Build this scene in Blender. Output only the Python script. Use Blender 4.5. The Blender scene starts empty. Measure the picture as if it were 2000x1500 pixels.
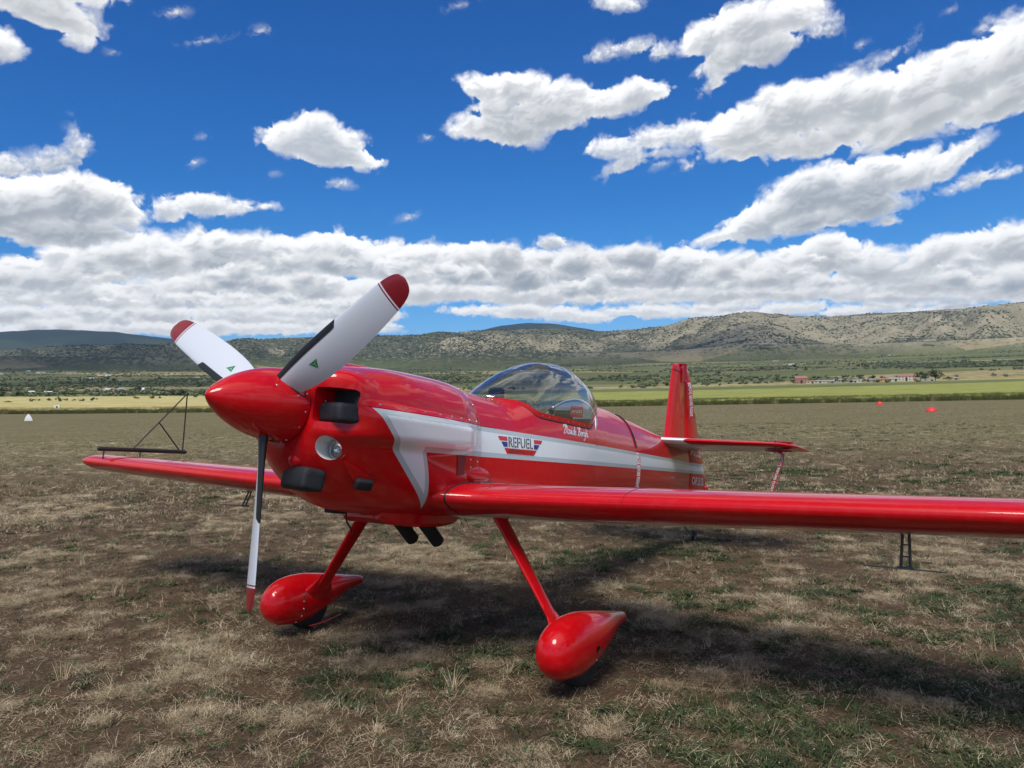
import bpy, bmesh, math, random
import numpy as np
from mathutils import Vector, Matrix, Euler
from mathutils.bvhtree import BVHTree
from mathutils.geometry import tessellate_polygon

R = math.radians
S = bpy.context.scene
COL = S.collection

# ------------------------------------------------------------------ camera
cam_d = bpy.data.cameras.new("camera")
cam = bpy.data.objects.new("camera", cam_d)
COL.objects.link(cam)
S.camera = cam
EYE = 1.585173
PIT, ROL = 0.018799, -0.018608
xh = Vector((1, 0, 0)); up = Vector((0, -math.sin(PIT), math.cos(PIT))); fw = Vector((0, math.cos(PIT), math.sin(PIT)))
cr = xh * math.cos(ROL) + up * math.sin(ROL)
cu = up * math.cos(ROL) - xh * math.sin(ROL)
m = Matrix((cr, cu, -fw)).transposed().to_4x4()
m.translation = Vector((0, 0, EYE))
cam.matrix_world = m
cam_d.sensor_width = 36.0
cam_d.lens = 1549.4736 / 2000 * 36
cam_d.clip_start = 0.05
cam_d.clip_end = 60000

S.view_settings.view_transform = 'Standard'
S.view_settings.look = 'None'
S.view_settings.exposure = 0.10
S.view_settings.gamma = 1.0
S.view_settings.use_curve_mapping = False

# ------------------------------------------------------------------ sun
SUN_EL, SUN_AZ = R(57), R(196)       # azimuth measured from +Y towards +X: behind and to the right of the viewer
sd = bpy.data.lights.new("sun", 'SUN')
sd.energy = 3.1
sd.angle = R(22.0)
sd.color = (1.0, 0.945, 0.85)
sun = bpy.data.objects.new("sun", sd)
COL.objects.link(sun)
sdir = Vector((math.sin(SUN_AZ) * math.cos(SUN_EL), math.cos(SUN_AZ) * math.cos(SUN_EL), math.sin(SUN_EL)))
sun.rotation_euler = sdir.to_track_quat('Z', 'Y').to_euler()
sun.location = sdir * 50
HAZE = 5.2e-5
# ------------------------------------------------------------------ sky: cumulus computed into an image, over the Nishita sky
AZ0,AZ1,EL0,EL1,PPD=-52.0,52.0,-3.0,41.0,20
def _grad(rs,n=256):
    a=rs.rand(n,n)*2*np.pi
    return np.stack([np.cos(a),np.sin(a)],-1).astype(np.float32)
def perlin(x,y,g):
    n=g.shape[0]
    xi=np.floor(x).astype(np.int32);yi=np.floor(y).astype(np.int32)
    fx=(x-xi).astype(np.float32);fy=(y-yi).astype(np.float32)
    u=fx*fx*fx*(fx*(fx*6-15)+10);v=fy*fy*fy*(fy*(fy*6-15)+10)
    x0=xi%n;x1=(xi+1)%n;y0=yi%n;y1=(yi+1)%n
    def d(a,b,p,q):
        G=g[a,b];return G[...,0]*p+G[...,1]*q
    return (d(x0,y0,fx,fy)*(1-u)+d(x1,y0,fx-1,fy)*u)*(1-v)+(d(x0,y1,fx,fy-1)*(1-u)+d(x1,y1,fx-1,fy-1)*u)*v
def fbm(x,y,g,octv=6,gain=.5,billow=False):
    s=0;a=1.;t=0
    for k in range(octv):
        p=perlin(x*2**k+17.3*k,y*2**k-9.1*k,g)
        if billow: p=np.abs(p)*2-.35
        s=s+a*p;t+=a;a*=gain
    return s/t
def blur(a,r):
    r=max(1,int(r));k=np.exp(-.5*(np.arange(-3*r,3*r+1)/r)**2);k/=k.sum()
    def ax0(b):
        n=b.shape[0];h=len(k)//2;p=np.pad(b,((h,h),(0,0)),mode='edge')
        L=1<<int(np.ceil(np.log2(p.shape[0]+len(k))))
        return np.fft.irfft(np.fft.rfft(p,L,axis=0)*np.fft.rfft(k,L)[:,None],L,axis=0)[2*h:2*h+n]
    return ax0(ax0(a).T).T
def ss(a,b,x):
    t=np.clip((x-a)/(b-a),0,1);return t*t*(3-2*t)
# layers: (kind params) each ellipse az,el,rx,ry,rot deg ; far to near
def render_layer(img,AZ,EL,g,ells,seed,nscale,amp,soft,grey,wisp=0,lit=1.0,dark=3.4):
    """composite one cloud layer over img"""
    pad=2.5
    a0=min(e[0]-e[2]-e[3] for e in ells)-pad;a1=max(e[0]+e[2]+e[3] for e in ells)+pad
    e0=min(e[1]-e[3]-e[2]*abs(np.sin(np.radians(e[4]))) for e in ells)-pad;e1=max(e[1]+e[3]+e[2]*abs(np.sin(np.radians(e[4]))) for e in ells)+pad
    H,Wd=AZ.shape
    i0=max(0,int((EL1-e1)*PPD));i1=min(H,int((EL1-e0)*PPD));j0=max(0,int((a0-AZ0)*PPD));j1=min(Wd,int((a1-AZ0)*PPD))
    if i1-i0<4 or j1-j0<4: return
    X=AZ[i0:i1,j0:j1];Y=EL[i0:i1,j0:j1]
    ox=seed*13.7;oy=seed*7.9
    xs=X/nscale+ox;ys=Y/nscale*1.15+oy
    wx=perlin(xs*.9,ys*.9+50,g)*.55;wy=perlin(xs*.9+31,ys*.9,g)*.55
    n=fbm(xs+wx,ys+wy,g,3,.55)*1.4
    bil=fbm(xs*1.6+wx,ys*1.6+wy,g,5,.58,True)
    fine=fbm(xs*5,ys*5,g,4,.6)
    F=np.full(X.shape,-9.,np.float32)
    for (a,e,rx,ry,rot) in ells:
        c,s=np.cos(np.radians(rot)),np.sin(np.radians(rot))
        dx=(X-a)*c+(Y-e)*s;dy=-(X-a)*s+(Y-e)*c
        q=np.where(dy<0,dy*1.25,dy)
        d=(1-np.sqrt((dx/rx)**2+(q/ry)**2))*min(rx,ry*1.6)
        k=.25*ry+.05
        h=np.clip(.5+.5*(d-F)/k,0,1)
        F=F*(1-h)+d*h+k*h*(1-h)
    F=F/nscale
    D=F*1.5+.06+amp*(n*.75+bil*.75+fine*.16*(1+wisp*3))
    fray=ss(-.35,.45,n+fine*.6)              # some edges crisp, some frayed
    so=soft*(.8+3.2*fray)
    alpha=ss(-so*.35,so*1.1,D+fine*.10*fray)
    if wisp: alpha=alpha*(1-.55*wisp*ss(-.3,.5,fine+n*.5))
    T=np.clip(D+.02,0,1.1)
    step=.10*nscale;od=np.zeros_like(T)
    for k in range(1,19):
        dy=int(round(step*k*PPD));dx=int(round(step*k*PPD*.10));wgt=.95**k
        if dy>=T.shape[0]: break
        sh=np.zeros_like(T);sh[dy:]=T[:-dy]
        if dx: sh=np.roll(sh,dx,1)
        od+=sh*wgt
    od=blur(od,1.2)*.10
    hb=np.sqrt(np.clip(T,0,2)+.03)*1.5+bil*1.0+n*.5+.05*fine
    gy,gx=np.gradient(blur(hb,1.6)*.75+blur(hb,5)*1.2)
    rel=np.tanh((gy*.9+gx*.28)*PPD*nscale*.5)
    thick=1-np.exp(-2.6*np.clip(D,0,3))
    shade=np.exp(-od*dark)
    b=.10+.92*shade+.24*rel*(.35+.65*shade)+.05*bil
    b=1-(1-b)*(.25+.75*thick)
    b=np.clip(b,0,1.08)
    white=np.array([1.04,1.045,1.05])*lit;gr=np.array(grey)
    col=gr+(white-gr)*b[...,None]
    img[i0:i1,j0:j1,:3]=img[i0:i1,j0:j1,:3]*(1-alpha[...,None])+col*alpha[...,None]
    img[i0:i1,j0:j1,3]=img[i0:i1,j0:j1,3]*(1-alpha)+alpha
def make_sky(layers,seed=5):
    rs=np.random.RandomState(seed);g=_grad(rs)
    W=int((AZ1-AZ0)*PPD);H=int((EL1-EL0)*PPD)
    az=AZ0+(np.arange(W)+.5)/PPD;el=EL1-(np.arange(H)+.5)/PPD
    AZ,EL=np.meshgrid(az,el);AZ=AZ.astype(np.float32);EL=EL.astype(np.float32)
    img=np.zeros((H,W,4),np.float32)
    for L in layers: render_layer(img,AZ,EL,g,*L)
    return img
CLOUDS=[
([(-36.58,4.93,1.27,0.43,0.0),(-35.16,5.0,1.2,0.44,0.0),(-33.82,4.73,2.31,0.55,0.0),(-31.2,4.93,1.42,0.43,0.0),(-29.61,5.17,1.39,0.42,0.0),(-28.07,4.89,2.62,0.59,0.0),(-25.1,5.25,2.55,0.46,0.0),(-22.23,5.05,2.36,0.64,0.0),(-19.58,5.4,2.91,0.57,0.0),(-16.32,5.23,2.62,0.45,0.0),(-13.39,5.45,2.31,0.69,0.0),(-10.83,5.22,3.13,0.5,0.0)],21,1.7,0.75,0.14,(0.42,0.47,0.53),0,0.97),
([(-36.57,5.38,2.15,0.91,0.0),(-34.14,5.52,2.2,0.73,0.0),(-31.65,5.65,1.96,0.64,0.0),(-29.44,5.56,1.6,0.6,0.0),(-27.66,5.71,1.24,0.72,0.0),(-26.28,5.82,2.07,0.76,0.0),(-23.96,6.01,2.93,0.81,0.0),(-20.66,5.88,1.66,0.76,0.0),(-18.81,5.85,1.98,0.79,0.0),(-16.61,5.8,2.4,0.69,0.0),(-13.92,6.16,1.51,1.04,0.0),(-12.24,6.17,2.61,0.82,0.0),(-9.34,6.06,1.79,0.68,0.0)],22,1.7,0.75,0.14,(0.36,0.39,0.43),0,0.97),
([(-36.58,4.45,1.87,0.65,0.0),(-34.46,4.49,2.03,0.39,0.0),(-32.18,4.56,1.48,0.63,0.0),(-30.52,4.61,1.72,0.6,0.0),(-28.59,4.95,2.43,0.47,0.0),(-25.85,5.09,1.93,0.54,0.0),(-23.68,5.04,2.88,0.43,0.0),(-20.43,5.17,1.38,0.7,0.0),(-18.9,5.13,1.99,0.47,0.0),(-16.69,5.09,3.19,0.52,0.0),(-13.11,5.29,1.52,0.51,0.0)],29,1.7,0.75,0.14,(0.42,0.47,0.53),0,0.97),
([(-2.12,6.38,2.85,0.4,0.0),(1.02,6.28,2.48,0.69,0.0),(3.74,6.07,1.72,0.62,0.0),(5.63,5.78,2.29,0.53,0.0),(8.14,6.0,1.93,0.39,0.0),(10.26,6.01,2.26,0.64,0.0),(12.73,5.78,3.02,0.39,0.0)],23,1.7,0.75,0.14,(0.42,0.47,0.53),0,0.97),
([(13.9,6.08,1.88,0.35,0.0),(15.94,5.67,1.8,0.33,0.0),(17.91,5.55,1.44,0.42,0.0),(19.48,5.72,3.11,0.5,0.0),(22.82,5.34,2.39,0.45,0.0),(25.41,5.51,2.03,0.32,0.0),(27.59,4.99,2.56,0.47,0.0),(30.34,4.91,1.61,0.43,0.0),(32.08,4.72,2.0,0.37,0.0),(34.23,4.61,1.92,0.31,0.0),(36.29,4.34,2.18,0.26,0.0)],28,1.7,0.75,0.14,(0.42,0.47,0.53),0,0.97),
([(-36.57,6.5,2.83,1.2,0.0),(-33.64,6.7,1.61,0.99,0.0),(-32.0,6.92,3.15,0.97,0.0),(-28.74,7.1,2.0,1.25,0.0),(-26.71,7.01,3.1,1.1,0.0),(-23.52,7.14,1.88,1.03,0.0),(-21.62,7.69,3.6,1.45,0.0),(-17.93,7.32,3.59,1.35,0.0),(-14.26,7.81,3.92,1.44,0.0),(-10.28,7.41,2.86,1.52,0.0),(-7.39,7.65,3.21,1.11,0.0)],24,2.2,0.8,0.14,(0.36,0.39,0.43),0,0.98),
([(-6.52,7.73,2.27,1.01,0.0),(-4.24,7.71,4.12,0.87,0.0),(-0.1,7.59,3.03,1.03,0.0),(2.92,7.49,2.24,1.15,0.0),(5.16,7.56,2.39,0.97,0.0),(7.55,7.58,3.9,0.9,0.0),(11.4,7.15,3.17,0.84,0.0),(14.55,7.14,2.32,1.14,0.0),(16.84,7.1,3.08,1.12,0.0),(19.87,7.07,3.49,1.11,0.0),(23.29,6.75,2.24,1.07,0.0),(25.49,6.39,2.58,0.8,0.0),(28.01,6.44,3.25,0.78,0.0),(31.16,6.12,2.43,0.89,0.0),(33.53,5.77,2.94,0.69,0.0),(36.37,5.57,1.89,0.82,0.0)],25,2.2,0.8,0.16,(0.36,0.39,0.43),0,0.93),
([(-17.47,6.41,0.62,0.3,0.0),(-15.88,6.51,0.8,0.28,0.0),(-17.32,6.39,0.68,0.33,0.0),(-17.34,6.4,0.85,0.28,0.0)],200,1.3,0.85,0.3,(0.42,0.47,0.53),0.2,0.9391806149040666,3.5),
([(-29.49,5.9,1.47,0.62,0.0),(-28.3,5.99,1.86,0.45,0.0),(-27.57,5.89,1.82,0.41,0.0),(-28.2,5.79,1.21,0.52,0.0)],201,1.3,0.85,0.3,(0.36,0.39,0.43),0.2,0.9300580143058929,3.5),
([(-32.63,7.23,1.53,0.68,0.0),(-35.12,7.14,1.17,0.53,0.0),(-32.22,7.27,1.7,0.39,0.0),(-33.31,7.23,1.45,0.56,0.0)],202,1.3,0.85,0.3,(0.27,0.32,0.38),0.2,0.9302865064537337,3.5),
([(-9.25,6.77,1.12,0.39,0.0),(-11.54,6.79,1.79,0.6,0.0),(-11.25,6.88,1.62,0.4,0.0),(-11.2,7.02,0.98,0.48,0.0)],203,1.3,0.85,0.3,(0.27,0.32,0.38),0.2,0.9561134573927224,3.5),
([(-15.32,6.81,1.0,0.5,0.0),(-13.38,6.89,1.29,0.49,0.0),(-12.97,6.84,1.17,0.38,0.0),(-13.46,6.99,1.4,0.27,0.0)],204,1.3,0.85,0.3,(0.36,0.39,0.43),0.2,0.9947928317240511,3.5),
([(-30.69,5.15,0.87,0.45,0.0),(-31.96,5.38,0.67,0.38,0.0),(-32.07,5.38,1.43,0.38,0.0),(-29.55,5.27,1.29,0.5,0.0)],205,1.3,0.85,0.3,(0.36,0.39,0.43),0.2,0.9878480938890348,3.5),
([(-15.89,6.3,1.35,0.39,0.0),(-15.39,6.33,0.91,0.39,0.0),(-15.26,6.41,1.24,0.56,0.0),(-15.32,6.39,1.24,0.48,0.0)],206,1.3,0.85,0.3,(0.36,0.39,0.43),0.2,0.9278600319300979,3.5),
([(-19.79,7.17,1.51,0.35,0.0),(-19.17,7.22,1.84,0.54,0.0),(-16.3,7.12,1.7,0.67,0.0),(-17.2,7.02,1.25,0.42,0.0)],207,1.3,0.85,0.3,(0.27,0.32,0.38),0.2,0.9587227003186601,3.5),
([(-32.81,5.64,1.57,0.55,0.0),(-33.8,5.6,0.96,0.63,0.0),(-31.47,5.8,1.62,0.56,0.0),(-32.69,5.59,1.57,0.65,0.0)],208,1.3,0.85,0.3,(0.36,0.39,0.43),0.2,0.9658337883469285,3.5),
([(-15.64,6.23,0.8,0.5,0.0),(-17.4,6.14,1.24,0.36,0.0),(-18.45,6.29,1.39,0.55,0.0),(-16.69,6.3,1.59,0.53,0.0)],209,1.3,0.85,0.3,(0.27,0.32,0.38),0.2,0.983888907731251,3.5),
([(-31.87,6.68,0.97,0.2,0.0),(-32.43,6.86,0.57,0.34,0.0),(-33.18,6.59,0.88,0.32,0.0),(-33.06,6.84,0.69,0.21,0.0)],210,1.3,0.85,0.3,(0.27,0.32,0.38),0.2,0.9862735707379345,3.5),
([(-26.94,5.71,0.93,0.34,0.0),(-26.23,5.57,1.04,0.59,0.0),(-28.07,5.62,1.54,0.44,0.0),(-27.26,5.76,1.25,0.34,0.0)],211,1.3,0.85,0.3,(0.42,0.47,0.53),0.2,0.96089018157657,3.5),
([(-18.74,5.88,1.49,0.5,0.0),(-17.26,5.9,1.01,0.38,0.0),(-17.49,5.95,1.38,0.31,0.0),(-17.76,6.15,0.85,0.47,0.0)],212,1.3,0.85,0.3,(0.36,0.39,0.43),0.2,0.911400405911759,3.5),
([(-8.93,7.05,0.87,0.57,0.0),(-10.82,7.11,0.81,0.54,0.0),(-10.81,7.29,0.82,0.41,0.0),(-10.24,7.02,1.38,0.42,0.0)],213,1.3,0.85,0.3,(0.36,0.39,0.43),0.2,0.917187471505573,3.5),
([(-28.93,4.73,0.88,0.7,0.0),(-28.84,4.83,1.7,0.4,0.0),(-30.89,4.94,1.27,0.55,0.0),(-29.51,4.91,1.57,0.67,0.0)],214,1.3,0.85,0.3,(0.36,0.39,0.43),0.2,0.9181231298691892,3.5),
([(-25.28,6.75,1.01,0.32,0.0),(-26.18,6.99,0.69,0.46,0.0),(-27.11,6.81,0.54,0.26,0.0),(-26.82,6.77,0.75,0.35,0.0)],215,1.3,0.85,0.3,(0.36,0.39,0.43),0.2,0.9950665058987087,3.5),
([(-13.31,5.54,0.72,0.2,0.0),(-14.06,5.6,0.96,0.38,0.0),(-14.01,5.68,0.7,0.32,0.0),(-15.64,5.72,0.59,0.33,0.0)],216,1.3,0.85,0.3,(0.36,0.39,0.43),0.2,0.9181101514660207,3.5),
([(-18.84,6.32,1.15,0.55,0.0),(-21.0,6.27,0.89,0.39,0.0),(-19.92,6.2,1.32,0.35,0.0),(-20.25,6.07,1.23,0.59,0.0)],217,1.3,0.85,0.3,(0.42,0.47,0.53),0.2,0.9258006145036418,3.5),
([(-27.26,6.01,0.78,0.4,0.0),(-28.03,5.97,1.08,0.54,0.0),(-27.96,6.03,1.08,0.29,0.0),(-25.82,6.05,0.71,0.54,0.0)],218,1.3,0.85,0.3,(0.27,0.32,0.38),0.2,0.9149209034024315,3.5),
([(-29.67,5.86,0.84,0.37,0.0),(-30.49,5.68,0.5,0.24,0.0),(-29.58,5.94,0.67,0.33,0.0),(-29.59,5.84,0.59,0.35,0.0)],219,1.3,0.85,0.3,(0.42,0.47,0.53),0.2,0.9788905493265805,3.5),
([(-34.6,6.83,1.14,0.49,0.0),(-34.95,6.83,1.26,0.55,0.0),(-33.62,6.77,0.67,0.43,0.0),(-34.17,6.85,0.76,0.48,0.0)],220,1.3,0.85,0.3,(0.36,0.39,0.43),0.2,0.9689788610206393,3.5),
([(-33.71,6.06,0.5,0.22,0.0),(-33.4,6.13,0.41,0.27,0.0),(-33.77,6.0,0.42,0.29,0.0),(-32.92,6.2,0.5,0.22,0.0)],221,1.3,0.85,0.3,(0.36,0.39,0.43),0.2,0.9524748298246415,3.5),
([(-22.95,7.12,1.31,0.47,0.0),(-21.46,7.14,0.92,0.6,0.0),(-21.08,7.09,1.62,0.44,0.0),(-22.37,7.2,1.01,0.39,0.0)],222,1.3,0.85,0.3,(0.42,0.47,0.53),0.2,0.9705798977681112,3.5),
([(-20.9,6.18,0.59,0.27,0.0),(-20.81,6.02,0.65,0.31,0.0),(-20.6,6.13,0.87,0.23,0.0),(-20.69,5.94,0.98,0.26,0.0)],223,1.3,0.85,0.3,(0.36,0.39,0.43),0.2,0.9372886433952886,3.5),
([(-17.13,6.86,1.28,0.42,0.0),(-20.6,6.87,1.13,0.43,0.0),(-20.15,6.71,0.8,0.38,0.0),(-19.35,6.79,1.6,0.35,0.0)],224,1.3,0.85,0.3,(0.42,0.47,0.53),0.2,0.9363603793804631,3.5),
([(-14.16,6.32,1.36,0.39,0.0),(-17.14,6.3,0.87,0.29,0.0),(-16.45,6.4,1.09,0.49,0.0),(-14.79,6.15,0.99,0.47,0.0)],225,1.3,0.85,0.3,(0.42,0.47,0.53),0.2,0.9896815075827257,3.5),
([(25.08,5.61,0.59,0.31,0.0),(26.69,5.55,0.67,0.39,0.0),(24.51,5.68,0.62,0.32,0.0),(25.46,5.5,1.07,0.35,0.0)],230,1.3,0.85,0.35,(0.27,0.32,0.38),0.3,0.8603000411040403,3.5),
([(15.74,6.07,1.26,0.26,0.0),(17.09,6.15,1.13,0.4,0.0),(15.88,5.95,0.83,0.26,0.0),(15.55,6.13,1.16,0.36,0.0)],231,1.3,0.85,0.35,(0.27,0.32,0.38),0.3,0.9472482610295404,3.5),
([(16.18,6.46,0.75,0.28,0.0),(16.95,6.22,1.03,0.18,0.0),(16.9,6.41,0.81,0.29,0.0),(17.1,6.36,0.96,0.25,0.0)],232,1.3,0.85,0.35,(0.27,0.32,0.38),0.3,0.9356853094915406,3.5),
([(10.13,7.64,1.93,0.63,0.0),(9.18,7.63,1.03,0.37,0.0),(8.54,7.5,1.73,0.42,0.0),(10.26,7.67,1.69,0.4,0.0)],233,1.3,0.85,0.35,(0.36,0.39,0.43),0.3,0.9339003793991741,3.5),
([(17.38,7.0,1.31,0.51,0.0),(15.55,6.96,2.15,0.61,0.0),(18.35,6.85,1.29,0.39,0.0),(19.7,6.67,1.03,0.64,0.0)],234,1.3,0.85,0.35,(0.36,0.39,0.43),0.3,0.8627559100710822,3.5),
([(4.93,6.91,1.22,0.45,0.0),(7.56,6.87,1.37,0.41,0.0),(6.15,6.88,1.45,0.27,0.0),(5.19,7.15,1.07,0.45,0.0)],235,1.3,0.85,0.35,(0.27,0.32,0.38),0.3,0.8919214164024238,3.5),
([(15.65,6.03,1.14,0.31,0.0),(15.1,6.03,1.25,0.44,0.0),(15.15,6.1,1.1,0.29,0.0),(15.91,6.05,1.3,0.41,0.0)],236,1.3,0.85,0.35,(0.36,0.39,0.43),0.3,0.911585042031307,3.5),
([(21.41,6.85,1.24,0.37,0.0),(21.05,6.86,1.49,0.44,0.0),(22.68,6.53,1.08,0.61,0.0),(21.6,6.77,1.91,0.34,0.0)],237,1.3,0.85,0.35,(0.42,0.47,0.53),0.3,0.8798757033486602,3.5),
([(28.9,5.29,1.24,0.48,0.0),(28.16,5.57,1.41,0.31,0.0),(28.93,5.29,0.79,0.4,0.0),(29.6,5.44,1.11,0.47,0.0)],238,1.3,0.85,0.35,(0.27,0.32,0.38),0.3,0.8965061833506105,3.5),
([(29.61,5.7,0.95,0.36,0.0),(28.56,5.92,0.57,0.33,0.0),(29.2,5.66,1.05,0.3,0.0),(28.56,5.69,0.55,0.28,0.0)],239,1.3,0.85,0.35,(0.27,0.32,0.38),0.3,0.8509370327456297,3.5),
([(10.01,7.51,1.06,0.25,0.0),(7.79,7.75,1.11,0.29,0.0),(9.44,7.61,0.99,0.32,0.0),(7.74,7.61,1.29,0.38,0.0)],240,1.3,0.85,0.35,(0.27,0.32,0.38),0.3,0.8610291332906284,3.5),
([(28.02,6.34,1.16,0.27,0.0),(27.41,6.41,0.91,0.33,0.0),(28.29,6.45,1.01,0.33,0.0),(27.64,6.47,1.33,0.42,0.0)],241,1.3,0.85,0.35,(0.27,0.32,0.38),0.3,0.9206669175031665,3.5),
([(32.79,5.31,0.58,0.26,0.0),(33.62,5.28,0.55,0.3,0.0),(33.14,5.35,1.0,0.34,0.0),(32.94,5.48,0.92,0.29,0.0)],242,1.3,0.85,0.35,(0.42,0.47,0.53),0.3,0.8949275506909836,3.5),
([(33.13,4.9,0.61,0.23,0.0),(33.76,4.69,0.61,0.24,0.0),(33.88,4.89,0.57,0.22,0.0),(34.32,4.88,0.3,0.17,0.0)],243,1.3,0.85,0.35,(0.42,0.47,0.53),0.3,0.8686832661373719,3.5),
([(11.31,6.67,0.67,0.21,0.0),(10.37,6.69,0.79,0.33,0.0),(11.61,6.7,0.82,0.31,0.0),(10.58,6.56,0.96,0.28,0.0)],244,1.3,0.85,0.35,(0.36,0.39,0.43),0.3,0.8714135205964352,3.5),
([(10.47,7.15,1.5,0.56,0.0),(11.54,7.18,1.5,0.5,0.0),(12.39,7.11,1.36,0.52,0.0),(10.03,7.24,1.47,0.41,0.0)],245,1.3,0.85,0.35,(0.42,0.47,0.53),0.3,0.8555860371457387,3.5),
([(5.19,7.07,0.96,0.21,0.0),(5.56,7.32,0.88,0.2,0.0),(5.5,7.28,0.64,0.19,0.0),(6.53,7.19,0.59,0.24,0.0)],246,1.3,0.85,0.35,(0.27,0.32,0.38),0.3,0.8944406268383697,3.5),
([(1.06,7.52,1.22,0.58,0.0),(0.76,7.49,1.33,0.34,0.0),(1.88,7.52,1.21,0.46,0.0),(2.76,7.46,1.29,0.48,0.0)],247,1.3,0.85,0.35,(0.42,0.47,0.53),0.3,0.8604253674581704,3.5),
([(27.26,6.0,1.77,0.47,0.0),(27.29,6.04,1.64,0.38,0.0),(24.72,6.22,1.81,0.39,0.0),(25.7,6.21,1.15,0.63,0.0)],248,1.3,0.85,0.35,(0.36,0.39,0.43),0.3,0.9059357986406202,3.5),
([(9.59,6.88,1.07,0.37,0.0),(8.99,6.94,1.26,0.24,0.0),(8.98,6.96,1.13,0.33,0.0),(10.41,6.81,1.03,0.26,0.0)],249,1.3,0.85,0.35,(0.36,0.39,0.43),0.3,0.8550262813487495,3.5),
([(-34.35,7.72,3.03,1.36,0.0),(-31.21,8.08,3.26,1.25,0.0),(-27.84,8.92,3.19,1.45,0.0),(-24.24,9.62,3.39,1.65,0.0),(-20.43,9.97,3.26,1.76,0.0),(-16.43,9.95,3.75,1.66,0.0),(-12.6,10.23,3.88,1.76,0.0),(-8.67,9.75,3.62,1.61,0.0)],26,2.6,0.8,0.14,(0.27,0.32,0.38),0,1.0),
([(-6.12,9.58,3.3,1.73,0.0),(-2.44,9.56,3.33,1.81,0.0),(1.27,9.21,3.52,1.52,0.0),(4.96,9.04,3.49,1.52,0.0),(8.62,8.97,3.44,1.72,0.0),(12.2,8.81,3.36,1.7,0.0),(15.68,8.37,3.26,1.47,0.0),(19.06,8.32,2.98,1.44,0.0)],27,2.4,0.8,0.14,(0.27,0.32,0.38),0,0.99),
([(20.07,9.11,1.96,1.02,0.0),(22.01,9.12,2.55,1.54,0.0),(24.5,8.08,2.15,1.49,0.0),(26.6,7.41,1.78,0.98,0.0),(28.37,8.38,2.01,1.41,0.0),(30.35,8.49,2.21,1.5,0.0),(32.52,8.41,2.37,1.71,0.0),(35.57,8.05,2.95,1.77,0.0),(28.9,6.73,4.54,0.9,0.0),(34.27,6.09,4.05,0.85,0.0)],31,2.2,0.8,0.14,(0.36,0.39,0.43),0,1.0),
([(-25.73,7.51,0.49,0.4,0.0),(-26.21,7.64,0.64,0.27,0.0),(-25.08,7.78,0.91,0.38,0.0),(-24.95,7.68,0.44,0.24,0.0)],260,1.6,0.8,0.3,(0.27,0.32,0.38),0.1,0.9466042598025641,5.0),
([(22.16,7.31,0.66,0.54,0.0),(22.84,7.32,1.2,0.37,0.0),(21.27,7.47,1.05,0.65,0.0),(21.5,7.41,1.02,0.59,0.0)],261,1.6,0.8,0.3,(0.27,0.32,0.38),0.1,0.8967215260829564,5.0),
([(6.12,8.26,1.05,0.67,0.0),(6.32,7.66,1.0,0.57,0.0),(5.8,7.78,1.52,0.75,0.0),(4.46,7.71,1.63,0.81,0.0)],262,1.6,0.8,0.3,(0.27,0.32,0.38),0.1,0.9606266678295466,5.0),
([(-29.4,8.72,0.54,0.4,0.0),(-30.25,8.31,0.5,0.32,0.0),(-29.01,8.72,0.58,0.46,0.0),(-29.42,8.35,0.87,0.5,0.0)],263,1.6,0.8,0.3,(0.36,0.39,0.43),0.1,0.9224842576629199,5.0),
([(34.39,6.05,0.72,0.51,0.0),(33.07,6.31,0.96,0.63,0.0),(32.55,6.36,1.31,0.48,0.0),(34.13,6.53,0.96,0.68,0.0)],264,1.6,0.8,0.3,(0.27,0.32,0.38),0.1,0.9233035613169752,5.0),
([(32.12,6.99,0.77,0.54,0.0),(33.6,7.06,1.2,0.75,0.0),(32.54,7.09,1.11,0.74,0.0),(33.89,7.17,1.4,0.84,0.0)],265,1.6,0.8,0.3,(0.36,0.39,0.43),0.1,0.8987562394337292,5.0),
([(-21.31,8.2,0.48,0.48,0.0),(-22.8,7.75,0.74,0.35,0.0),(-21.65,8.12,1.01,0.27,0.0),(-22.27,8.21,0.94,0.34,0.0)],266,1.6,0.8,0.3,(0.27,0.32,0.38),0.1,0.9615818272273242,5.0),
([(-25.82,9.61,1.32,0.9,0.0),(-26.01,9.57,0.96,0.65,0.0),(-23.52,9.49,1.61,1.01,0.0),(-26.73,9.55,1.57,0.7,0.0)],267,1.6,0.8,0.3,(0.36,0.39,0.43),0.1,0.9522364790438127,5.0),
([(-7.59,8.19,0.7,0.49,0.0),(-7.89,7.91,1.17,0.68,0.0),(-9.73,7.84,0.66,0.52,0.0),(-8.68,7.93,1.14,0.49,0.0)],268,1.6,0.8,0.3,(0.27,0.32,0.38),0.1,0.9161593786482651,5.0),
([(2.42,9.85,1.25,0.4,0.0),(3.01,9.99,1.08,0.56,0.0),(2.75,9.5,0.62,0.36,0.0),(2.47,9.53,0.68,0.56,0.0)],269,1.6,0.8,0.3,(0.36,0.39,0.43),0.1,0.965315182282299,5.0),
([(-4.48,9.05,1.02,0.53,0.0),(-6.19,8.81,0.73,0.4,0.0),(-4.95,8.55,0.94,0.4,0.0),(-3.89,8.78,1.03,0.55,0.0)],270,1.6,0.8,0.3,(0.27,0.32,0.38),0.1,0.9071294375882965,5.0),
([(6.93,9.31,1.07,0.37,0.0),(8.2,8.89,1.09,0.35,0.0),(7.96,8.77,1.03,0.44,0.0),(8.56,8.72,1.17,0.46,0.0)],271,1.6,0.8,0.3,(0.36,0.39,0.43),0.1,0.9123033877683091,5.0),
([(-2.74,8.85,1.28,0.74,0.0),(0.81,8.74,2.34,1.06,0.0),(-3.18,8.67,2.05,0.61,0.0),(1.03,8.36,1.85,1.01,0.0)],272,1.6,0.8,0.3,(0.27,0.32,0.38),0.1,0.8973996738892804,5.0),
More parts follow.
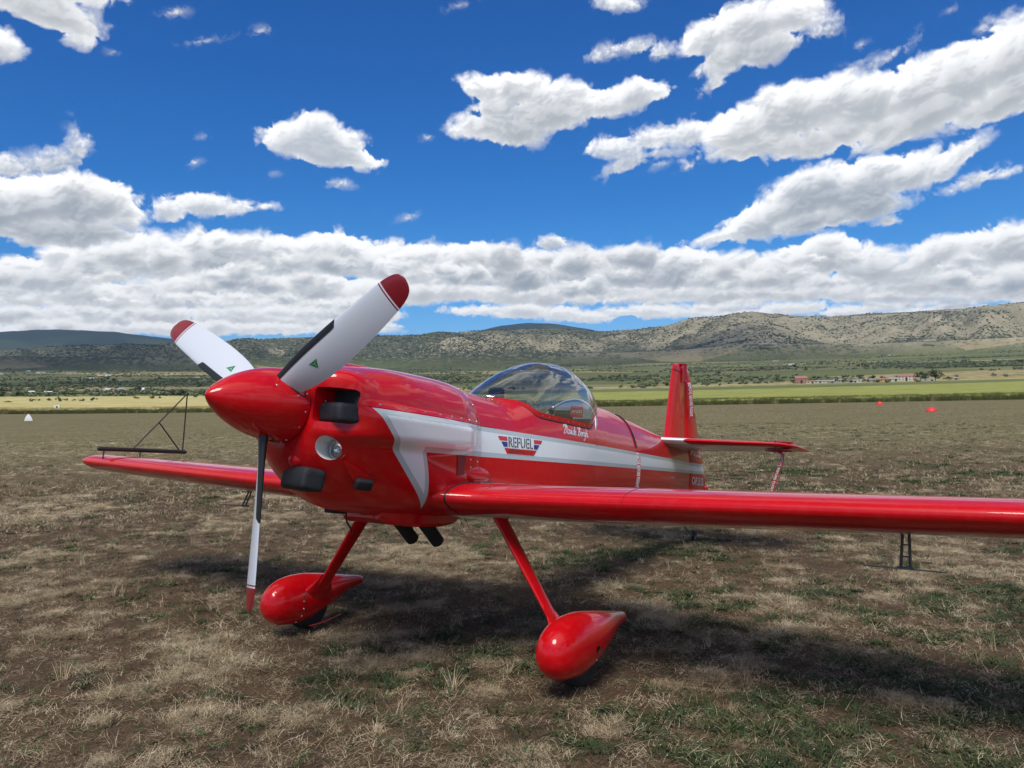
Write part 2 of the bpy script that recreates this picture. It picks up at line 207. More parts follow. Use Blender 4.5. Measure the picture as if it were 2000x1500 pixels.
([(4.75,10.01,1.43,1.01,0.0),(5.16,9.9,1.36,0.95,0.0),(5.63,9.65,1.63,0.93,0.0),(5.77,9.55,1.51,0.61,0.0)],273,1.6,0.8,0.3,(0.36,0.39,0.43),0.1,0.8900705491033886,5.0),
([(-2.75,9.62,1.9,1.16,0.0),(-3.68,9.38,1.68,0.87,0.0),(-2.3,9.74,2.14,1.13,0.0),(-0.97,9.48,2.05,1.22,0.0)],274,1.6,0.8,0.3,(0.36,0.39,0.43),0.1,0.9669140717275637,5.0),
([(0.0,9.8,1.44,1.01,0.0),(2.9,9.88,1.69,0.72,0.0),(4.78,9.8,2.31,0.62,0.0),(-0.36,10.2,1.48,1.1,0.0)],275,1.6,0.8,0.3,(0.36,0.39,0.43),0.1,0.9281061477373801,5.0),
([(23.44,8.81,0.96,0.59,0.0),(23.26,8.85,0.68,0.32,0.0),(20.92,9.2,0.95,0.32,0.0),(21.3,8.98,0.64,0.36,0.0)],276,1.6,0.8,0.3,(0.27,0.32,0.38),0.1,0.9480195005849994,5.0),
([(32.22,7.23,0.82,0.36,0.0),(32.54,7.19,1.15,0.47,0.0),(32.72,6.99,0.72,0.62,0.0),(30.33,7.32,1.15,0.62,0.0)],277,1.6,0.8,0.3,(0.27,0.32,0.38),0.1,0.9741640007137726,5.0),
([(17.26,8.41,0.81,0.77,0.0),(14.34,8.02,1.46,0.71,0.0),(16.93,8.35,1.69,0.45,0.0),(14.07,8.12,1.63,0.82,0.0)],278,1.6,0.8,0.3,(0.36,0.39,0.43),0.1,0.9331259500720244,5.0),
([(-14.47,8.35,0.88,0.53,0.0),(-14.96,8.09,0.74,0.45,0.0),(-14.92,8.48,0.89,0.58,0.0),(-14.47,8.67,1.14,0.58,0.0)],279,1.6,0.8,0.3,(0.27,0.32,0.38),0.1,0.887537150767709,5.0),
([(-6.45,8.97,1.18,0.54,0.0),(-3.93,8.73,1.17,0.77,0.0),(-4.67,9.27,2.09,0.69,0.0),(-2.65,8.95,1.74,0.88,0.0)],280,1.6,0.8,0.3,(0.27,0.32,0.38),0.1,0.9457166937469085,5.0),
([(30.08,8.15,0.81,0.48,0.0),(29.72,7.77,0.92,0.48,0.0),(30.68,8.05,0.6,0.39,0.0),(29.07,7.73,1.05,0.58,0.0)],281,1.6,0.8,0.3,(0.27,0.32,0.38),0.1,0.8856529915712616,5.0),
([(4.61,9.89,1.69,0.7,0.0),(9.56,9.58,1.29,1.19,0.0),(8.78,9.85,2.3,1.03,0.0),(4.52,9.46,1.83,1.04,0.0)],282,1.6,0.8,0.3,(0.27,0.32,0.38),0.1,0.9336471339017339,5.0),
([(15.25,8.32,1.58,0.56,0.0),(16.48,8.04,1.27,0.58,0.0),(15.16,8.43,1.14,0.6,0.0),(15.45,7.73,0.91,0.77,0.0)],283,1.6,0.8,0.3,(0.36,0.39,0.43),0.1,0.9278931219549316,5.0),
([(-19.38,8.53,1.68,0.77,0.0),(-18.3,8.32,1.08,0.76,0.0),(-17.12,8.04,1.65,0.82,0.0),(-19.55,8.28,1.55,0.85,0.0)],284,1.6,0.8,0.3,(0.27,0.32,0.38),0.1,0.8963168623618015,5.0),
([(32.35,6.44,1.31,0.94,0.0),(29.39,6.98,1.39,0.8,0.0),(31.33,6.53,1.42,0.65,0.0),(31.86,6.36,0.79,0.61,0.0)],285,1.6,0.8,0.3,(0.27,0.32,0.38),0.1,0.913449551182009,5.0),
([(-7.16,9.68,0.96,0.31,0.0),(-6.08,9.11,0.75,0.53,0.0),(-6.93,9.56,0.58,0.3,0.0),(-6.55,9.26,0.9,0.32,0.0)],286,1.6,0.8,0.3,(0.36,0.39,0.43),0.1,0.9406511414615699,5.0),
([(-33.92,7.92,1.41,0.6,0.0),(-34.19,7.55,0.78,0.85,0.0),(-34.35,7.41,1.42,0.78,0.0),(-32.86,7.83,1.4,0.73,0.0)],287,1.6,0.8,0.3,(0.36,0.39,0.43),0.1,0.8979328840447259,5.0),
([(-12.77,9.49,1.29,0.68,0.0),(-12.2,9.72,1.64,0.54,0.0),(-12.99,9.72,1.2,0.75,0.0),(-15.68,9.72,1.34,0.72,0.0)],288,1.6,0.8,0.3,(0.27,0.32,0.38),0.1,0.9073622119192493,5.0),
([(-26.82,8.46,0.62,0.47,0.0),(-27.75,8.1,0.91,0.46,0.0),(-26.77,8.38,1.09,0.43,0.0),(-28.2,8.16,0.74,0.38,0.0)],289,1.6,0.8,0.3,(0.36,0.39,0.43),0.1,0.9192364504512682,5.0),
([(-20.59,8.67,1.2,0.58,0.0),(-18.96,8.84,1.13,0.67,0.0),(-18.69,9.19,1.84,0.55,0.0),(-18.72,8.86,1.03,0.63,0.0)],290,1.6,0.8,0.3,(0.27,0.32,0.38),0.1,0.9639855057021087,5.0),
([(15.54,7.74,1.23,0.41,0.0),(15.53,8.26,0.6,0.36,0.0),(15.45,7.71,0.83,0.49,0.0),(14.25,8.41,0.69,0.5,0.0)],291,1.6,0.8,0.3,(0.27,0.32,0.38),0.1,0.9382893060682546,5.0),
([(20.49,8.02,0.92,0.27,0.0),(20.37,7.93,0.84,0.4,0.0),(19.88,8.25,0.67,0.37,0.0),(20.61,8.47,0.88,0.36,0.0)],292,1.6,0.8,0.3,(0.36,0.39,0.43),0.1,0.9105318278199482,5.0),
([(17.83,7.83,1.67,0.85,0.0),(15.93,8.18,0.84,0.5,0.0),(17.08,7.73,1.13,0.8,0.0),(15.27,8.41,1.13,0.84,0.0)],293,1.6,0.8,0.3,(0.36,0.39,0.43),0.1,0.8902276973796553,5.0),
([(3.08,11.07,1.18,0.61,0.0)],30,0.9,0.7,0.3,(0.42,0.47,0.53),0.3,0.97),
([(-23.28,12.73,1.07,0.98,0.0),(-21.04,13.22,2.26,0.89,0.0),(-19.24,13.13,1.66,0.53,8.0),(-17.06,13.45,1.15,0.27,4.0)],32,1.5,0.75,0.22,(0.42,0.47,0.53),0.2,1.0),
([(-32.51,14.5,1.59,0.83,0.0),(-30.34,14.78,1.94,0.79,0.0),(-28.64,16.05,1.09,0.79,45.0),(-28.64,16.71,0.4,0.54,0.0),(-29.5,15.33,1.41,0.76,0.0)],33,1.5,0.8,0.4,(0.42,0.47,0.53),0.6,0.96),
([(-33.31,11.87,2.34,1.79,0.0),(-31.18,12.56,2.45,1.77,0.0),(-28.95,12.63,2.56,1.99,0.0),(-27.07,12.81,2.06,1.64,0.0),(-25.89,12.27,1.2,1.03,0.0),(-30.09,10.82,3.06,1.09,0.0),(-27.53,11.03,2.04,0.89,0.0)],34,2.3,0.8,0.12,(0.27,0.32,0.38),0,1.02),
([(-13.53,18.7,1.69,1.11,0.0),(-14.6,17.82,2.79,1.38,0.0),(-12.85,17.42,2.83,1.5,0.0),(-11.44,16.98,2.21,0.94,-12.0),(-9.83,16.6,0.94,0.47,0.0)],35,1.8,0.72,0.16,(0.42,0.47,0.53),0.1,1.02),
([(-12.0,15.1,0.92,0.37,0.0)],36,0.9,0.8,0.5,(0.42,0.47,0.53),0.8,0.9),
([(15.4,10.93,2.28,0.48,8.0),(18.15,11.98,3.68,1.35,18.0),(21.15,13.2,3.55,1.81,12.0),(24.01,13.37,3.41,1.77,14.0),(26.76,13.82,2.67,1.32,16.0),(28.81,13.99,2.28,0.92,26.0),(21.11,11.48,4.84,0.87,6.0),(24.29,11.95,2.47,1.04,6.0),(25.64,11.02,0.84,0.45,0.0)],37,2.3,0.78,0.15,(0.27,0.32,0.38),0.1,1.02),
([(30.24,14.77,1.72,0.6,28.0),(30.61,12.89,1.71,0.49,14.0),(32.11,13.03,0.96,0.33,10.0)],38,1.5,0.8,0.3,(0.42,0.47,0.53),0.5,0.98),
([(7.71,17.27,2.26,0.88,-6.0),(8.6,16.27,1.67,0.61,20.0),(10.8,17.81,2.37,0.8,5.0),(13.12,17.89,2.12,0.99,5.0),(11.32,16.77,1.43,0.27,0.0)],39,1.7,0.85,0.22,(0.42,0.47,0.53),0.4,1.0),
([(16.6,17.79,2.73,1.56,10.0),(19.65,18.4,3.13,1.96,10.0),(22.26,18.68,2.87,1.8,8.0),(24.76,18.31,2.91,1.89,10.0),(27.48,18.61,2.78,1.96,12.0),(30.07,18.72,2.79,2.2,14.0),(32.55,19.36,2.38,2.35,20.0),(35.38,19.26,2.97,2.71,10.0),(17.6,16.7,3.71,0.85,4.0),(22.85,16.72,4.73,1.07,10.0),(27.73,16.92,4.37,1.21,14.0),(32.22,17.14,3.2,1.15,14.0)],40,2.7,0.78,0.13,(0.36,0.39,0.43),0,1.04),
([(25.45,20.76,1.82,0.38,22.0),(23.58,20.48,1.25,0.33,22.0)],41,1.4,0.9,0.5,(0.42,0.47,0.53),0.9,0.92),
([(-1.28,21.46,2.16,0.97,-6.0),(0.77,21.43,2.9,1.17,0.0),(3.73,20.69,3.15,1.24,0.0),(6.67,20.22,3.23,1.11,0.0),(9.25,20.71,2.18,1.03,8.0),(10.87,20.75,1.08,0.71,0.0),(-1.89,18.99,2.23,1.0,0.0),(0.71,18.55,2.45,1.08,0.0),(2.97,19.72,2.97,1.39,0.0),(-0.75,20.14,1.86,0.99,0.0)],42,2.2,0.8,0.15,(0.36,0.39,0.43),0.1,1.03),
([(7.12,23.41,1.32,0.56,10.0),(9.32,23.66,1.74,0.53,5.0),(11.12,23.27,0.93,0.62,0.0)],43,1.3,0.85,0.4,(0.42,0.47,0.53),0.7,0.97),
([(14.5,23.7,2.3,1.22,10.0),(17.11,23.99,3.06,1.64,0.0),(19.81,24.2,2.64,1.41,8.0),(16.03,22.45,2.27,1.17,16.0),(18.43,22.61,2.21,1.15,14.0),(14.96,21.01,1.04,0.5,30.0)],44,2.3,0.78,0.18,(0.36,0.39,0.43),0.1,1.04),
([(22.55,23.33,0.89,0.76,30.0),(21.74,23.16,0.77,0.59,0.0)],45,1.3,0.9,0.5,(0.42,0.47,0.53),0.8,0.95),
([(8.11,26.41,1.9,0.72,-6.0)],46,1.5,0.75,0.35,(0.42,0.47,0.53),0.3,1.0),
([(-31.65,23.84,2.98,1.08,-4.0),(-29.72,23.41,2.39,1.16,-8.0),(-28.3,22.83,1.21,1.01,0.0),(-30.26,25.2,4.46,1.34,0.0)],47,2.6,0.72,0.14,(0.36,0.39,0.43),0,1.03),
([(-33.12,21.23,1.73,1.04,0.0)],48,2.0,0.75,0.16,(0.36,0.39,0.43),0,1.0),
([(-22.67,24.72,0.83,0.26,15.0)],50,0.8,0.9,0.7,(0.42,0.47,0.53),1.0,0.8),
([(-17.25,24.35,0.61,0.24,15.0)],51,0.8,0.9,0.7,(0.42,0.47,0.53),1.0,0.8),
([(-20.92,23.35,0.85,0.15,15.0)],52,0.8,0.9,0.7,(0.42,0.47,0.53),1.0,0.8),
([(-21.16,17.55,0.29,0.16,15.0)],53,0.8,0.9,0.7,(0.42,0.47,0.53),1.0,0.8),
([(-5.78,18.37,0.37,0.23,15.0)],54,0.8,0.9,0.7,(0.42,0.47,0.53),1.0,0.8),
([(-7.27,12.95,0.66,0.25,15.0)],55,0.8,0.9,0.7,(0.42,0.47,0.53),1.0,0.8),
([(24.24,21.92,0.37,0.23,15.0)],56,0.8,0.9,0.7,(0.42,0.47,0.53),1.0,0.8),
([(31.26,21.47,0.38,0.28,15.0)],57,0.8,0.9,0.7,(0.42,0.47,0.53),1.0,0.8),
([(29.52,22.83,0.28,0.19,15.0)],58,0.8,0.9,0.7,(0.42,0.47,0.53),1.0,0.8),
([(-16.52,15.56,0.31,0.2,15.0)],59,0.8,0.9,0.7,(0.42,0.47,0.53),1.0,0.8),
([(10.94,16.05,0.72,0.27,15.0)],60,0.8,0.9,0.7,(0.42,0.47,0.53),1.0,0.8),
([(12.89,15.8,0.56,0.27,15.0)],61,0.8,0.9,0.7,(0.42,0.47,0.53),1.0,0.8),
([(-26.55,21.92,0.24,0.14,15.0)],62,0.8,0.9,0.7,(0.42,0.47,0.53),1.0,0.8),
([(-3.21,26.62,0.74,0.15,15.0)],63,0.8,0.9,0.7,(0.42,0.47,0.53),1.0,0.8),
([(-21.66,15.91,0.45,0.26,15.0)],64,0.8,0.9,0.7,(0.42,0.47,0.53),1.0,0.8),
([(45.65,28.35,1.95,1.68,14.74),(48.31,28.44,2.02,1.16,10.17),(45.04,27.55,3.17,1.13,11.18),(46.34,27.54,3.61,1.51,-2.3),(48.07,28.12,3.27,1.69,-3.99)],80,2.3,0.78,0.16,(0.36,0.39,0.43),0.1,1.0),
([(43.8,15.19,1.6,0.8,11.06),(44.49,15.16,1.87,0.59,10.99),(42.95,14.99,2.09,0.91,2.59),(46.89,14.77,1.85,0.89,-4.02),(43.96,15.01,2.17,0.65,6.54)],81,2.3,0.78,0.16,(0.36,0.39,0.43),0.1,1.0),
([(-45.17,30.41,2.17,1.66,12.61),(-49.34,30.81,3.63,1.33,-2.74),(-45.14,31.0,3.78,1.36,12.26),(-46.04,30.81,3.42,1.59,-4.3),(-48.0,30.99,2.8,1.17,4.91)],82,2.3,0.78,0.16,(0.36,0.39,0.43),0.1,1.0),
([(43.28,15.05,3.11,1.4,5.62),(38.74,15.8,2.45,0.95,0.3),(37.4,14.88,2.78,0.9,14.32),(38.55,15.79,3.06,1.01,1.59),(39.92,15.52,2.22,1.15,12.58)],83,2.3,0.78,0.16,(0.36,0.39,0.43),0.1,1.0),
([(-41.9,11.51,3.02,1.38,11.28),(-36.42,11.82,3.56,1.58,18.81),(-40.48,11.53,3.32,1.14,-3.55),(-37.36,12.24,3.12,1.08,12.85),(-40.93,12.02,3.13,1.24,3.94)],84,2.3,0.78,0.16,(0.36,0.39,0.43),0.1,1.0),
([(-51.69,3.7,3.57,1.78,10.98),(-48.93,3.97,3.47,1.33,4.28),(-49.58,3.42,3.1,1.71,-4.8),(-50.37,4.49,4.13,1.27,17.73),(-45.37,4.1,2.62,1.53,-1.32)],85,2.3,0.78,0.16,(0.36,0.39,0.43),0.1,1.0),
([(41.06,16.78,2.24,1.02,-1.1),(41.31,17.06,1.54,1.01,-3.5),(39.32,17.03,2.19,1.07,8.96),(41.31,17.22,2.34,0.8,6.03),(41.51,16.91,1.31,1.05,4.69)],86,2.3,0.78,0.16,(0.36,0.39,0.43),0.1,1.0),
([(-54.46,2.2,3.34,1.72,17.93),(-49.88,2.07,2.69,1.37,16.59),(-49.76,1.7,3.52,1.76,17.16),(-49.37,1.69,2.5,1.39,16.7),(-52.36,1.91,3.18,1.43,-1.56)],87,2.3,0.78,0.16,(0.36,0.39,0.43),0.1,1.0),
([(45.72,31.19,1.67,1.18,13.33),(44.44,32.01,2.91,0.97,11.01),(45.16,31.24,2.24,1.16,19.21),(42.51,31.24,1.95,0.93,0.59),(45.15,31.63,2.65,0.9,14.29)],88,2.3,0.78,0.16,(0.36,0.39,0.43),0.1,1.0),
([(-50.82,34.21,2.43,1.01,5.73),(-48.39,34.04,2.58,0.89,17.93),(-51.82,33.98,1.38,1.1,6.67),(-49.98,34.13,1.74,0.99,12.51),(-51.29,34.3,2.32,1.16,1.25)],89,2.3,0.78,0.16,(0.36,0.39,0.43),0.1,1.0),
([(41.65,2.86,1.86,1.03,15.86),(45.11,3.05,2.47,0.99,18.79),(39.57,3.03,2.4,1.14,18.23),(43.17,2.67,1.74,1.18,-4.58),(41.85,3.29,2.3,1.41,6.7)],90,2.3,0.78,0.16,(0.36,0.39,0.43),0.1,1.0),
([(39.73,22.79,2.79,1.48,12.89),(45.84,22.8,2.99,1.48,6.79),(41.23,23.24,1.71,0.99,18.4),(40.17,23.1,2.12,1.35,9.95),(45.49,23.16,2.8,0.91,-4.88)],91,2.3,0.78,0.16,(0.36,0.39,0.43),0.1,1.0),
([(40.17,29.58,2.81,1.21,13.52),(42.43,29.86,1.73,1.29,16.95),(37.94,29.35,2.66,1.29,-3.39),(41.45,29.88,2.18,0.94,1.23),(38.24,29.87,2.65,0.95,13.61)],92,2.3,0.78,0.16,(0.36,0.39,0.43),0.1,1.0),
([(47.9,38.99,3.67,1.46,15.43),(51.94,39.02,2.59,1.85,1.49),(50.12,38.86,4.34,2.03,0.91),(51.29,38.42,3.02,2.05,16.88),(48.51,38.34,3.76,1.63,5.23)],93,2.3,0.78,0.16,(0.36,0.39,0.43),0.1,1.0),
([(53.35,35.79,2.9,1.65,9.86),(45.23,35.62,3.51,1.44,7.92),(49.31,35.93,2.53,1.86,-1.67),(46.11,35.94,4.2,1.61,9.06),(45.95,36.06,2.46,1.53,18.27)],94,2.3,0.78,0.16,(0.36,0.39,0.43),0.1,1.0),
([(35.08,36.24,4.04,1.53,9.13),(36.39,35.82,4.49,1.63,7.31),(37.78,36.19,3.55,1.6,8.28),(40.59,36.54,3.07,1.44,1.02),(37.08,35.98,2.65,1.43,6.27)],95,2.3,0.78,0.16,(0.36,0.39,0.43),0.1,1.0),
([(-45.15,8.15,3.14,1.09,1.72),(-44.21,7.72,3.3,1.11,18.28),(-46.95,8.39,2.82,1.2,13.71),(-43.12,8.67,2.92,1.31,5.75),(-47.65,7.89,2.83,1.38,5.87)],96,2.3,0.78,0.16,(0.36,0.39,0.43),0.1,1.0),
([(-49.08,12.46,2.57,1.24,11.52),(-46.57,12.23,2.15,1.01,-3.09),(-45.8,12.29,3.02,1.09,19.71),(-49.08,12.21,2.36,1.18,16.85),(-46.0,12.39,2.91,1.4,-2.01)],97,2.3,0.78,0.16,(0.36,0.39,0.43),0.1,1.0),
([(40.13,28.58,4.18,1.62,15.57),(40.43,29.2,3.45,1.27,11.16),(41.59,29.33,2.55,1.74,9.31),(45.82,29.36,3.95,1.2,-2.63),(42.86,29.05,3.29,1.67,3.45)],98,2.3,0.78,0.16,(0.36,0.39,0.43),0.1,1.0),
([(49.81,7.07,2.65,1.38,-0.09),(50.43,7.16,3.4,1.63,8.41),(43.39,7.35,2.88,1.58,1.71),(50.01,7.2,3.58,1.38,3.57),(44.21,7.44,2.42,1.42,0.09)],99,2.3,0.78,0.16,(0.36,0.39,0.43),0.1,1.0),
([(-39.86,27.09,1.97,0.91,9.83),(-44.43,27.3,2.04,0.77,0.5),(-44.72,27.24,1.64,0.96,10.18),(-41.85,27.04,2.08,1.02,8.96),(-44.89,26.86,1.7,1.0,1.84)],100,2.3,0.78,0.16,(0.36,0.39,0.43),0.1,1.0),
([(50.08,29.58,2.14,0.63,9.34),(48.47,29.36,1.58,0.96,-2.37),(48.18,29.5,2.03,0.72,19.69),(50.24,29.51,1.17,0.9,8.79),(47.75,29.12,1.42,1.01,2.46)],101,2.3,0.78,0.16,(0.36,0.39,0.43),0.1,1.0),
([(38.79,17.5,2.65,1.03,5.29),(38.81,18.0,2.14,1.32,13.75),(45.21,18.35,2.76,1.32,19.44),(42.08,17.95,2.3,1.12,-3.16),(43.86,18.06,3.39,1.07,1.18)],102,2.3,0.78,0.16,(0.36,0.39,0.43),0.1,1.0),
([(43.47,4.07,3.6,1.85,17.58),(45.89,4.09,4.27,2.03,1.61),(42.6,4.57,4.51,1.91,1.3),(50.44,4.94,3.62,1.33,10.34),(47.6,4.32,2.72,1.36,13.02)],103,2.3,0.78,0.16,(0.36,0.39,0.43),0.1,1.0),
([(-42.3,20.22,1.99,0.65,2.25),(-42.66,20.11,1.45,0.85,2.62),(-41.06,20.2,1.12,0.65,15.82),(-39.32,20.3,1.94,0.63,1.52),(-41.79,19.78,1.62,0.69,-2.69)],104,2.3,0.78,0.16,(0.36,0.39,0.43),0.1,1.0),
([(-41.03,16.56,3.23,1.13,16.01),(-40.27,16.29,2.35,0.91,4.92),(-38.92,15.97,3.28,1.39,14.7),(-39.36,16.2,3.09,1.25,14.08),(-44.98,15.77,2.88,0.97,4.15)],105,2.3,0.78,0.16,(0.36,0.39,0.43),0.1,1.0),
([(-29.18,43.16,3.09,1.38,0.0),(-34.73,42.55,2.72,1.64,0.0),(-35.02,43.12,3.14,1.2,0.0),(-34.5,42.2,3.28,1.64,0.0),(-34.32,42.97,2.33,1.55,0.0)],120,2.6,0.78,0.16,(0.36,0.39,0.43),0.1,1.0),
([(-31.1,39.46,3.16,1.23,0.0),(-31.74,39.1,3.04,1.21,0.0),(-31.76,39.49,2.18,1.49,0.0),(-31.63,39.47,1.83,1.01,0.0),(-30.29,39.45,2.22,1.49,0.0)],121,2.6,0.78,0.16,(0.36,0.39,0.43),0.1,1.0),
([(-29.67,39.8,2.14,0.72,0.0),(-32.21,39.57,1.98,1.05,0.0),(-31.27,39.9,2.22,0.95,0.0),(-34.22,40.0,2.21,0.96,0.0),(-31.72,40.24,1.67,1.05,0.0)],122,2.6,0.78,0.16,(0.36,0.39,0.43),0.1,1.0),
([(-0.79,40.47,2.35,1.23,0.0),(4.38,40.75,2.18,0.97,0.0),(-0.75,40.52,2.41,1.22,0.0),(4.5,40.08,1.74,0.87,0.0),(-0.39,40.66,1.79,0.98,0.0)],123,2.6,0.78,0.16,(0.36,0.39,0.43),0.1,1.0),
([(4.69,37.57,1.99,1.3,0.0),(6.81,38.07,2.08,1.04,0.0),(1.28,37.78,1.87,1.43,0.0),(5.53,38.2,1.95,1.38,0.0),(3.03,37.95,2.97,1.22,0.0)],124,2.6,0.78,0.16,(0.36,0.39,0.43),0.1,1.0),
([(-30.37,38.53,4.09,1.72,0.0),(-35.55,38.36,3.15,1.31,0.0),(-37.16,38.77,3.33,1.73,0.0),(-36.18,37.94,2.38,1.57,0.0),(-30.21,38.8,3.57,1.86,0.0)],125,2.6,0.78,0.16,(0.36,0.39,0.43),0.1,1.0),
([(-1.38,41.23,2.7,1.13,0.0),(0.86,41.91,3.04,1.19,0.0),(-3.51,41.08,2.04,1.08,0.0),(-1.88,41.06,1.87,0.98,0.0),(-1.48,41.76,3.11,1.5,0.0)],126,2.6,0.78,0.16,(0.36,0.39,0.43),0.1,1.0),
([(-33.94,40.08,1.91,1.35,0.0),(-33.31,40.24,2.45,1.36,0.0),(-33.74,40.17,2.26,1.42,0.0),(-31.52,40.59,2.51,0.95,0.0),(-31.98,40.22,2.88,1.18,0.0)],127,2.6,0.78,0.16,(0.36,0.39,0.43),0.1,1.0),
([(20.69,39.95,2.39,1.11,0.0),(20.45,40.23,1.88,0.99,0.0),(19.79,39.85,1.63,1.25,0.0),(20.01,40.18,2.43,1.08,0.0),(24.45,40.17,1.83,1.05,0.0)],128,2.6,0.78,0.16,(0.36,0.39,0.43),0.1,1.0),
([(-24.25,38.27,4.02,1.57,0.0),(-25.78,39.01,3.96,1.15,0.0),(-25.0,37.91,2.72,1.26,0.0),(-23.89,38.02,4.09,1.19,0.0),(-30.29,38.86,2.89,1.44,0.0)],129,2.6,0.78,0.16,(0.36,0.39,0.43),0.1,1.0)]

cl = make_sky(CLOUDS)
# fade to nothing at the borders of the image, where the shader's own clouds take over
hh, ww = cl.shape[:2]
fx = np.clip(np.minimum(np.arange(ww), ww - 1 - np.arange(ww)) / (3.0 * PPD), 0, 1)
fy = np.clip((np.arange(hh)) / (2.0 * PPD), 0, 1)
cl *= (fx[None, :] * fy[:, None])[..., None]
im = bpy.data.images.new("cumulus", ww, hh, alpha=True, float_buffer=True)
im.colorspace_settings.name = 'Non-Color'
im.alpha_mode = 'CHANNEL_PACKED'
im.pixels.foreach_set(np.ascontiguousarray(cl[::-1]).astype(np.float32).ravel())
im.update()
del cl


class NG:
    """small helper for building node expressions"""
    def __init__(self, tree):
        self.t = tree; self.n = tree.nodes; self.l = tree.links
    def new(self, typ, **kw):
        nd = self.n.new(typ)
        for k, v in kw.items(): setattr(nd, k, v)
        return nd
    def put(self, sock, v):
        if isinstance(v, bpy.types.NodeSocket): self.l.new(v, sock)
        elif v is not None:
            if isinstance(v, (tuple, list)) and len(v) == 3 and sock.type == 'RGBA': v = (*v, 1)
            sock.default_value = v
    def m(self, op, a, b=None, c=None, clamp=False):
        nd = self.new('ShaderNodeMath', operation=op, use_clamp=clamp)
        self.put(nd.inputs[0], a)
        if b is not None: self.put(nd.inputs[1], b)
        if c is not None: self.put(nd.inputs[2], c)
        return nd.outputs[0]
    def add(self, a, b): return self.m('ADD', a, b)
    def sub(self, a, b): return self.m('SUBTRACT', a, b)
    def mul(self, a, b): return self.m('MULTIPLY', a, b)
    def mn(self, a, b): return self.m('MINIMUM', a, b)
    def mx(self, a, b): return self.m('MAXIMUM', a, b)
    def vm(self, op, a, b=None, sc=None):
        nd = self.new('ShaderNodeVectorMath', operation=op)
        self.put(nd.inputs[0], a)
        if b is not None: self.put(nd.inputs[1], b)
        if sc is not None: self.put(nd.inputs['Scale'], sc)
        return nd.outputs[0]
    def sep(self, v):
        nd = self.new('ShaderNodeSeparateXYZ'); self.put(nd.inputs[0], v); return nd.outputs
    def comb(self, x, y, z=0.0):
        nd = self.new('ShaderNodeCombineXYZ')
        for i, q in enumerate((x, y, z)): self.put(nd.inputs[i], q)
        return nd.outputs[0]
    def step(self, x, a, b):
        """smooth 0..1 as x goes a..b"""
        nd = self.new('ShaderNodeMapRange', interpolation_type='SMOOTHSTEP')
        self.put(nd.inputs[0], x); self.put(nd.inputs[1], a); self.put(nd.inputs[2], b)
        nd.inputs[3].default_value = 0; nd.inputs[4].default_value = 1
        return nd.outputs[0]
    def lin(self, x, a, b, c=0.0, d=1.0):
        nd = self.new('ShaderNodeMapRange', clamp=True)
        self.put(nd.inputs[0], x); self.put(nd.inputs[1], a); self.put(nd.inputs[2], b)
        nd.inputs[3].default_value = c; nd.inputs[4].default_value = d
        return nd.outputs[0]
    def mix(self, f, a, b):
        nd = self.new('ShaderNodeMix', data_type='RGBA')
        self.put(nd.inputs[0], f); self.put(nd.inputs[6], a); self.put(nd.inputs[7], b)
        return nd.outputs[2]
    def noise(self, vec, scale, detail=2.0, rough=.5, dist=0.0, out=0, dim='3D'):
        nd = self.new('ShaderNodeTexNoise', noise_dimensions=dim)
        self.put(nd.inputs['Vector'], vec); self.put(nd.inputs['Scale'], scale)
        nd.inputs['Detail'].default_value = detail; nd.inputs['Roughness'].default_value = rough
        nd.inputs['Distortion'].default_value = dist
        return nd.outputs[out]
    def voro(self, vec, scale, feature='F1', out='Distance', rnd=1.0):
        nd = self.new('ShaderNodeTexVoronoi', feature=feature)
        self.put(nd.inputs['Vector'], vec); self.put(nd.inputs['Scale'], scale)
        nd.inputs['Randomness'].default_value = rnd
        return nd.outputs[out]
    def ramp(self, x, stops, interp='LINEAR'):
        nd = self.new('ShaderNodeValToRGB'); cr_ = nd.color_ramp; cr_.interpolation = interp
        while len(cr_.elements) < len(stops): cr_.elements.new(.5)
        for e, (p, c) in zip(cr_.elements, stops): e.position = p; e.color = (*c, 1) if len(c) == 3 else c
        self.put(nd.inputs[0], x)
        return nd.outputs[0]
    def bump(self, h, strength=.5, dist=.01):
        nd = self.new('ShaderNodeBump'); self.put(nd.inputs['Height'], h)
        nd.inputs['Strength'].default_value = strength; nd.inputs['Distance'].default_value = dist
        return nd.outputs[0]


W = bpy.data.worlds.new("World"); S.world = W; W.use_nodes = True
t = W.node_tree; t.nodes.clear(); g = NG(t)
out = g.new('ShaderNodeOutputWorld')
sky = g.new('ShaderNodeTexSky', sky_type='NISHITA')
sky.sun_disc = False; sky.sun_elevation = SUN_EL; sky.sun_rotation = SUN_AZ
sky.altitude = 1800; sky.air_density = 1.0; sky.dust_density = 0.25; sky.ozone_density = 3.0
d = g.new('ShaderNodeTexCoord').outputs['Generated']
x, y, z = g.sep(d)
az = g.mul(g.m('ARCTAN2', x, y), 180 / math.pi)
el = g.mul(g.m('ARCSINE', z), 180 / math.pi)
uv = g.comb(g.mul(g.sub(az, AZ0), 1 / (AZ1 - AZ0)), g.mul(g.sub(el, EL0), 1 / (EL1 - EL0)))
ti = g.new('ShaderNodeTexImage', extension='CLIP', interpolation='Linear'); ti.image = im
g.l.new(uv, ti.inputs[0])
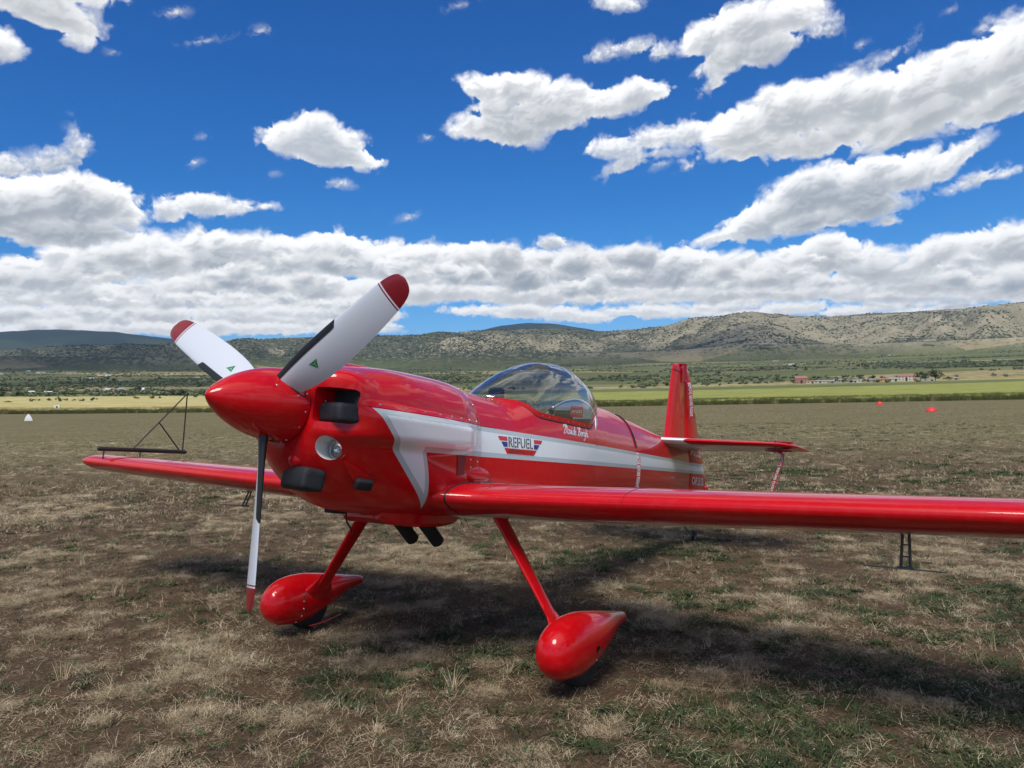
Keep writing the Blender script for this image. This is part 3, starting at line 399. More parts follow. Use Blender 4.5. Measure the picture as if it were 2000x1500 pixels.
# clouds of the rest of the sky
inside = g.mul(g.mul(g.step(g.m('ABSOLUTE', az), 52.0, 47.0), g.step(el, 41.0, 37.0)), g.step(y, -.02, .02))
zz = g.add(g.mx(z, 0.0), .22)
pv = g.comb(g.m('DIVIDE', x, zz), g.m('DIVIDE', y, zz), 0.0)
n1 = g.noise(pv, 1.15, 6, .55, .3); n2 = g.noise(g.vm('ADD', pv, (.0, .10, 0)), 1.15, 4, .55, .3)
ca = g.mul(g.mul(g.step(n1, .455, .54), g.sub(1.0, inside)), g.step(z, .0, .06))
cb = g.lin(g.sub(n1, n2), -.06, .07, .62, .92)
cc = g.ramp(cb, [(0, (.36, .39, .43)), (.6, (.36, .39, .43)), (.92, (.98, .98, .98))])
sr, sg, sb = g.sep(g.vm('MULTIPLY', sky.outputs[0], (0.062, 0.088, 0.110)))
skycol = g.comb(g.mul(g.m('POWER', sr, 2.33), 45.0), g.mul(g.m('POWER', sg, 1.29), 12.03), g.mul(g.m('POWER', sb, .99), 11.15))
skycol = g.vm('MINIMUM', skycol, (3.6, 6.2, 9.9))
bg1 = g.new('ShaderNodeBackground'); bg1.inputs[1].default_value = 0.10
pre_a = g.mn(g.add(ti.outputs['Alpha'], ca), 1.0)
g.put(bg1.inputs[0], g.vm('SCALE', skycol, sc=g.sub(1.0, pre_a)))
bg2 = g.new('ShaderNodeBackground'); bg2.inputs[1].default_value = 1.0
g.put(bg2.inputs[0], g.vm('ADD', ti.outputs['Color'], g.vm('SCALE', cc, sc=ca)))
ad = g.new('ShaderNodeAddShader')
g.l.new(bg1.outputs[0], ad.inputs[0]); g.l.new(bg2.outputs[0], ad.inputs[1]); g.l.new(ad.outputs[0], out.inputs[0])
W.cycles.sampling_method = 'MANUAL'; W.cycles.sample_map_resolution = 1024

# ------------------------------------------------------------------ helpers
def tag(o, label=None, cat=None, group=None, kind=None):
    if label: o['label'] = label
    if cat: o['category'] = cat
    if group: o['group'] = group
    if kind: o['kind'] = kind
    return o


def link(name, me, parent=None, mats=()):
    o = bpy.data.objects.new(name, me)
    COL.objects.link(o)
    if parent is not None: o.parent = parent
    for mt in mats: me.materials.append(mt)
    return o


def empty(name, loc=(0, 0, 0)):
    o = bpy.data.objects.new(name, None)
    COL.objects.link(o); o.location = loc; o.empty_display_size = .2
    return o


def mesh(name, vs, fs, smooth=True, mi=None):
    me = bpy.data.meshes.new(name)
    me.from_pydata([tuple(v) for v in vs], [], [tuple(f) for f in fs])
    me.polygons.foreach_set('use_smooth', [smooth] * len(me.polygons))
    if mi is not None: me.polygons.foreach_set('material_index', mi)
    me.update()
    return me


def fix(me, ang=None):
    bm = bmesh.new(); bm.from_mesh(me)
    bmesh.ops.recalc_face_normals(bm, faces=bm.faces)
    bm.to_mesh(me); bm.free()
    if ang is not None: me.set_sharp_from_angle(angle=R(ang))
    me.update()
    return me


def bm_mesh(name, bm, smooth=False, ang=None):
    bmesh.ops.recalc_face_normals(bm, faces=bm.faces)
    me = bpy.data.meshes.new(name); bm.to_mesh(me); bm.free()
    me.polygons.foreach_set('use_smooth', [smooth] * len(me.polygons))
    if smooth and ang: me.set_sharp_from_angle(angle=R(ang))
    return me


def loft(rings, cap=True, closed=True):
    """rings: list of equally long point lists"""
    n = len(rings[0]); vs = [p for r in rings for p in r]; fs = []
    k = n if closed else n - 1
    for i in range(len(rings) - 1):
        for j in range(k):
            a = i * n + j; b = i * n + (j + 1) % n
            fs.append((a, b, b + n, a + n))
    if cap and closed:
        fs.append(tuple(range(n - 1, -1, -1))); o = (len(rings) - 1) * n
        fs.append(tuple(o + j for j in range(n)))
    return vs, fs


def tube_pts(path, rad, n=10):
    """rings along a path with a round section (rad number or list)"""
    path = [Vector(p) for p in path]
    rings = []
    up_ = None
    for i, p in enumerate(path):
        d_ = (path[min(i + 1, len(path) - 1)] - path[max(i - 1, 0)]).normalized()
        if up_ is None:
            up_ = d_.orthogonal().normalized()
        up_ = (up_ - d_ * up_.dot(d_)).normalized()
        s_ = d_.cross(up_)
        r_ = rad[i] if isinstance(rad, (list, tuple)) else rad
        rings.append([p + (up_ * math.cos(a) + s_ * math.sin(a)) * r_ for a in [2 * math.pi * k / n for k in range(n)]])
    return rings


def tube(name, path, rad, mat, parent, n=10, ang=50):
    vs, fs = loft(tube_pts(path, rad, n))
    return link(name, fix(mesh(name, vs, fs), ang), parent, [mat])


def box_bm(bm, c, s, rot=None, bev=0.0, seg=2):
    r_ = bmesh.ops.create_cube(bm, size=1.0)
    vs = r_['verts']
    for v in vs:
        q = Vector((v.co.x * s[0], v.co.y * s[1], v.co.z * s[2]))
        if rot is not None: q = rot @ q
        v.co = q + Vector(c)
    if bev:
        es = list({e for v in vs for e in v.link_edges})
        bmesh.ops.bevel(bm, geom=es, offset=bev, segments=seg, affect='EDGES', profile=.6)


def box(name, c, s, mat, parent=None, rot=None, bev=0.0, seg=2, smooth=False):
    bm = bmesh.new(); box_bm(bm, c, s, rot, bev, seg)
    return link(name, bm_mesh(name, bm, smooth, 40), parent, [mat])


def interp(tab, x):
    """smooth (monotone-ish) interpolation in a table of rows (x, a, b, ...)"""
    xs = [r_[0] for r_ in tab]
    if x <= xs[0]: return tab[0][1:]
    if x >= xs[-1]: return tab[-1][1:]
    i = max(k for k in range(len(xs)) if xs[k] <= x)
    h = xs[i + 1] - xs[i]; t_ = (x - xs[i]) / h
    res = []
    for c in range(1, len(tab[0])):
        y0, y1 = tab[i][c], tab[i + 1][c]
        dl = (y1 - y0) / h

        def slope(k):
            if k <= 0: return (tab[1][c] - tab[0][c]) / (xs[1] - xs[0])
            if k >= len(xs) - 1: return (tab[-1][c] - tab[-2][c]) / (xs[-1] - xs[-2])
            a = (tab[k][c] - tab[k - 1][c]) / (xs[k] - xs[k - 1]); b = (tab[k + 1][c] - tab[k][c]) / (xs[k + 1] - xs[k])
            return 0 if a * b <= 0 else 2 * a * b / (a + b)
        m0, m1 = slope(i), slope(i + 1)
        res.append((2 * t_**3 - 3 * t_**2 + 1) * y0 + (t_**3 - 2 * t_**2 + t_) * h * m0 + (-2 * t_**3 + 3 * t_**2) * y1 + (t_**3 - t_**2) * h * m1)
    return res


def sstep(a, b, x):
    t_ = min(1.0, max(0.0, (x - a) / (b - a))); return t_ * t_ * (3 - 2 * t_)


# ------------------------------------------------------------------ materials
def new_mat(name):
    mt = bpy.data.materials.new(name); mt.use_nodes = True
    g_ = NG(mt.node_tree)
    b = mt.node_tree.nodes['Principled BSDF']
    return mt, g_, b


def plain(name, col, rough=.5, metal=0.0, coat=0.0, spec=.5, var=0.0, vscale=8.0, bump=0.0, bscale=60.0, coat_r=.03):
    mt, g_, b = new_mat(name)
    b.inputs['Roughness'].default_value = rough; b.inputs['Metallic'].default_value = metal
    b.inputs['Coat Weight'].default_value = coat; b.inputs['Coat Roughness'].default_value = coat_r
    b.inputs['Specular IOR Level'].default_value = spec
    co = g_.new('ShaderNodeTexCoord').outputs['Object']
    if var:
        n_ = g_.noise(co, vscale, 4, .6)
        lo = tuple(c * (1 - var) for c in col); hi = tuple(min(1, c * (1 + var)) for c in col)
        g_.put(b.inputs['Base Color'], g_.mix(g_.lin(n_, .3, .7), lo, hi))
    else:
        b.inputs['Base Color'].default_value = (*col, 1)
    if bump:
        g_.l.new(g_.bump(g_.noise(co, bscale, 4, .6), bump, .004), b.inputs['Normal'])
    return mt


RED = (0.56, 0.0008, 0.0060)
WHITE = (0.77, 0.82, 0.85)
GREY = (0.47, 0.54, 0.57)


def paint(name, masks=None, col=RED):
    """glossy aircraft paint; masks(g, u, v, w) -> list of (factor, colour) laid over the red"""
    mt, g_, b = new_mat(name)
    co = g_.new('ShaderNodeTexCoord').outputs['Object']
    x_, y_, z_ = g_.sep(co)
    c = None
    dirt = g_.noise(co, 3.0, 5, .6)
    base = g_.mix(g_.lin(dirt, .35, .7), tuple(k * .93 for k in col), tuple(min(1, k * 1.04) for k in col))
    if masks:
        for fac, cc_ in masks(g_, g_.add(y_, U0), x_, g_.add(z_, W0)):
            base = g_.mix(fac, base, cc_)
    # thin film of dust
    dust = g_.mul(g_.lin(g_.noise(co, 22.0, 6, .7), .48, .8), .05)
    base = g_.mix(dust, base, (.42, .33, .24))
    g_.put(b.inputs['Base Color'], base)
    b.inputs['Roughness'].default_value = .4
    b.inputs['Specular IOR Level'].default_value = .12
    b.inputs['Coat Weight'].default_value = .9
    g_.put(b.inputs['Coat Roughness'], g_.lin(g_.noise(co, 5.0, 5, .65), .3, .8, .045, .12))
    b.inputs['Coat IOR'].default_value = 1.42
    # slight waviness of the skin
    wv = g_.noise(co, 2.6, 2, .5)
    g_.l.new(g_.bump(wv, .12, .02), b.inputs['Coat Normal'])
    return mt


def airframe_stripe(g_, u, v, w):
    """white arrow with grey border running down the side"""
    top = g_.sub(g_.add(g_.mul(g_.sub(u, TOP0[0]), TOPS), TOP0[1]), w)          # >0 below the top line
    bot = g_.sub(w, g_.add(g_.mul(g_.sub(u, BOT0[0]), BOTS), BOT0[1]))          # >0 above the bottom line
    # slanted front edge from the top corner to the point of the arrow, slightly bowed
    (ua, wa), (ub, wb) = ARROW
    dx, dz = ub - ua, wb - wa; L_ = math.hypot(dx, dz)
    tt = g_.mul(g_.add(g_.mul(g_.sub(u, ua), dx / L_), g_.mul(g_.sub(w, wa), dz / L_)), 1 / L_)
    fr = g_.add(g_.mul(g_.sub(u, ua), -dz / L_), g_.mul(g_.sub(w, wa), dx / L_))
    fr = g_.add(fr, g_.mul(g_.mul(tt, g_.sub(1.0, tt)), .08))
    rear = g_.sub(g_.add(g_.mul(g_.sub(w, wb), REARS), ub), u)                  # >0 ahead of the rear edge of the arrow
    d_ = g_.mn(g_.mn(top, fr), g_.mx(bot, rear))
    return [(g_.step(d_, -.0012, .0012), GREY), (g_.step(d_, BORDER - .001, BORDER + .001), WHITE)]

# ------------------------------------------------------------------ the aeroplane
# plane axes: u aft, v to port, w up, origin at the propeller hub
HUB = Vector((-1.23976822, 4.01169088, 1.57346510))
AX_A = Vector((0.55244585, 0.81635751, -0.16841617))
AX_V = Vector((0.82818735, -0.56045135, 0.0))
AX_W = Vector((0.09438907, 0.13948014, 0.98571598))
U0, W0 = 1.42, -1.3535
TOP0, TOPS = (0.335, .035), .038
BOT0, BOTS = (2.374, -.058), .055
ARROW = ((0.316, .034), (0.935, -.456))
REARS, BORDER = -.50, .03


def P(u, v, w): return Vector((v, u - U0, w - W0))
def world(u, v, w): return HUB + AX_A * u + AX_V * v + AX_W * w


plane = empty("aerobatic_airplane")
mw = Matrix((AX_V, AX_A, AX_W)).transposed().to_4x4()
mw.translation = world(U0, 0, W0)
plane.matrix_world = mw
tag(plane, "glossy red low-wing aerobatic monoplane with white arrow stripe, bubble canopy and three-blade propeller", "airplane")

M_red = paint("red_paint")
M_body = paint("red_paint_with_stripe", airframe_stripe)
M_black = plain("black_fabric", (.012, .014, .020), .75, bump=.6, bscale=45, var=.4)
M_blk = plain("black_rubber_guard", (.010, .011, .013), .42)
M_seam = plain("seam_shadow", (.012, .004, .004), .6)
M_steel = plain("steel_screw", (.55, .55, .56), .28, metal=1.0)
M_bwhite = plain("white_blade_paint", (.60, .64, .72), .34, coat=.25, coat_r=.15)
M_tip = plain("dark_red_blade_tip", (.22, .004, .014), .35, coat=.3)
M_tyre = plain("tyre_rubber", (.018, .018, .020), .85, var=.4, bump=.4, bscale=90)
M_white = plain("white_gloss_paint", (.86, .87, .87), .25, coat=.8)
M_grey = plain("grey_metal", (.20, .21, .20), .5, metal=.6, var=.2)
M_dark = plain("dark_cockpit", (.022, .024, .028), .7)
M_trim = plain("pale_grey_trim", (.30, .34, .39), .6)
M_ink = plain("black_lettering", (.012, .012, .016), .4)
M_blue = plain("navy_blue_print", (.012, .020, .24), .35, coat=.6)
M_lred = plain("bright_red_print", (.62, .006, .012), .35, coat=.6)
M_lwhite = plain("white_lettering", (.78, .80, .82), .35, coat=.5)
M_green = plain("green_print", (.004, .24, .055), .4)
M_ribbon = plain("red_ribbon_cloth", (.42, .006, .03), .7, bump=.3, bscale=200)
M_carbon = plain("black_carbon_tube", (.012, .012, .013), .45)

# sections: u, half width, top, bottom, centre height, exponent above, exponent below
COWL = [
    (0.115, .205, .215, -.195, .020, 2.0, 2.0),
    (0.122, .245, .226, -.232, .026, 2.1, 1.85),
    (0.145, .300, .236, -.290, .030, 2.3, 1.70),
    (0.19, .348, .247, -.352, .030, 2.5, 1.65),
    (0.26, .386, .258, -.415, .030, 2.7, 1.65),
    (0.36, .404, .274, -.464, .020, 2.8, 1.75),
    (0.50, .412, .292, -.497, .005, 2.8, 1.95),
    (0.66, .414, .312, -.509, -.02, 2.7, 2.3),
    (0.86, .412, .331, -.514, -.05, 2.5, 2.8),
    (1.10, .405, .343, -.514, -.07, 2.4, 3.0),
    (1.26, .392, .346, -.510, -.08, 2.3, 3.0),
    (1.33, .375, .340, -.505, -.08, 2.25, 3.0)]
BODY = [
    (1.325, .366, .330, -.50, -.09, 2.3, 3.0),
    (1.55, .362, .325, -.49, -.10, 2.4, 3.0),
    (1.72, .360, .320, -.475, -.10, 2.5, 3.0),
    (1.90, .358, .372, -.465, -.10, 2.5, 3.0),
    (2.10, .356, .440, -.455, -.10, 2.5, 3.0),
    (2.45, .350, .480, -.43, -.08, 2.6, 3.0),
    (2.80, .335, .490, -.40, -.06, 2.5, 3.0),
    (3.05, .316, .500, -.375, -.04, 2.3, 3.0),
    (3.30, .296, .512, -.35, -.02, 2.05, 3.0),
    (3.52, .276, .516, -.33, .0, 1.95, 3.0),
    (3.80, .250, .499, -.305, .02, 1.9, 2.9),
    (4.20, .210, .476, -.275, .04, 1.9, 2.8),
    (4.60, .166, .448, -.245, .06, 1.9, 2.7),
    (5.00, .118, .425, -.215, .08, 1.9, 2.6),
    (5.40, .062, .410, -.185, .10, 2.0, 2.4),
    (5.62, .030, .400, -.165, .10, 2.0, 2.2)]


def half_width(u, w):
    b, wt, wb, wc, nt, nb = interp(BODY, u)
    if w >= wt: return 0.0
    return b * max(0.0, 1 - (max(0, w - wc) / (wt - wc)) ** nt) ** (1 / nt)


def gauss(x, s): return math.exp(-.5 * (x / s) ** 2)


def bulges(u, v, w):
    """outward swelling of the cowling, metres"""
    a = abs(v); q = 0.0
    if v > -9:
        # long exhaust cheek
        f = sstep(.18, .40, u) * (1 - sstep(1.10, 1.29, u))
        t_ = (w + .035 - .03 * (u - .7)) / (.088 - .022 * sstep(.8, 1.25, u))
        if a > .2 and abs(t_) < 1.6: q += .058 * f * (1 - sstep(.45, 1.45, abs(t_)))
        # swelling above the seam
        f2 = sstep(.35, .7, u) * (1 - sstep(1.12, 1.33, u))
        if a > .15: q += .020 * f2 * gauss(w - .17, .075)
        # small blister low on the side
        q += .030 * gauss(u - 1.00, .045) * gauss(w + .355, .022) if a > .3 else 0
        # lip of the air intake
        r_ = math.hypot(a - .30, 1.15 * (w - .035))
        q += .022 * gauss(r_ - .165, .03) * (1 - sstep(.22, .40, u))
    return q


def section(tab, u, n=144, bulge=True):
    b, wt, wb, wc, nt, nb = interp(tab, u)
    raw = []
    M_ = 400
    for k in range(M_):
        a = 2 * math.pi * k / M_
        c, s = math.cos(a), math.sin(a)
        ex = nt if s > 0 else nb
        h = (wt - wc) if s > 0 else (wc - wb)
        raw.append((b * math.copysign(abs(c) ** (2 / ex), c), wc + h * math.copysign(abs(s) ** (2 / ex), s)))
    # even spacing along the outline
    acc = [0.0]
    for k in range(M_):
        p0, p1 = raw[k], raw[(k + 1) % M_]; acc.append(acc[-1] + math.hypot(p1[0] - p0[0], p1[1] - p0[1]))
    tot = acc[-1]; pts = []; j = 0
    for i in range(n):
        t_ = tot * (i + .5) / n
        while acc[j + 1] < t_: j += 1
        f = (t_ - acc[j]) / (acc[j + 1] - acc[j] or 1); p0, p1 = raw[j], raw[(j + 1) % M_]
        v, w = p0[0] + (p1[0] - p0[0]) * f, p0[1] + (p1[1] - p0[1]) * f
        if bulge:
            q = bulges(u, v, w)
            if q:
                nv, nw = (p1[1] - p0[1]), -(p1[0] - p0[0]); L_ = math.hypot(nv, nw) or 1
                v += q * nv / L_; w += q * nw / L_
        pts.append(P(u, v, w))
    return pts


def frange(a, b, n): return [a + (b - a) * i / (n - 1) for i in range(n)]


def solid(name, rings):
    vs, fs = loft(rings)
    return fix(mesh(name, vs, fs))


def boolean(me, cutters, op='DIFFERENCE'):
    o = bpy.data.objects.new('tmp', me); COL.objects.link(o)
    cs = []
    for c in cutters:
        co_ = bpy.data.objects.new('tmpc', c); COL.objects.link(co_); cs.append(co_)
        md = o.modifiers.new('b', 'BOOLEAN'); md.object = co_; md.operation = op; md.solver = 'EXACT'
        md.material_mode = 'TRANSFER'
    dg = bpy.context.evaluated_depsgraph_get(); dg.update()
    res = bpy.data.meshes.new_from_object(o.evaluated_get(dg))
    for c in cs: bpy.data.objects.remove(c)
    bpy.data.objects.remove(o)
    return res


# ---- cowling
us = [.115, .117, .12, .125, .132, .14, .15, .162, .176, .192, .21] + frange(.23, 1.33, 112)
me = solid('cowl', [section(COWL, u, 230) for u in us])
me.materials.append(M_body)


def cutter_box(c, s, mat, rot=None, bev=.02):
    bm = bmesh.new(); box_bm(bm, c, s, rot, bev, 4)
    q = bm_mesh('c', bm); q.materials.append(mat); return q


def cutter_cyl(p0, p1, r0, r1, mat, n=48):
    vs, fs = loft(tube_pts([p0, p1], [r0, r1], n)); q = fix(mesh('c', vs, fs)); q.materials.append(mat); return q


cut = []
for sg in (1, -1):
    rt = Matrix.Rotation(R(6 * sg), 3, 'Z')
    cut.append(cutter_box(P(.20, .296 * sg, .026), (.188, .34, .174), M_red, rt, .026))
LIGHT_A, LIGHT_B = P(.06, .315, -.205), P(.36, .205, -.175)
cut.append(cutter_cyl(P(.04, .325, -.207), P(.30, .226, -.181), .084, .046, M_white))
me = boolean(me, cut)
# split at the seam between upper and lower cowling
bm = bmesh.new(); bm.from_mesh(me)
pn = Vector((0, -TOPS, 1)).normalized(); pc = P(TOP0[0], 0, TOP0[1] + .004)
bmesh.ops.bisect_plane(bm, geom=bm.verts[:] + bm.edges[:] + bm.faces[:], plane_co=pc, plane_no=pn, dist=1e-6)
bm_u = bm.copy()
for b_, s_ in ((bm, 1), (bm_u, -1)):
    dl = [f for f in b_.faces if (f.calc_center_median() - pc).dot(pn) * s_ > 0]
    bmesh.ops.delete(b_, geom=dl, context='FACES')
for v_ in bm_u.verts:      # the upper half laps over the lower by a hair
    v_.co.z += .0012
    v_.co.x *= 1.004


def finish(bm_, name, ang=38):
    q = bpy.data.meshes.new(name); bm_.to_mesh(q); bm_.free()
    for mt in me.materials: q.materials.append(mt)
    q.polygons.foreach_set('use_smooth', [True] * len(q.polygons))
    q.set_sharp_from_angle(angle=R(ang))
    return q


cowl_lo = link('lower_cowling', finish(bm, 'lower_cowling'), plane)
cowl_up = link('upper_cowling', finish(bm_u, 'upper_cowling'), plane)

# ---- fuselage with the cockpit opening
us = frange(1.322, 5.62, 150)
body_me = solid('fuselage', [section(BODY, u, 112, False) for u in us])
body_me.materials.append(M_body)


def canopy_edge(u):
    """height and half width of the canopy sill"""
    w_ = interp([(1.66, .330), (1.76, .322), (1.86, .318), (1.96, .296), (2.06, .246), (2.10, .240), (2.45, .246),
                 (2.83, .258), (2.92, .300), (3.08, .388), (3.26, .470), (3.42, .512), (3.50, .520)], u)[0]
    return w_, half_width(u, w_)


rings = []
for u in frange(1.72, 3.46, 80):
    w_, b_ = canopy_edge(u)
    in_ = sstep(1.90, 1.92, u) * (1 - sstep(2.95, 2.97, u))
    b_ = max(.02, b_ - .014); fl = w_ - .004 - in_ * .46
    rings.append([P(u, -.8, w_ + .5), P(u, .8, w_ + .5), P(u, .8, w_), P(u, b_, w_), P(u, b_ * .96, fl), P(u, -b_ * .96, fl), P(u, -b_, w_), P(u, -.8, w_)])
vs, fs = loft(rings); cme = fix(mesh('c', vs, fs, False)); cme.materials.append(M_dark)
body_me = boolean(body_me, [cme])
body_me.polygons.foreach_set('use_smooth', [True] * len(body_me.polygons)); body_me.set_sharp_from_angle(angle=R(35))
body = link('fuselage', body_me, plane)

# surfaces for laying decals and screws
def bvh_of(objs):
    vs_, fs_ = [], []
    for o in objs:
        n0 = len(vs_); vs_ += [v.co.copy() for v in o.data.vertices]
        fs_ += [[n0 + i for i in p.vertices] for p in o.data.polygons]
    return BVHTree.FromPolygons(vs_, fs_)


SKIN = bvh_of([cowl_lo, cowl_up, body])


def on_side(u, w, off=.0016, side=1):
    o_ = P(u, 1.2 * side, w); h = SKIN.ray_cast(o_, Vector((-side, 0, 0)))
    if h[0] is None: return P(u, .35 * side, w), Vector((side, 0, 0))
    n_ = h[1]
    if n_.x * side < 0: n_ = -n_
    return h[0] + n_ * off, n_


def decal(name, polys, mat, parent, off=.0016, cell=.03, side=1):
    """flat print: polygons given in (u, w), laid on the side of the fuselage"""
    bm = bmesh.new()
    for pl_ in polys:
        vs_ = [bm.verts.new((a, b, 0)) for a, b in pl_]
        try: bm.faces.new(vs_)
        except ValueError: pass
    bmesh.ops.triangulate(bm, faces=bm.faces[:])
    for _ in range(6):
        es = [e for e in bm.edges if e.calc_length() > cell]
        if not es: break
        bmesh.ops.subdivide_edges(bm, edges=es, cuts=1)
        bmesh.ops.triangulate(bm, faces=bm.faces[:])
    for v_ in bm.verts: v_.co = on_side(v_.co.x, v_.co.y, off, side)[0]
    q = bpy.data.meshes.new(name); bm.to_mesh(q); bm.free()
    q.polygons.foreach_set('use_smooth', [True] * len(q.polygons))
    return link(name, q, parent, [mat])


def text_polys(s, size=1.0, shear=0.0, bold=0.0, spacing=1.0):
    """outline polygons (triangles) of a text in its own plane"""
    cu_ = bpy.data.curves.new('t', 'FONT'); cu_.body = s; cu_.size = size; cu_.shear = shear; cu_.offset = bold
    cu_.space_character = spacing; cu_.resolution_u = 2
    o_ = bpy.data.objects.new('t', cu_); COL.objects.link(o_)
    dg = bpy.context.evaluated_depsgraph_get(); dg.update()
    q = bpy.data.meshes.new_from_object(o_.evaluated_get(dg))
    res = [[(q.vertices[i].co.x, q.vertices[i].co.y) for i in p.vertices] for p in q.polygons]
    bpy.data.objects.remove(o_); bpy.data.curves.remove(cu_); bpy.data.meshes.remove(q)
    return res


def fit(polys, org, eu, ew):
    """map text polygons, scaled to unit width and height, to org + x*eu + y*ew"""
    xs = [p[0] for q in polys for p in q]; ys = [p[1] for q in polys for p in q]
    x0, x1, y0, y1 = min(xs), max(xs), min(ys), max(ys)
    return [[(org[0] + (a - x0) / (x1 - x0) * eu[0] + (b - y0) / (y1 - y0) * ew[0],
              org[1] + (a - x0) / (x1 - x0) * eu[1] + (b - y0) / (y1 - y0) * ew[1]) for a, b in q] for q in polys]


screw_me = None


def screw(pos, nrm, r=.0065, name='screw', parent=None, mat=None):
    global screw_me
    if screw_me is None:
        rr = [(.0, 1.0), (.35, .97), (.6, .8), (.62, .0)]
        rings = []
        for h, q in ((0, 1.0), (.30, .92), (.5, .6), (.5, .28), (.32, .2)):
            rings.append([Vector((math.cos(2 * math.pi * k / 10) * q, math.sin(2 * math.pi * k / 10) * q, h)) for k in range(10)])
        vs_, fs_ = loft(rings); screw_me = fix(mesh('screw', vs_, fs_), 40); screw_me.materials.append(M_steel)
    o_ = bpy.data.objects.new(name, screw_me); COL.objects.link(o_); o_.parent = parent or plane
    o_.matrix_local = Matrix.LocRotScale(pos, nrm.to_track_quat('Z', 'Y'), Vector((r, r, r)))
    return o_


# ---- spinner
def sp_r(s): return .193 * (1 - (1 - s) ** 1.95) ** .74


SP0, SP1 = -.36, .108
rings = []
for i in range(60):
    s = (i / 59) ** 1.6
    u = SP0 + (SP1 - SP0) * s; r_ = max(.0006, sp_r(s)); cw = .002 + .014 * s
    rings.append([P(u, r_ * math.sin(a), cw + r_ * math.cos(a)) for a in [2 * math.pi * k / 72 for k in range(72)]])
rings.append([P(SP1 + .001, .17 * math.sin(a), .016 + .17 * math.cos(a)) for a in [2 * math.pi * k / 72 for k in range(72)]])
vs, fs = loft(rings); spinner = link('spinner', fix(mesh('spinner', vs, fs), 50), plane, [M_red])
SC_W = .016
# black gap behind it
ringm = [[P(u, r_ * math.sin(a), SC_W + r_ * math.cos(a)) for a in [2 * math.pi * k / 48 for k in range(48)]] for u, r_ in ((.1095, .19), (.128, .19))]
vs, fs = loft(ringm); link('spinner_backplate', fix(mesh('spinner_backplate', vs, fs), 40), plane, [M_seam])


def sp_point(u, ang):
    s = (u - SP0) / (SP1 - SP0); r_ = sp_r(s); e = .004
    dr = (sp_r(min(1, s + e)) - sp_r(s - e)) / (2 * e if s + e < 1 else e + (1 - s)) / (SP1 - SP0)
    n_ = Vector((math.sin(ang), -dr, math.cos(ang))).normalized()
    return P(u, r_ * math.sin(ang), .002 + .014 * s + r_ * math.cos(ang)), n_


for u, dg_ in [(.088, x_) for x_ in (64, 73, 101, 126, 158, 170, 186, 214, 246, 284, 300, 330, 355, 20)] + [(-.075, 62), (.035, 78), (-.075, 182), (-.075, 302)]:
    p_, n_ = sp_point(u, R(dg_)); screw(p_, n_, .0062, parent=spinner)

# ---- propeller
prop = None
PHI0 = 56.7
BL = [  # r, chord, thickness, pitch deg, leading edge offset fraction
    (.10, .130, .060, 44, .50), (.19, .146, .046, 42, .48), (.27, .172, .036, 39, .45), (.38, .192, .028, 35.5, .43), (.52, .197, .022, 32, .42),
    (.68, .187, .017, 28.5, .42), (.82, .172, .013, 26, .43), (.92, .155, .010, 24, .44), (.97, .134, .008, 23, .44), (1.00, .104, .006, 22.5, .44), (1.018, .055, .004, 22, .44), (1.022, .02, .003, 22, .44)]


def blade_frame(ph):
    rad = Vector((math.sin(ph), 0, math.cos(ph)))               # x=v, y=u, z=w
    tan = Vector((-math.cos(ph), 0, math.sin(ph)))              # direction of travel
    return rad, tan


def blade_pt(ph, r_, f, side, lift=0.0):
    """f 0 = leading edge .. 1 = trailing edge, side +1 forward face"""
    ch, th, pit_, off_ = interp(BL, r_)
    rad, tan = blade_frame(ph)
    be = R(pit_)
    cd = tan * math.cos(be) + Vector((0, -1, 0)) * math.sin(be)      # towards the leading edge
    nd = Vector((0, -1, 0)) * math.cos(be) - tan * math.sin(be)      # forward face normal
    x_ = f
    yt = 5 * (.2969 * math.sqrt(max(x_, 0)) - .126 * x_ - .3516 * x_**2 + .2843 * x_**3 - .1036 * x_**4)
    camb = .035 * 4 * x_ * (1 - x_)
    h_ = (yt * th * side + camb * ch) + lift * side
    return P(0, 0, SC_W) + rad * r_ + cd * (off_ - x_) * ch + nd * h_


def airf(n):
    fr = [.5 * (1 - math.cos(math.pi * i / n)) for i in range(n + 1)]
    return [(f, 1) for f in fr[::-1]] + [(f, -1) for f in fr[1:-1]]


def blade_ring(ph, r_, n=14): return [blade_pt(ph, r_, f, s) for f, s in airf(n)]


def shell(ph, r0, r1, f0, f1, lift, nr=24, nf=8):
    """thin cover wrapped over a stretch of the blade from trailing fraction f1 on the front over the leading edge to f0 behind"""
    seq = [(f1 * (1 - i / nf) ** 1.6, 1) for i in range(nf)] + [(0, 1)] + [(f0 * (i / nf) ** 1.6, -1) for i in range(1, nf + 1)]
    rows = []
    for r_ in frange(r0, r1, nr):
        k = 1 - .9 * max(0, (r_ - (r1 - .03)) / .03) ** 2
        row = []
        ch, th, pit_, off_ = interp(BL, r_)
        rad, tan = blade_frame(ph); be = R(pit_)
        cd = tan * math.cos(be) + Vector((0, -1, 0)) * math.sin(be)
        for f, s in seq:
            p_ = blade_pt(ph, r_, f * k, s, lift)
            if f < .03: p_ = p_ + cd * lift * (1 - f / .03)
            row.append(p_)
        rows.append(row)
    n_ = len(seq)
    vs_ = [p_ for r_ in rows for p_ in r_]
    fs_ = [(i * n_ + j, i * n_ + j + 1, (i + 1) * n_ + j + 1, (i + 1) * n_ + j) for i in range(nr - 1) for j in range(n_ - 1)]
    return mesh('leading_edge_guard', vs_, fs_)


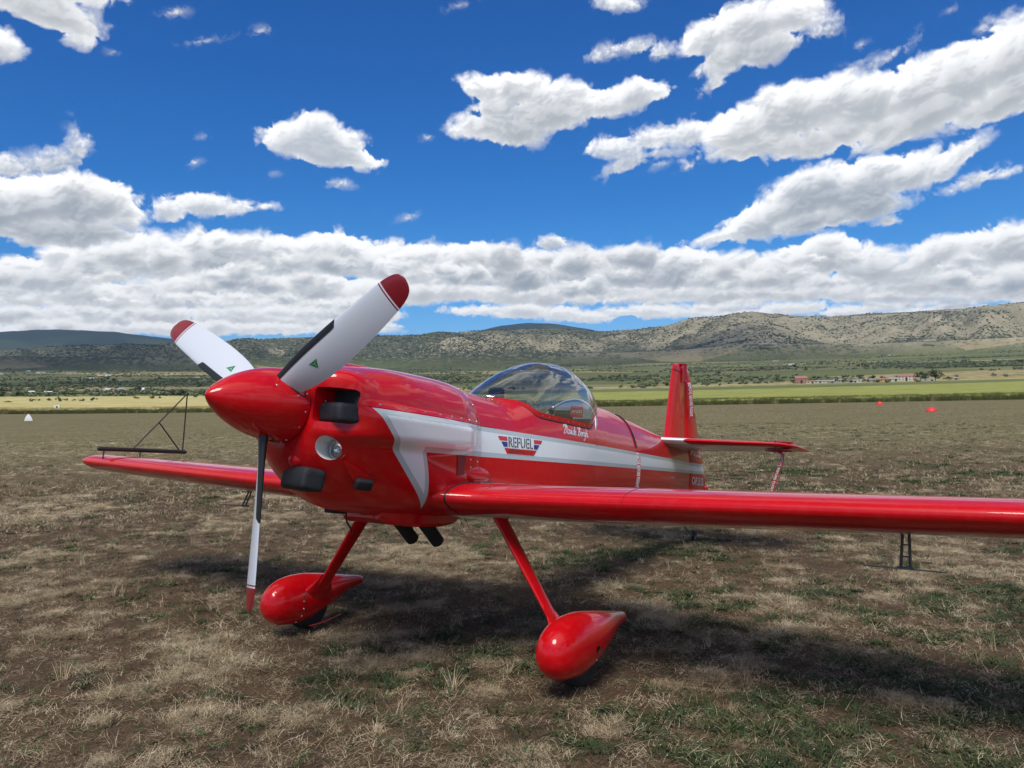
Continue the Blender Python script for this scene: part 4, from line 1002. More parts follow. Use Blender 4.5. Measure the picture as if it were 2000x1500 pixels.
for k in range(3):
    ph = R(PHI0 + 120 * k)
    vs, fs = loft([blade_ring(ph, r_) for r_ in frange(.10, .894, 44)])
    bl = link('propeller_blade', fix(mesh('propeller_blade', vs, fs), 60), plane, [M_bwhite])
    for nm, a, b, mt in (('blade_band', .894, .901, M_tip), ('blade_band', .901, .909, M_bwhite), ('blade_tip', .909, 1.022, M_tip)):
        vs, fs = loft([blade_ring(ph, r_) for r_ in frange(a, b, 3 if nm == 'blade_band' else 24)])
        link(nm, fix(mesh(nm, vs, fs), 60), bl, [mt])
    link('leading_edge_guard', shell(ph, .12, .60, .16, .155, .0022), bl, [M_blk])
    # three-armed triangular emblem on the forward face
    tri = []
    for j in range(3):
        a0 = R(90 + 120 * j)
        c0 = (0, 0)
        tipp = (math.cos(a0), math.sin(a0))
        nx = (math.cos(a0 + R(120)), math.sin(a0 + R(120)))
        tri.append([(tipp[0] * .10 + nx[0] * .02, tipp[1] * .10 + nx[1] * .02), tipp, (tipp[0] * .45 + nx[0] * .45, tipp[1] * .45 + nx[1] * .45), (nx[0] * .86 + tipp[0] * .02, nx[1] * .86 + tipp[1] * .02)])
    vs, fs = [], []
    for q in tri:
        n0 = len(vs)
        for a, b in q:
            ch = interp(BL, .38 + b * .03)[0]
            vs.append(blade_pt(ph, .372 + a * .034, .50 + b * .030 / ch, 1, .0012))
        fs.append(tuple(range(n0, n0 + 4)))
    link('blade_emblem', mesh('blade_emblem', vs, fs, False), bl, [M_green])
    # dark slot in the spinner round the blade root
    vs = []
    for j in range(28):
        a = 2 * math.pi * j / 28
        c_, s_ = .088 * math.cos(a), .036 * math.sin(a)
        du = -math.sin(R(44)) * c_ + math.cos(R(44)) * s_; da = -math.cos(R(44)) * c_ - math.sin(R(44)) * s_
        uu = min(.100, .018 + du); p_, n_ = sp_point(uu, ph + da / .18); vs.append(p_ + n_ * .0012)
    c0, n0_ = sp_point(.018, ph)
    link('blade_slot', mesh('blade_slot', vs + [c0 + n0_ * .0012], [(28, j, (j + 1) % 28) for j in range(28)]), spinner, [M_seam])

# ---- intake covers, landing light, scoops
def pillow(name, c, s, rot, mat, label, cat='intake plug', parent=None, bev=.03, puff=.0, group=None):
    bm = bmesh.new(); box_bm(bm, (0, 0, 0), s, None, bev, 4)
    bmesh.ops.subdivide_edges(bm, edges=[e for e in bm.edges if e.calc_length() > .03], cuts=3, use_grid_fill=True)
    rs_ = random.Random(hash(name) % 97)
    for v_ in bm.verts:
        n_ = Vector((math.sin(v_.co.x * 41 + v_.co.z * 33), math.sin(v_.co.z * 47 + v_.co.y * 29), math.sin(v_.co.x * 37 - v_.co.y * 31)))
        v_.co += n_ * .0022
        v_.co.z += puff * (1 - (2 * v_.co.x / s[0]) ** 2) * (v_.co.z / s[2])
    q = bm_mesh(name, bm, True, 50)
    o_ = link(name, q, None, [mat])
    o_.matrix_world = mw @ Matrix.Translation(c) @ (rot.to_4x4() if rot else Matrix.Identity(4))
    tag(o_, label, cat, group)
    return o_


pillow('intake_plug', P(.232, .300, -.010), (.184, .17, .102), Matrix.Rotation(R(-8), 3, 'Z'), M_black, "black padded plug stuffed into the engine air intake nearest the viewer", group=None)
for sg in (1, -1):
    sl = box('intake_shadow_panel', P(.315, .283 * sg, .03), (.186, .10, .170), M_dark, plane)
pillow('intake_plug', P(.245, -.300, -.014), (.182, .17, .094), Matrix.Rotation(R(14), 3, 'Z'), M_black, "black padded plug in the far engine intake, hidden behind the spinner")
pillow('inlet_cover', P(.20, .10, -.350), (.24, .13, .115), Matrix.Rotation(R(-12), 3, 'Z') @ Matrix.Rotation(R(-8), 3, 'X'), M_black, "boxy black fabric cover over the chin air inlet below the landing light", 'inlet cover')
pillow('scoop_cover', P(.43, .300, -.345), (.065, .09, .065), Matrix.Rotation(R(-30), 3, 'Z') @ Matrix.Rotation(R(35), 3, 'Y'), M_black, "small crumpled black cover on the side scoop of the lower cowling", 'scoop cover', bev=.018)
# fairing of the side scoop: a red wedge
bm = bmesh.new()
wed = [P(.28, .30, -.235), P(.44, .345, -.315), P(.43, .275, -.385), P(.28, .29, -.25), P(.48, .30, -.32), P(.46, .26, -.375)]
hull_vs = [bm.verts.new(p_) for p_ in wed]; bmesh.ops.convex_hull(bm, input=hull_vs)
link('side_scoop', bm_mesh('side_scoop', bm), plane, [M_red])
# landing light: reflector, lens, bulb
ax_l = (LIGHT_B - LIGHT_A).normalized()
lc = P(.238, .256, -.190)
q_l = ax_l.to_track_quat('Z', 'Y').to_matrix()
M_chrome = plain("reflector_chrome", (.75, .76, .78), .08, metal=1.0)
M_glasslens, g_, b_ = new_mat("lens_glass")
b_.inputs['Transmission Weight'].default_value = 1; b_.inputs['Roughness'].default_value = .02; b_.inputs['Base Color'].default_value = (.9, .93, .95, 1)
ref_ax = Vector((.30, -1, .0)).normalized(); q_r = (-ref_ax).to_track_quat('Z', 'Y').to_matrix()
rings = []
for i in range(9):
    a = i / 8; r_ = .044 * math.sin(a * math.pi / 2) + .001; h_ = .030 * (1 - math.cos(a * math.pi / 2))
    rings.append([lc + Vector((.004, .03, .0)) + q_r @ Vector((r_ * math.cos(t_), r_ * math.sin(t_), .030 - h_)) for t_ in [2 * math.pi * j / 28 for j in range(28)]])
vs, fs = loft(rings, cap=False)
ll = link('landing_light', mesh('landing_light', vs, fs), plane, [M_chrome])
rings = []
for i in range(7):
    a = i / 6 * R(60); rr = .0445
    rings.append([lc + Vector((.004, .03, .0)) + q_r @ Vector((rr * math.sin(a) / math.sin(R(60)) * math.cos(t_) + .00001 * i, rr * math.sin(a) / math.sin(R(60)) * math.sin(t_), -.014 * (math.cos(a) - .5) * 2)) for t_ in [2 * math.pi * j / 28 for j in range(28)]])
vs, fs = loft(rings, cap=False)
link('lens', mesh('lens', vs, fs), ll, [M_glasslens])
tube('light_rim', [lc + Vector((.004, .03, 0)) + q_r @ Vector((.046 * math.cos(t_), .046 * math.sin(t_), 0)) for t_ in [2 * math.pi * j / 32 for j in range(33)]], .0035, M_steel, ll, 6)
tube('bulb', [lc + Vector((.004, .03, 0)) + q_r @ Vector((0, 0, h_)) for h_ in (.028, .004)], [.006, .004], M_lwhite, ll, 8)

# blister by the spinner, bump on the upper cowling
for c, s_, mt in ((P(.175, .075, -.255), (.05, .05, .045), M_red),):
    bm = bmesh.new(); bmesh.ops.create_icosphere(bm, subdivisions=3, radius=1.0)
    for v_ in bm.verts: v_.co = Vector((v_.co.x * s_[0], v_.co.y * s_[1], v_.co.z * s_[2])) + c
    link('blister', bm_mesh('blister', bm, True), plane, [mt])
rings = []
for i in range(17):
    t_ = i / 16; u = .24 + .62 * t_
    hgt = .026 * math.sin(min(1, t_ * 5) * math.pi / 2) * (1 - sstep(.25, 1, t_)); wd = .075 * math.sin(min(1, t_ * 5 + .05) * math.pi / 2)
    tp = interp(COWL, u)[1] - .018
    rings.append([P(u, .06 + wd * math.cos(a), tp + (hgt + .012) * max(0, math.sin(a)) - .01 * (math.sin(a) < 0)) for a in [2 * math.pi * j / 20 for j in range(20)]])
vs, fs = loft(rings); link('top_blister', fix(mesh('top_blister', vs, fs)), plane, [M_red])

bm = bmesh.new(); bmesh.ops.create_icosphere(bm, subdivisions=4, radius=1.0)
for v_ in bm.verts: v_.co = Vector((v_.co.x * .055, v_.co.y * .17, v_.co.z * .055 * (1 if v_.co.z > 0 else 1.3))) + P(1.30, .352, -.225)
link('root_blister', bm_mesh('root_blister', bm, True), plane, [M_red])
# ---- belly fairing, exhausts, drains
rings = []
for u, b_, wb in ((.74, .16, -.53), (.80, .19, -.558), (1.0, .21, -.565), (1.25, .20, -.556), (1.40, .185, -.535), (1.46, .17, -.50)):
    rings.append([P(u, -b_, -.46), P(u, -b_, wb + .02), P(u, -b_ + .02, wb), P(u, b_ - .02, wb), P(u, b_, wb + .02), P(u, b_, -.46)])
vs, fs = loft(rings); link('belly_fairing', fix(mesh('belly_fairing', vs, fs), 35), plane, [M_red])
for v, u in ((-.07, 1.30), (.11, 1.33)):
    e = tube('exhaust_pipe', [P(u - .22, v, -.50), P(u - .05, v, -.60)], .032, M_grey, plane, 16)
    q0, q1 = P(u - .16, v, -.535), P(u, v, -.655)
    dd = (q1 - q0).normalized()
    vs, fs = loft(tube_pts([q0, q1 - dd * .006, q1, q1], [.042, .041, .036, .001], 20))
    cv = link('exhaust_cover', fix(mesh('exhaust_cover', vs, fs), 50), None, [M_black]); cv.matrix_world = mw
    tag(cv, "black fabric sleeve over the %s exhaust pipe under the belly" % ("far" if v < 0 else "near"), "exhaust cover", "black sleeves on the exhaust pipes")
tube('drain_tube', [P(.62, .0, -.49), P(.64, .0, -.56), P(.68, .0, -.60), P(.69, .0, -.63)], .005, M_blk, plane, 8)
tube('drain_tube', [P(1.50, .12, -.48), P(1.54, .14, -.56)], .002, M_blk, plane, 6)
tube('drain_tube', [P(1.52, .14, -.48), P(1.57, .16, -.56)], .002, M_blk, plane, 6)
pillow('inlet_cover', P(.60, -.06, -.502), (.09, .08, .03), None, M_black, "flat black fabric cover hanging under the nose behind the propeller", 'inlet cover', bev=.01)

# ---- wings
def wing_tab(v):
    """leading edge u, chord, thickness, centre height"""
    t_ = (v - .40) / 3.65
    return 1.065 - .135 * (1 - min(1, max(0, (v - .36) / .36))) ** 1.6 + .135 * t_, 1.62 - .76 * t_, .218 - .062 * t_, -.379 + .109 * t_


def foil(x_): return 5 * (.2969 * math.sqrt(x_) - .126 * x_ - .3516 * x_**2 + .2843 * x_**3 - .1036 * x_**4)


def wing_ring(v, sg, n=26, k=1.0, du=0.0, end=1.0):
    le, ch, th, wc = wing_tab(v)
    pts = []
    for f, s in airf(n):
        x_ = f
        uu = le + du + x_ * ch * k
        pts.append(P(uu, v * sg, wc + s * foil(x_) * th * end + .01 * (x_ - .3)))
    return pts


def wing_paint(g_, u, v, w):
    av = g_.m('ABSOLUTE', v)
    le = g_.add(1.056, g_.mul(av, .0356))
    mid = g_.add(-.393, g_.mul(av, .0299))
    below = g_.step(g_.sub(mid, w), .028, .034)
    aft = g_.step(g_.sub(g_.sub(u, le), g_.lin(av, .7, 1.9, .11, .42)), 0.0, .008)
    under = g_.mul(below, aft)
    upper = g_.mul(g_.step(g_.sub(w, mid), .03, .034), g_.step(g_.sub(g_.sub(u, le), g_.mul(g_.sub(av, .5), .18)), .22, .23))
    return [(under, (.62, .64, .66)), (upper, WHITE)]


M_wing = paint("red_paint_wing", wing_paint)
for sg in (1, -1):
    vsn = [.30, .36] + frange(.40, 3.92, 50) + [3.95, 3.98, 4.005, 4.025, 4.038, 4.045, 4.047]
    rings = []
    for v in vsn:
        t_ = max(0, (v - 3.90) / .147); k = math.sqrt(max(0.0, 1 - t_ * t_)) if t_ > 0 else 1
        rings.append(wing_ring(v, sg, 26, 1 - .10 * (1 - k), .05 * (1 - k), max(.03, k)))
    vs, fs = loft(rings)
    wg = link('wing', fix(mesh('wing', vs, fs), 60), plane, [M_wing])
    # rubber seal where it meets the fuselage
    ring = wing_ring(.418, sg, 26); ring = [p_ for p_ in ring if p_.y < P(1.6, 0, 0).y]
    i0 = min(range(len(ring)), key=lambda i: ring[i].z); 
    ordered = sorted([p_ for p_ in ring if p_.z >= P(0, 0, -.381).z], key=lambda p_: -p_.y) + sorted([p_ for p_ in ring if p_.z < P(0, 0, -.381).z and p_.y < P(1.12, 0, 0).y], key=lambda p_: p_.y)
    tube('root_seal', ordered, .0055, M_blk, wg, 6)
    # aileron gap and spade
    a0, a1 = [], []
    for v in (1.75, 3.85):
        le, ch, th, wc = wing_tab(v); a0.append(P(le + ch * .74, v * sg, wc - foil(.74) * th - .001)); a1.append(P(le + ch * .74, v * sg, wc + foil(.74) * th + .004))
    tube('aileron_gap', a0, .004, M_seam, wg, 6); tube('aileron_gap', a1, .004, M_seam, wg, 6)
    sp = box('aileron_spade', P(1.96, 2.645 * sg, -.567), (.36, .24, .006), M_grey, plane, Matrix.Rotation(R(-1.5), 3, 'X'), .002)
    for dv in (-.022, .022):
        tube('spade_arm', [P(1.98, (2.645 + dv) * sg, -.565), P(2.04, (2.638 + dv * .7) * sg, -.385)], .008, M_grey, sp, 6)
    for k in range(2):
        f_ = .33 + .33 * k
        tube('cross_bar', [P(1.98 + .06 * f_, (2.645 - .022) * sg, -.565 + .18 * f_), P(1.98 + .06 * f_, (2.645 + .022) * sg, -.565 + .18 * f_)], .004, M_grey, sp, 6)
    box('spade_bracket', P(2.03, 2.64 * sg, -.389), (.075, .06, .008), M_dark, sp)
    box('spade_foot', P(1.98, 2.645 * sg, -.561), (.07, .06, .008), M_grey, sp)
for v in (.60, 1.46):
    tube('skin_joint', [p_ + Vector((0, 0, .0004 if p_.z > P(0, 0, -.36).z else -.0004)) for p_ in wing_ring(v, 1, 26) if p_.y < P(1.7, 0, 0).y and p_.z > P(0, 0, -.36).z][::1] or [P(1, v, 0), P(1.1, v, 0)], .0014, M_seam, plane, 5)
for (u, v) in ((1.16, .60), (1.24, .47)):
    le, ch, th, wc = wing_tab(v); x_ = (u - le) / ch
    screw(P(u, v, wc + foil(x_) * th + .0), Vector((0, -.5, 1)).normalized(), .006)

# sighting frame on the far wing tip
sv = -3.66
bar = tube('sight_bar', [P(1.15, sv, -.165), P(1.16, sv, -.165), P(2.0, sv, -.108), P(2.02, sv, -.107)], [.012, .019, .019, .008], M_carbon, plane, 10)
for a, b in (((1.47, -.14), (1.94, .455)), ((1.94, .455), (1.975, -.115)), ((1.69, .14), (1.955, -.112))):
    tube('sight_rod', [P(a[0], sv, a[1]), P(b[0], sv, b[1])], .0065, M_carbon, bar, 6)
for u in (1.21, 1.55):
    tube('sight_post', [P(u, sv, -.17 + (u - 1.15) * .065), P(u, sv, -.27)], .006, M_carbon, bar, 6)

# ---- landing gear
WHEEL_W = -1.1812
def wheel_z(u, r_): return (r_ - HUB.z - AX_A.z * u) / AX_W.z


PANT = [(-.345, .004, .0, .0), (-.335, .045, .055, -.045), (-.31, .078, .097, -.088), (-.26, .105, .140, -.125), (-.20, .120, .170, -.140), (-.10, .130, .193, -.140), (0.0, .129, .202, -.118),
        (.10, .120, .200, -.076), (.20, .104, .195, -.026), (.31, .080, .188, .028), (.42, .052, .181, .078), (.50, .036, .176, .104), (.542, .028, .172, .114), (.550, .022, .166, .120)]
for sg in (1, -1):
    vc = 1.088 if sg > 0 else -1.095
    cu_, cw_ = (1.412, -1.156) if sg > 0 else (1.385, -1.175)
    ww = wheel_z(1.42, .17)
    rings = []
    for i in range(70):
        x_ = -.345 + .895 * (i / 69) ** 1.25
        b_, t1, t0 = interp(PANT, x_)
        wc = (t1 + t0) / 2 if False else t0 + (t1 - t0) * .45
        row = []
        for k in range(40):
            a = 2 * math.pi * (k + .5) / 40; c, s = math.cos(a), math.sin(a)
            h_ = (t1 - wc) if s > 0 else (wc - t0)
            row.append(P(cu_ + x_, vc + b_ * math.copysign(abs(c) ** .92, c), cw_ + .005 + wc + h_ * math.copysign(abs(s) ** .92, s)))
        rings.append(row)
    pm = solid('wheel_pant', rings); pm.materials.append(M_red)
    cts = [cutter_box(P(1.46, vc, -1.33), (.125, .34, .2), M_dark, None, .02)]
    if sg > 0: cts.append(cutter_cyl(P(1.415, vc + .25, -1.135), P(1.415, vc + .03, -1.135), .022, .022, M_dark, 20))
    pm = boolean(pm, cts); pm.polygons.foreach_set('use_smooth', [True] * len(pm.polygons)); pm.set_sharp_from_angle(angle=R(40))
    pant = link('wheel_pant', pm, plane)
    prof = [(.075, -.045), (.095, -.052), (.135, -.056), (.158, -.044), (.168, -.022), (.170, 0), (.168, .022), (.158, .044), (.135, .056), (.095, .052), (.075, .045)]
    rings = [[P(1.42 + r_ * math.cos(a), vc + dv, ww + r_ * math.sin(a)) for a in [2 * math.pi * j / 44 for j in range(44)]] for r_, dv in prof]
    vs, fs = loft(rings); wh = link('wheel', fix(mesh('wheel', vs, fs), 60), plane, [M_tyre])
    rings = [[P(1.42 + r_ * math.cos(a), vc + dv, ww + r_ * math.sin(a)) for a in [2 * math.pi * j / 24 for j in range(24)]] for r_, dv in ((.02, -.05), (.078, -.046), (.078, .046), (.02, .05))]
    vs, fs = loft(rings); link('rim', fix(mesh('rim', vs, fs), 40), wh, [M_grey])
    # leg
    rings = []
    L0, L1 = Vector((1.353, .464, -.376)), Vector((1.405, .955, -1.055))
    for i in range(16):
        t_ = i / 15; c_ = L0.lerp(L1, t_); ch = .138 - .043 * t_ + .02 * sstep(.85, 1, t_); th = .052 - .018 * t_
        dd = (L1 - L0).normalized(); nv = Vector((0, dd.z, -dd.y)).normalized()    # across, in u,v,w order
        row = []
        for k in range(20):
            a = 2 * math.pi * k / 20
            f_ = .5 * (1 + math.cos(a)); s_ = math.sin(a)
            q = c_ + Vector((1, 0, 0)) * (f_ - .45) * ch + nv * (s_ * th * .5)
            row.append(P(q.x, q.y * sg, q.z))
        rings.append(row)
    vs, fs = loft(rings); leg = link('gear_leg', fix(mesh('gear_leg', vs, fs), 60), plane, [M_red])
    # cuff between leg and pant
    rings = []
    for (u, v, w, ch, th) in ((1.395, .905, -.965, .105, .045), (1.40, .935, -1.005, .135, .062), (1.405, .965, -1.04, .19, .085), (1.41, 1.005, -1.09, .27, .12), (1.42, 1.03, -1.15, .32, .13)):
        rings.append([P(u + ch * .5 * math.cos(a), (v + th * .5 * math.sin(a)) * sg, w - .02 * math.sin(a)) for a in [2 * math.pi * j / 20 for j in range(20)]])
    vs, fs = loft(rings); link('leg_cuff', fix(mesh('leg_cuff', vs, fs), 60), leg, [M_red])
    pb = bvh_of([pant])
    spots = [(1.27, -1.10), (1.275, -1.145), (1.28, -1.195), (1.285, -1.245), (1.33, -1.085), (1.39, -1.065), (1.275, -1.29)] if sg < 0 else [(1.42, -1.19)]
    for (u, w) in spots:
        o_ = P(u, 0 if sg < 0 else 1.6, w); dr = Vector((-1, 0, 0))
        h = pb.ray_cast(o_, dr)
        if h[0] is not None:
            n_ = h[1] if h[1].x > 0 else -h[1]
            screw(h[0], n_, .0075, parent=pant)
        if sg < 0:
            h = pb.ray_cast(P(u, -1.6, w), Vector((1, 0, 0)))
    if sg < 0:
        tube('brake_scraper', [P(1.38, vc + .09, -1.318), P(1.52, vc + .085, -1.300), P(1.70, vc + .06, -1.262)], .005, M_red, pant, 6)

# tail wheel
tube('tail_spring', [P(5.1, 0, -.19), P(5.45, 0, -.38), P(5.86, 0, -.55)], [.014, .012, .008], M_grey, plane, 8)
tw_ = wheel_z(5.90, .05)
rings = [[P(5.90 + r_ * math.cos(a), dv, tw_ + r_ * math.sin(a)) for a in [2 * math.pi * j / 24 for j in range(24)]] for r_, dv in ((.015, -.015), (.042, -.018), (.05, -.01), (.05, .01), (.042, .018), (.015, .015))]
vs, fs = loft(rings); link('tail_wheel', fix(mesh('tail_wheel', vs, fs), 50), plane, [M_tyre])
tube('tail_fork', [P(5.86, .0, -.55), P(5.87, .025, -.58), P(5.90, .025, tw_)], .006, M_grey, plane, 6)

# ---- fin and rudder
def slab(name, stations, mat, parent, n=16, vert=True, sg=1, hinge=None):
    """stations (span, le, te, thickness); vertical (span=w) or horizontal (span=v, height given)"""
    rings = []
    for st in stations:
        sp_, le, te, th = st[:4]; hh = st[4] if len(st) > 4 else 0
        row = []
        for f, s in airf(n):
            uu = le + f * (te - le); t_ = s * foil(f) * th
            row.append(P(uu, t_, sp_) if vert else P(uu, sp_ * sg, hh + t_))
        rings.append(row)
    vs_, fs_ = loft(rings)
    return link(name, fix(mesh(name, vs_, fs_), 60), parent, [mat])


def hinge_u(w): return 5.60 - (w - .0) * .16
fin = []
for w in frange(.30, 1.16, 14):
    le = 4.98 + (w - .40) * .155
    fin.append((w, le, hinge_u(w) + .06, .10 - .045 * (w - .3)))
slab('fin', fin, M_red, plane)
rd = []
for w, le, te, th in ((-.17, 5.60, 6.16, .05), (-.12, 5.60, 6.21, .06), (.03, 5.60, 6.205, .07), (.3, 5.555, 6.06, .075), (.54, 5.515, 5.925, .07), (.85, 5.465, 5.76, .06), (1.12, 5.42, 5.625, .05), (1.165, 5.415, 5.60, .046)):
    rd.append((w, le, te, th))


def rudder_paint(g_, u, v, w): return airframe_stripe(g_, u, v, w)


rud = slab('rudder', rd, M_body, plane, 14)
bal = slab('rudder_balance', [(1.172, 5.10, 5.60, .058), (1.21, 5.108, 5.59, .054), (1.232, 5.125, 5.555, .044), (1.243, 5.17, 5.50, .02)], M_red, rud, 14)
tube('hinge_gap', [P(5.535, .034, .42), P(5.43, .026, 1.15)], .0012, M_seam, rud, 6)
tube('balance_gap', [P(5.10, .022, 1.166), P(5.25, .030, 1.166), P(5.42, .026, 1.166)], .004, M_seam, rud, 6)
rings = [[P(6.17 + a_, r_ * math.cos(t_), -.005 + r_ * math.sin(t_)) for t_ in [2 * math.pi * j / 14 for j in range(14)]] for a_, r_ in ((0, .03), (.04, .032), (.07, .02), (.078, .004))]
vs, fs = loft(rings); link('tail_light', fix(mesh('tail_light', vs, fs)), rud, [M_lred])

# ---- tailplane
def stab_paint(g_, u, v, w):
    av = g_.m('ABSOLUTE', v)
    wht = g_.step(g_.sub(g_.add(.10, g_.mul(g_.sub(u, 4.75), .55)), g_.sub(av, .16)), -.004, .004)
    low = g_.step(g_.sub(.375, w), .012, .015)
    aft = g_.step(g_.sub(u, g_.add(4.72, g_.mul(av, .24))), .07, .075)
    tip = g_.step(av, 1.16, 1.15)
    return [(wht, WHITE), (g_.mul(g_.mul(low, aft), tip), (.52, .52, .52))]


M_stab = paint("red_paint_tailplane", stab_paint)
for sg in (1, -1):
    st = [(v, 4.70 + v * .24 + .02, 5.86 - v * .10, .095 - .03 * v, .385) for v in [.02] + frange(.06, 1.10, 12)]
    for v in (1.15, 1.20, 1.24, 1.262, 1.272):
        k = math.sqrt(max(0, 1 - ((v - 1.10) / .174) ** 2)); st.append((v, 4.70 + v * .24 + .02 + .22 * (1 - k), 5.86 - v * .1 - .05 * (1 - k), max(.008, (.095 - .03 * v) * k ** .6), .385))
    stb = slab('tailplane', st, M_stab, plane, 16, False, sg)
    tube('elevator_gap', [P(5.40, .12 * sg, .351), P(5.42, 1.15 * sg, .364)], .003, M_seam, stb, 6)

# ---- canopy
M_glass = bpy.data.materials.new("canopy_acrylic"); M_glass.use_nodes = True
t = M_glass.node_tree; t.nodes.clear(); g = NG(t)
out = g.new('ShaderNodeOutputMaterial')
lw = g.new('ShaderNodeLayerWeight'); lw.inputs[0].default_value = .5
fres = g.add(.115, g.mul(g.m('POWER', lw.outputs['Facing'], 3.6), .9))
tr = g.new('ShaderNodeBsdfTransparent'); tr.inputs[0].default_value = (.64, .66, .69, 1)
gl = g.new('ShaderNodeBsdfGlossy'); gl.inputs[0].default_value = (1, 1, 1, 1); gl.inputs['Roughness'].default_value = .07
mxs = g.new('ShaderNodeMixShader')
g.put(mxs.inputs[0], fres); g.l.new(tr.outputs[0], mxs.inputs[1]); g.l.new(gl.outputs[0], mxs.inputs[2])
g.l.new(mxs.outputs[0], out.inputs[0])
CREST = [(1.74, .340), (1.80, .382), (1.88, .438), (2.01, .520), (2.18, .612), (2.43, .706), (2.71, .736), (3.0, .690), (3.28, .602), (3.42, .546), (3.50, .524)]


def canopy_pt(u, a, off=0.0):
    """a 0..1 from port sill over the crest to starboard sill"""
    w_, b_ = canopy_edge(min(u, 3.48)); cr_ = interp(CREST, u)[0]
    b_ = max(.012, b_) + off; th = math.pi * a
    c, s = math.cos(th), math.sin(th)
    h_ = max(.012, cr_ - w_)
    ex = 1.0 - .12 * sstep(1.9, 2.2, u) * (1 - sstep(2.6, 3.1, u))
    v = b_ * math.copysign(abs(c) ** ex, c); w = w_ + (h_ + off) * abs(s) ** ex
    # bubble swells a little beyond the sill
    v *= 1 + .03 * math.sin(2 * th) * (1 if c > 0 else -1) * min(1, h_ / .2)
    return P(u, v, w)


usx = frange(1.752, 3.49, 150)
rows = [[canopy_pt(u, j / 96) for j in range(97)] for u in usx]
n_ = 97
vs = [p_ for r_ in rows for p_ in r_]
fs = [(i * n_ + j, (i + 1) * n_ + j, (i + 1) * n_ + j + 1, i * n_ + j + 1) for i in range(len(usx) - 1) for j in range(n_ - 1)]
can = link('canopy', mesh('canopy', vs, fs), plane, [M_glass])
# red sill frame: a strip along the lower edge, inside and outside the acrylic
for sg in (0, 1):
    rings = []
    for u in frange(1.757, 3.485, 70):
        a = .0 if sg == 0 else 1.0
        w_, b_ = canopy_edge(u); hh = max(.02, interp(CREST, u)[0] - w_)
        wd = min(.030 / hh / 2.6, .2)
        q0 = canopy_pt(u, a, .004); q1 = canopy_pt(u, a + (wd if sg == 0 else -wd), .004)
        dz = (q1 - q0)
        lm = .008 + .022 * sstep(1.75, 2.1, u) * (1 - .5 * sstep(3.0, 3.4, u))
        if dz.length > lm: dz = dz.normalized() * lm
        inn = Vector((-1 if sg == 0 else 1, 0, 0)) * .010
        rings.append([q0 - Vector((0, 0, .008)), q0 + dz, q0 + dz + inn, q0 + inn - Vector((0, 0, .008))])
    vs, fs = loft(rings); frm = link('canopy_frame', fix(mesh('canopy_frame', vs, fs), 40), can, [M_red])
    for k in range(9):
        u = 2.12 + k * .088; q0 = canopy_pt(u, .0 if sg == 0 else 1., .0045) + Vector((0, 0, .010))
        screw(q0, Vector((1 if sg == 0 else -1, 0, 0)), .0035, parent=can)
# black gap under the frame
for sg in (1, -1):
    pth = []
    for u in frange(1.80, 3.44, 60):
        w_, b_ = canopy_edge(u)
        o_ = P(u, 1.0 * sg, w_ - .012); h = SKIN.ray_cast(P(u, b_ * sg, w_ + .5), Vector((0, 0, -1)))
        hs = SKIN.ray_cast(o_, Vector((-sg, 0, 0)))
        pth.append(P(u, (b_ + .004) * sg, w_ - .010))
    tube('canopy_seal', pth, .0048, M_blk, can, 6)

# cockpit: glare shield, panel, seat, bulkhead, mirror, stick
box('cockpit_floor', P(2.5, 0, -.25), (.6, 1.7, .02), M_dark, plane)
rings = []
for u, k, h_ in ((1.82, .40, .02), (1.90, .6, .05), (2.00, .75, .075), (2.03, .75, .07)):
    b_ = max(.05, canopy_edge(u)[1]); w_ = canopy_edge(min(u, 1.97))[0]
    rings.append([P(u, b_ * k * math.cos(a), w_ - .01 + h_ * math.sin(a)) for a in [math.pi * j / 14 for j in range(15)]] + [P(u, -b_ * k, w_ - .06), P(u, b_ * k, w_ - .06)])
vs, fs = loft(rings); link('glare_shield', fix(mesh('glare_shield', vs, fs), 40), plane, [M_dark])
pan = box('instrument_panel', P(1.985, 0, .24), (.5, .02, .2), M_dark, plane)
for k, (v, w) in enumerate(((-.16, .25), (-.05, .27), (.06, .27), (.16, .25))):
    vs, fs = loft(tube_pts([P(1.998, v, w), P(2.004, v, w)], .038, 20)); link('gauge', fix(mesh('gauge', vs, fs), 40), pan, [M_steel if k % 2 else M_trim])
box('radio_box', P(1.93, .03, .375), (.10, .06, .09), M_dark, plane, None, .005)
# bulkhead behind the seat: pale arch closing the rear of the cockpit
rings = []
for u in (2.94, 2.97):
    row = []
    for j in range(25):
        a = math.pi * j / 24; row.append(P(u + .16 * math.sin(a), .285 * math.cos(a), .16 + .36 * math.sin(a) ** .9))
    row += [P(u, -.285, -.2), P(u, .285, -.2)]
    rings.append(row)
vs, fs = loft(rings); bk = link('rear_bulkhead', fix(mesh('rear_bulkhead', vs, fs), 40), plane, [M_trim])
rings = tube_pts([P(2.93 + .16 * math.sin(a), .287 * math.cos(a), .16 + .365 * math.sin(a) ** .9) for a in [math.pi * j / 30 for j in range(31)]], .007, 6)
vs, fs = loft(rings); link('bulkhead_rim', fix(mesh('bulkhead_rim', vs, fs)), bk, [M_lwhite])
seat = box('seat', P(2.62, 0, -.10), (.40, .42, .06), M_dark, plane, None, .02)
box('seat_back', P(2.88, 0, .10), (.36, .05, .42), M_dark, seat, Matrix.Rotation(R(-18), 3, 'X'), .02)
hr = box('headrest', P(2.93, .0, .36), (.16, .05, .10), M_black, seat, Matrix.Rotation(R(-10), 3, 'X'), .02)
st = tube('control_stick', [P(2.35, 0, -.2), P(2.33, 0, .12)], [.012, .018], M_blk, plane, 8)
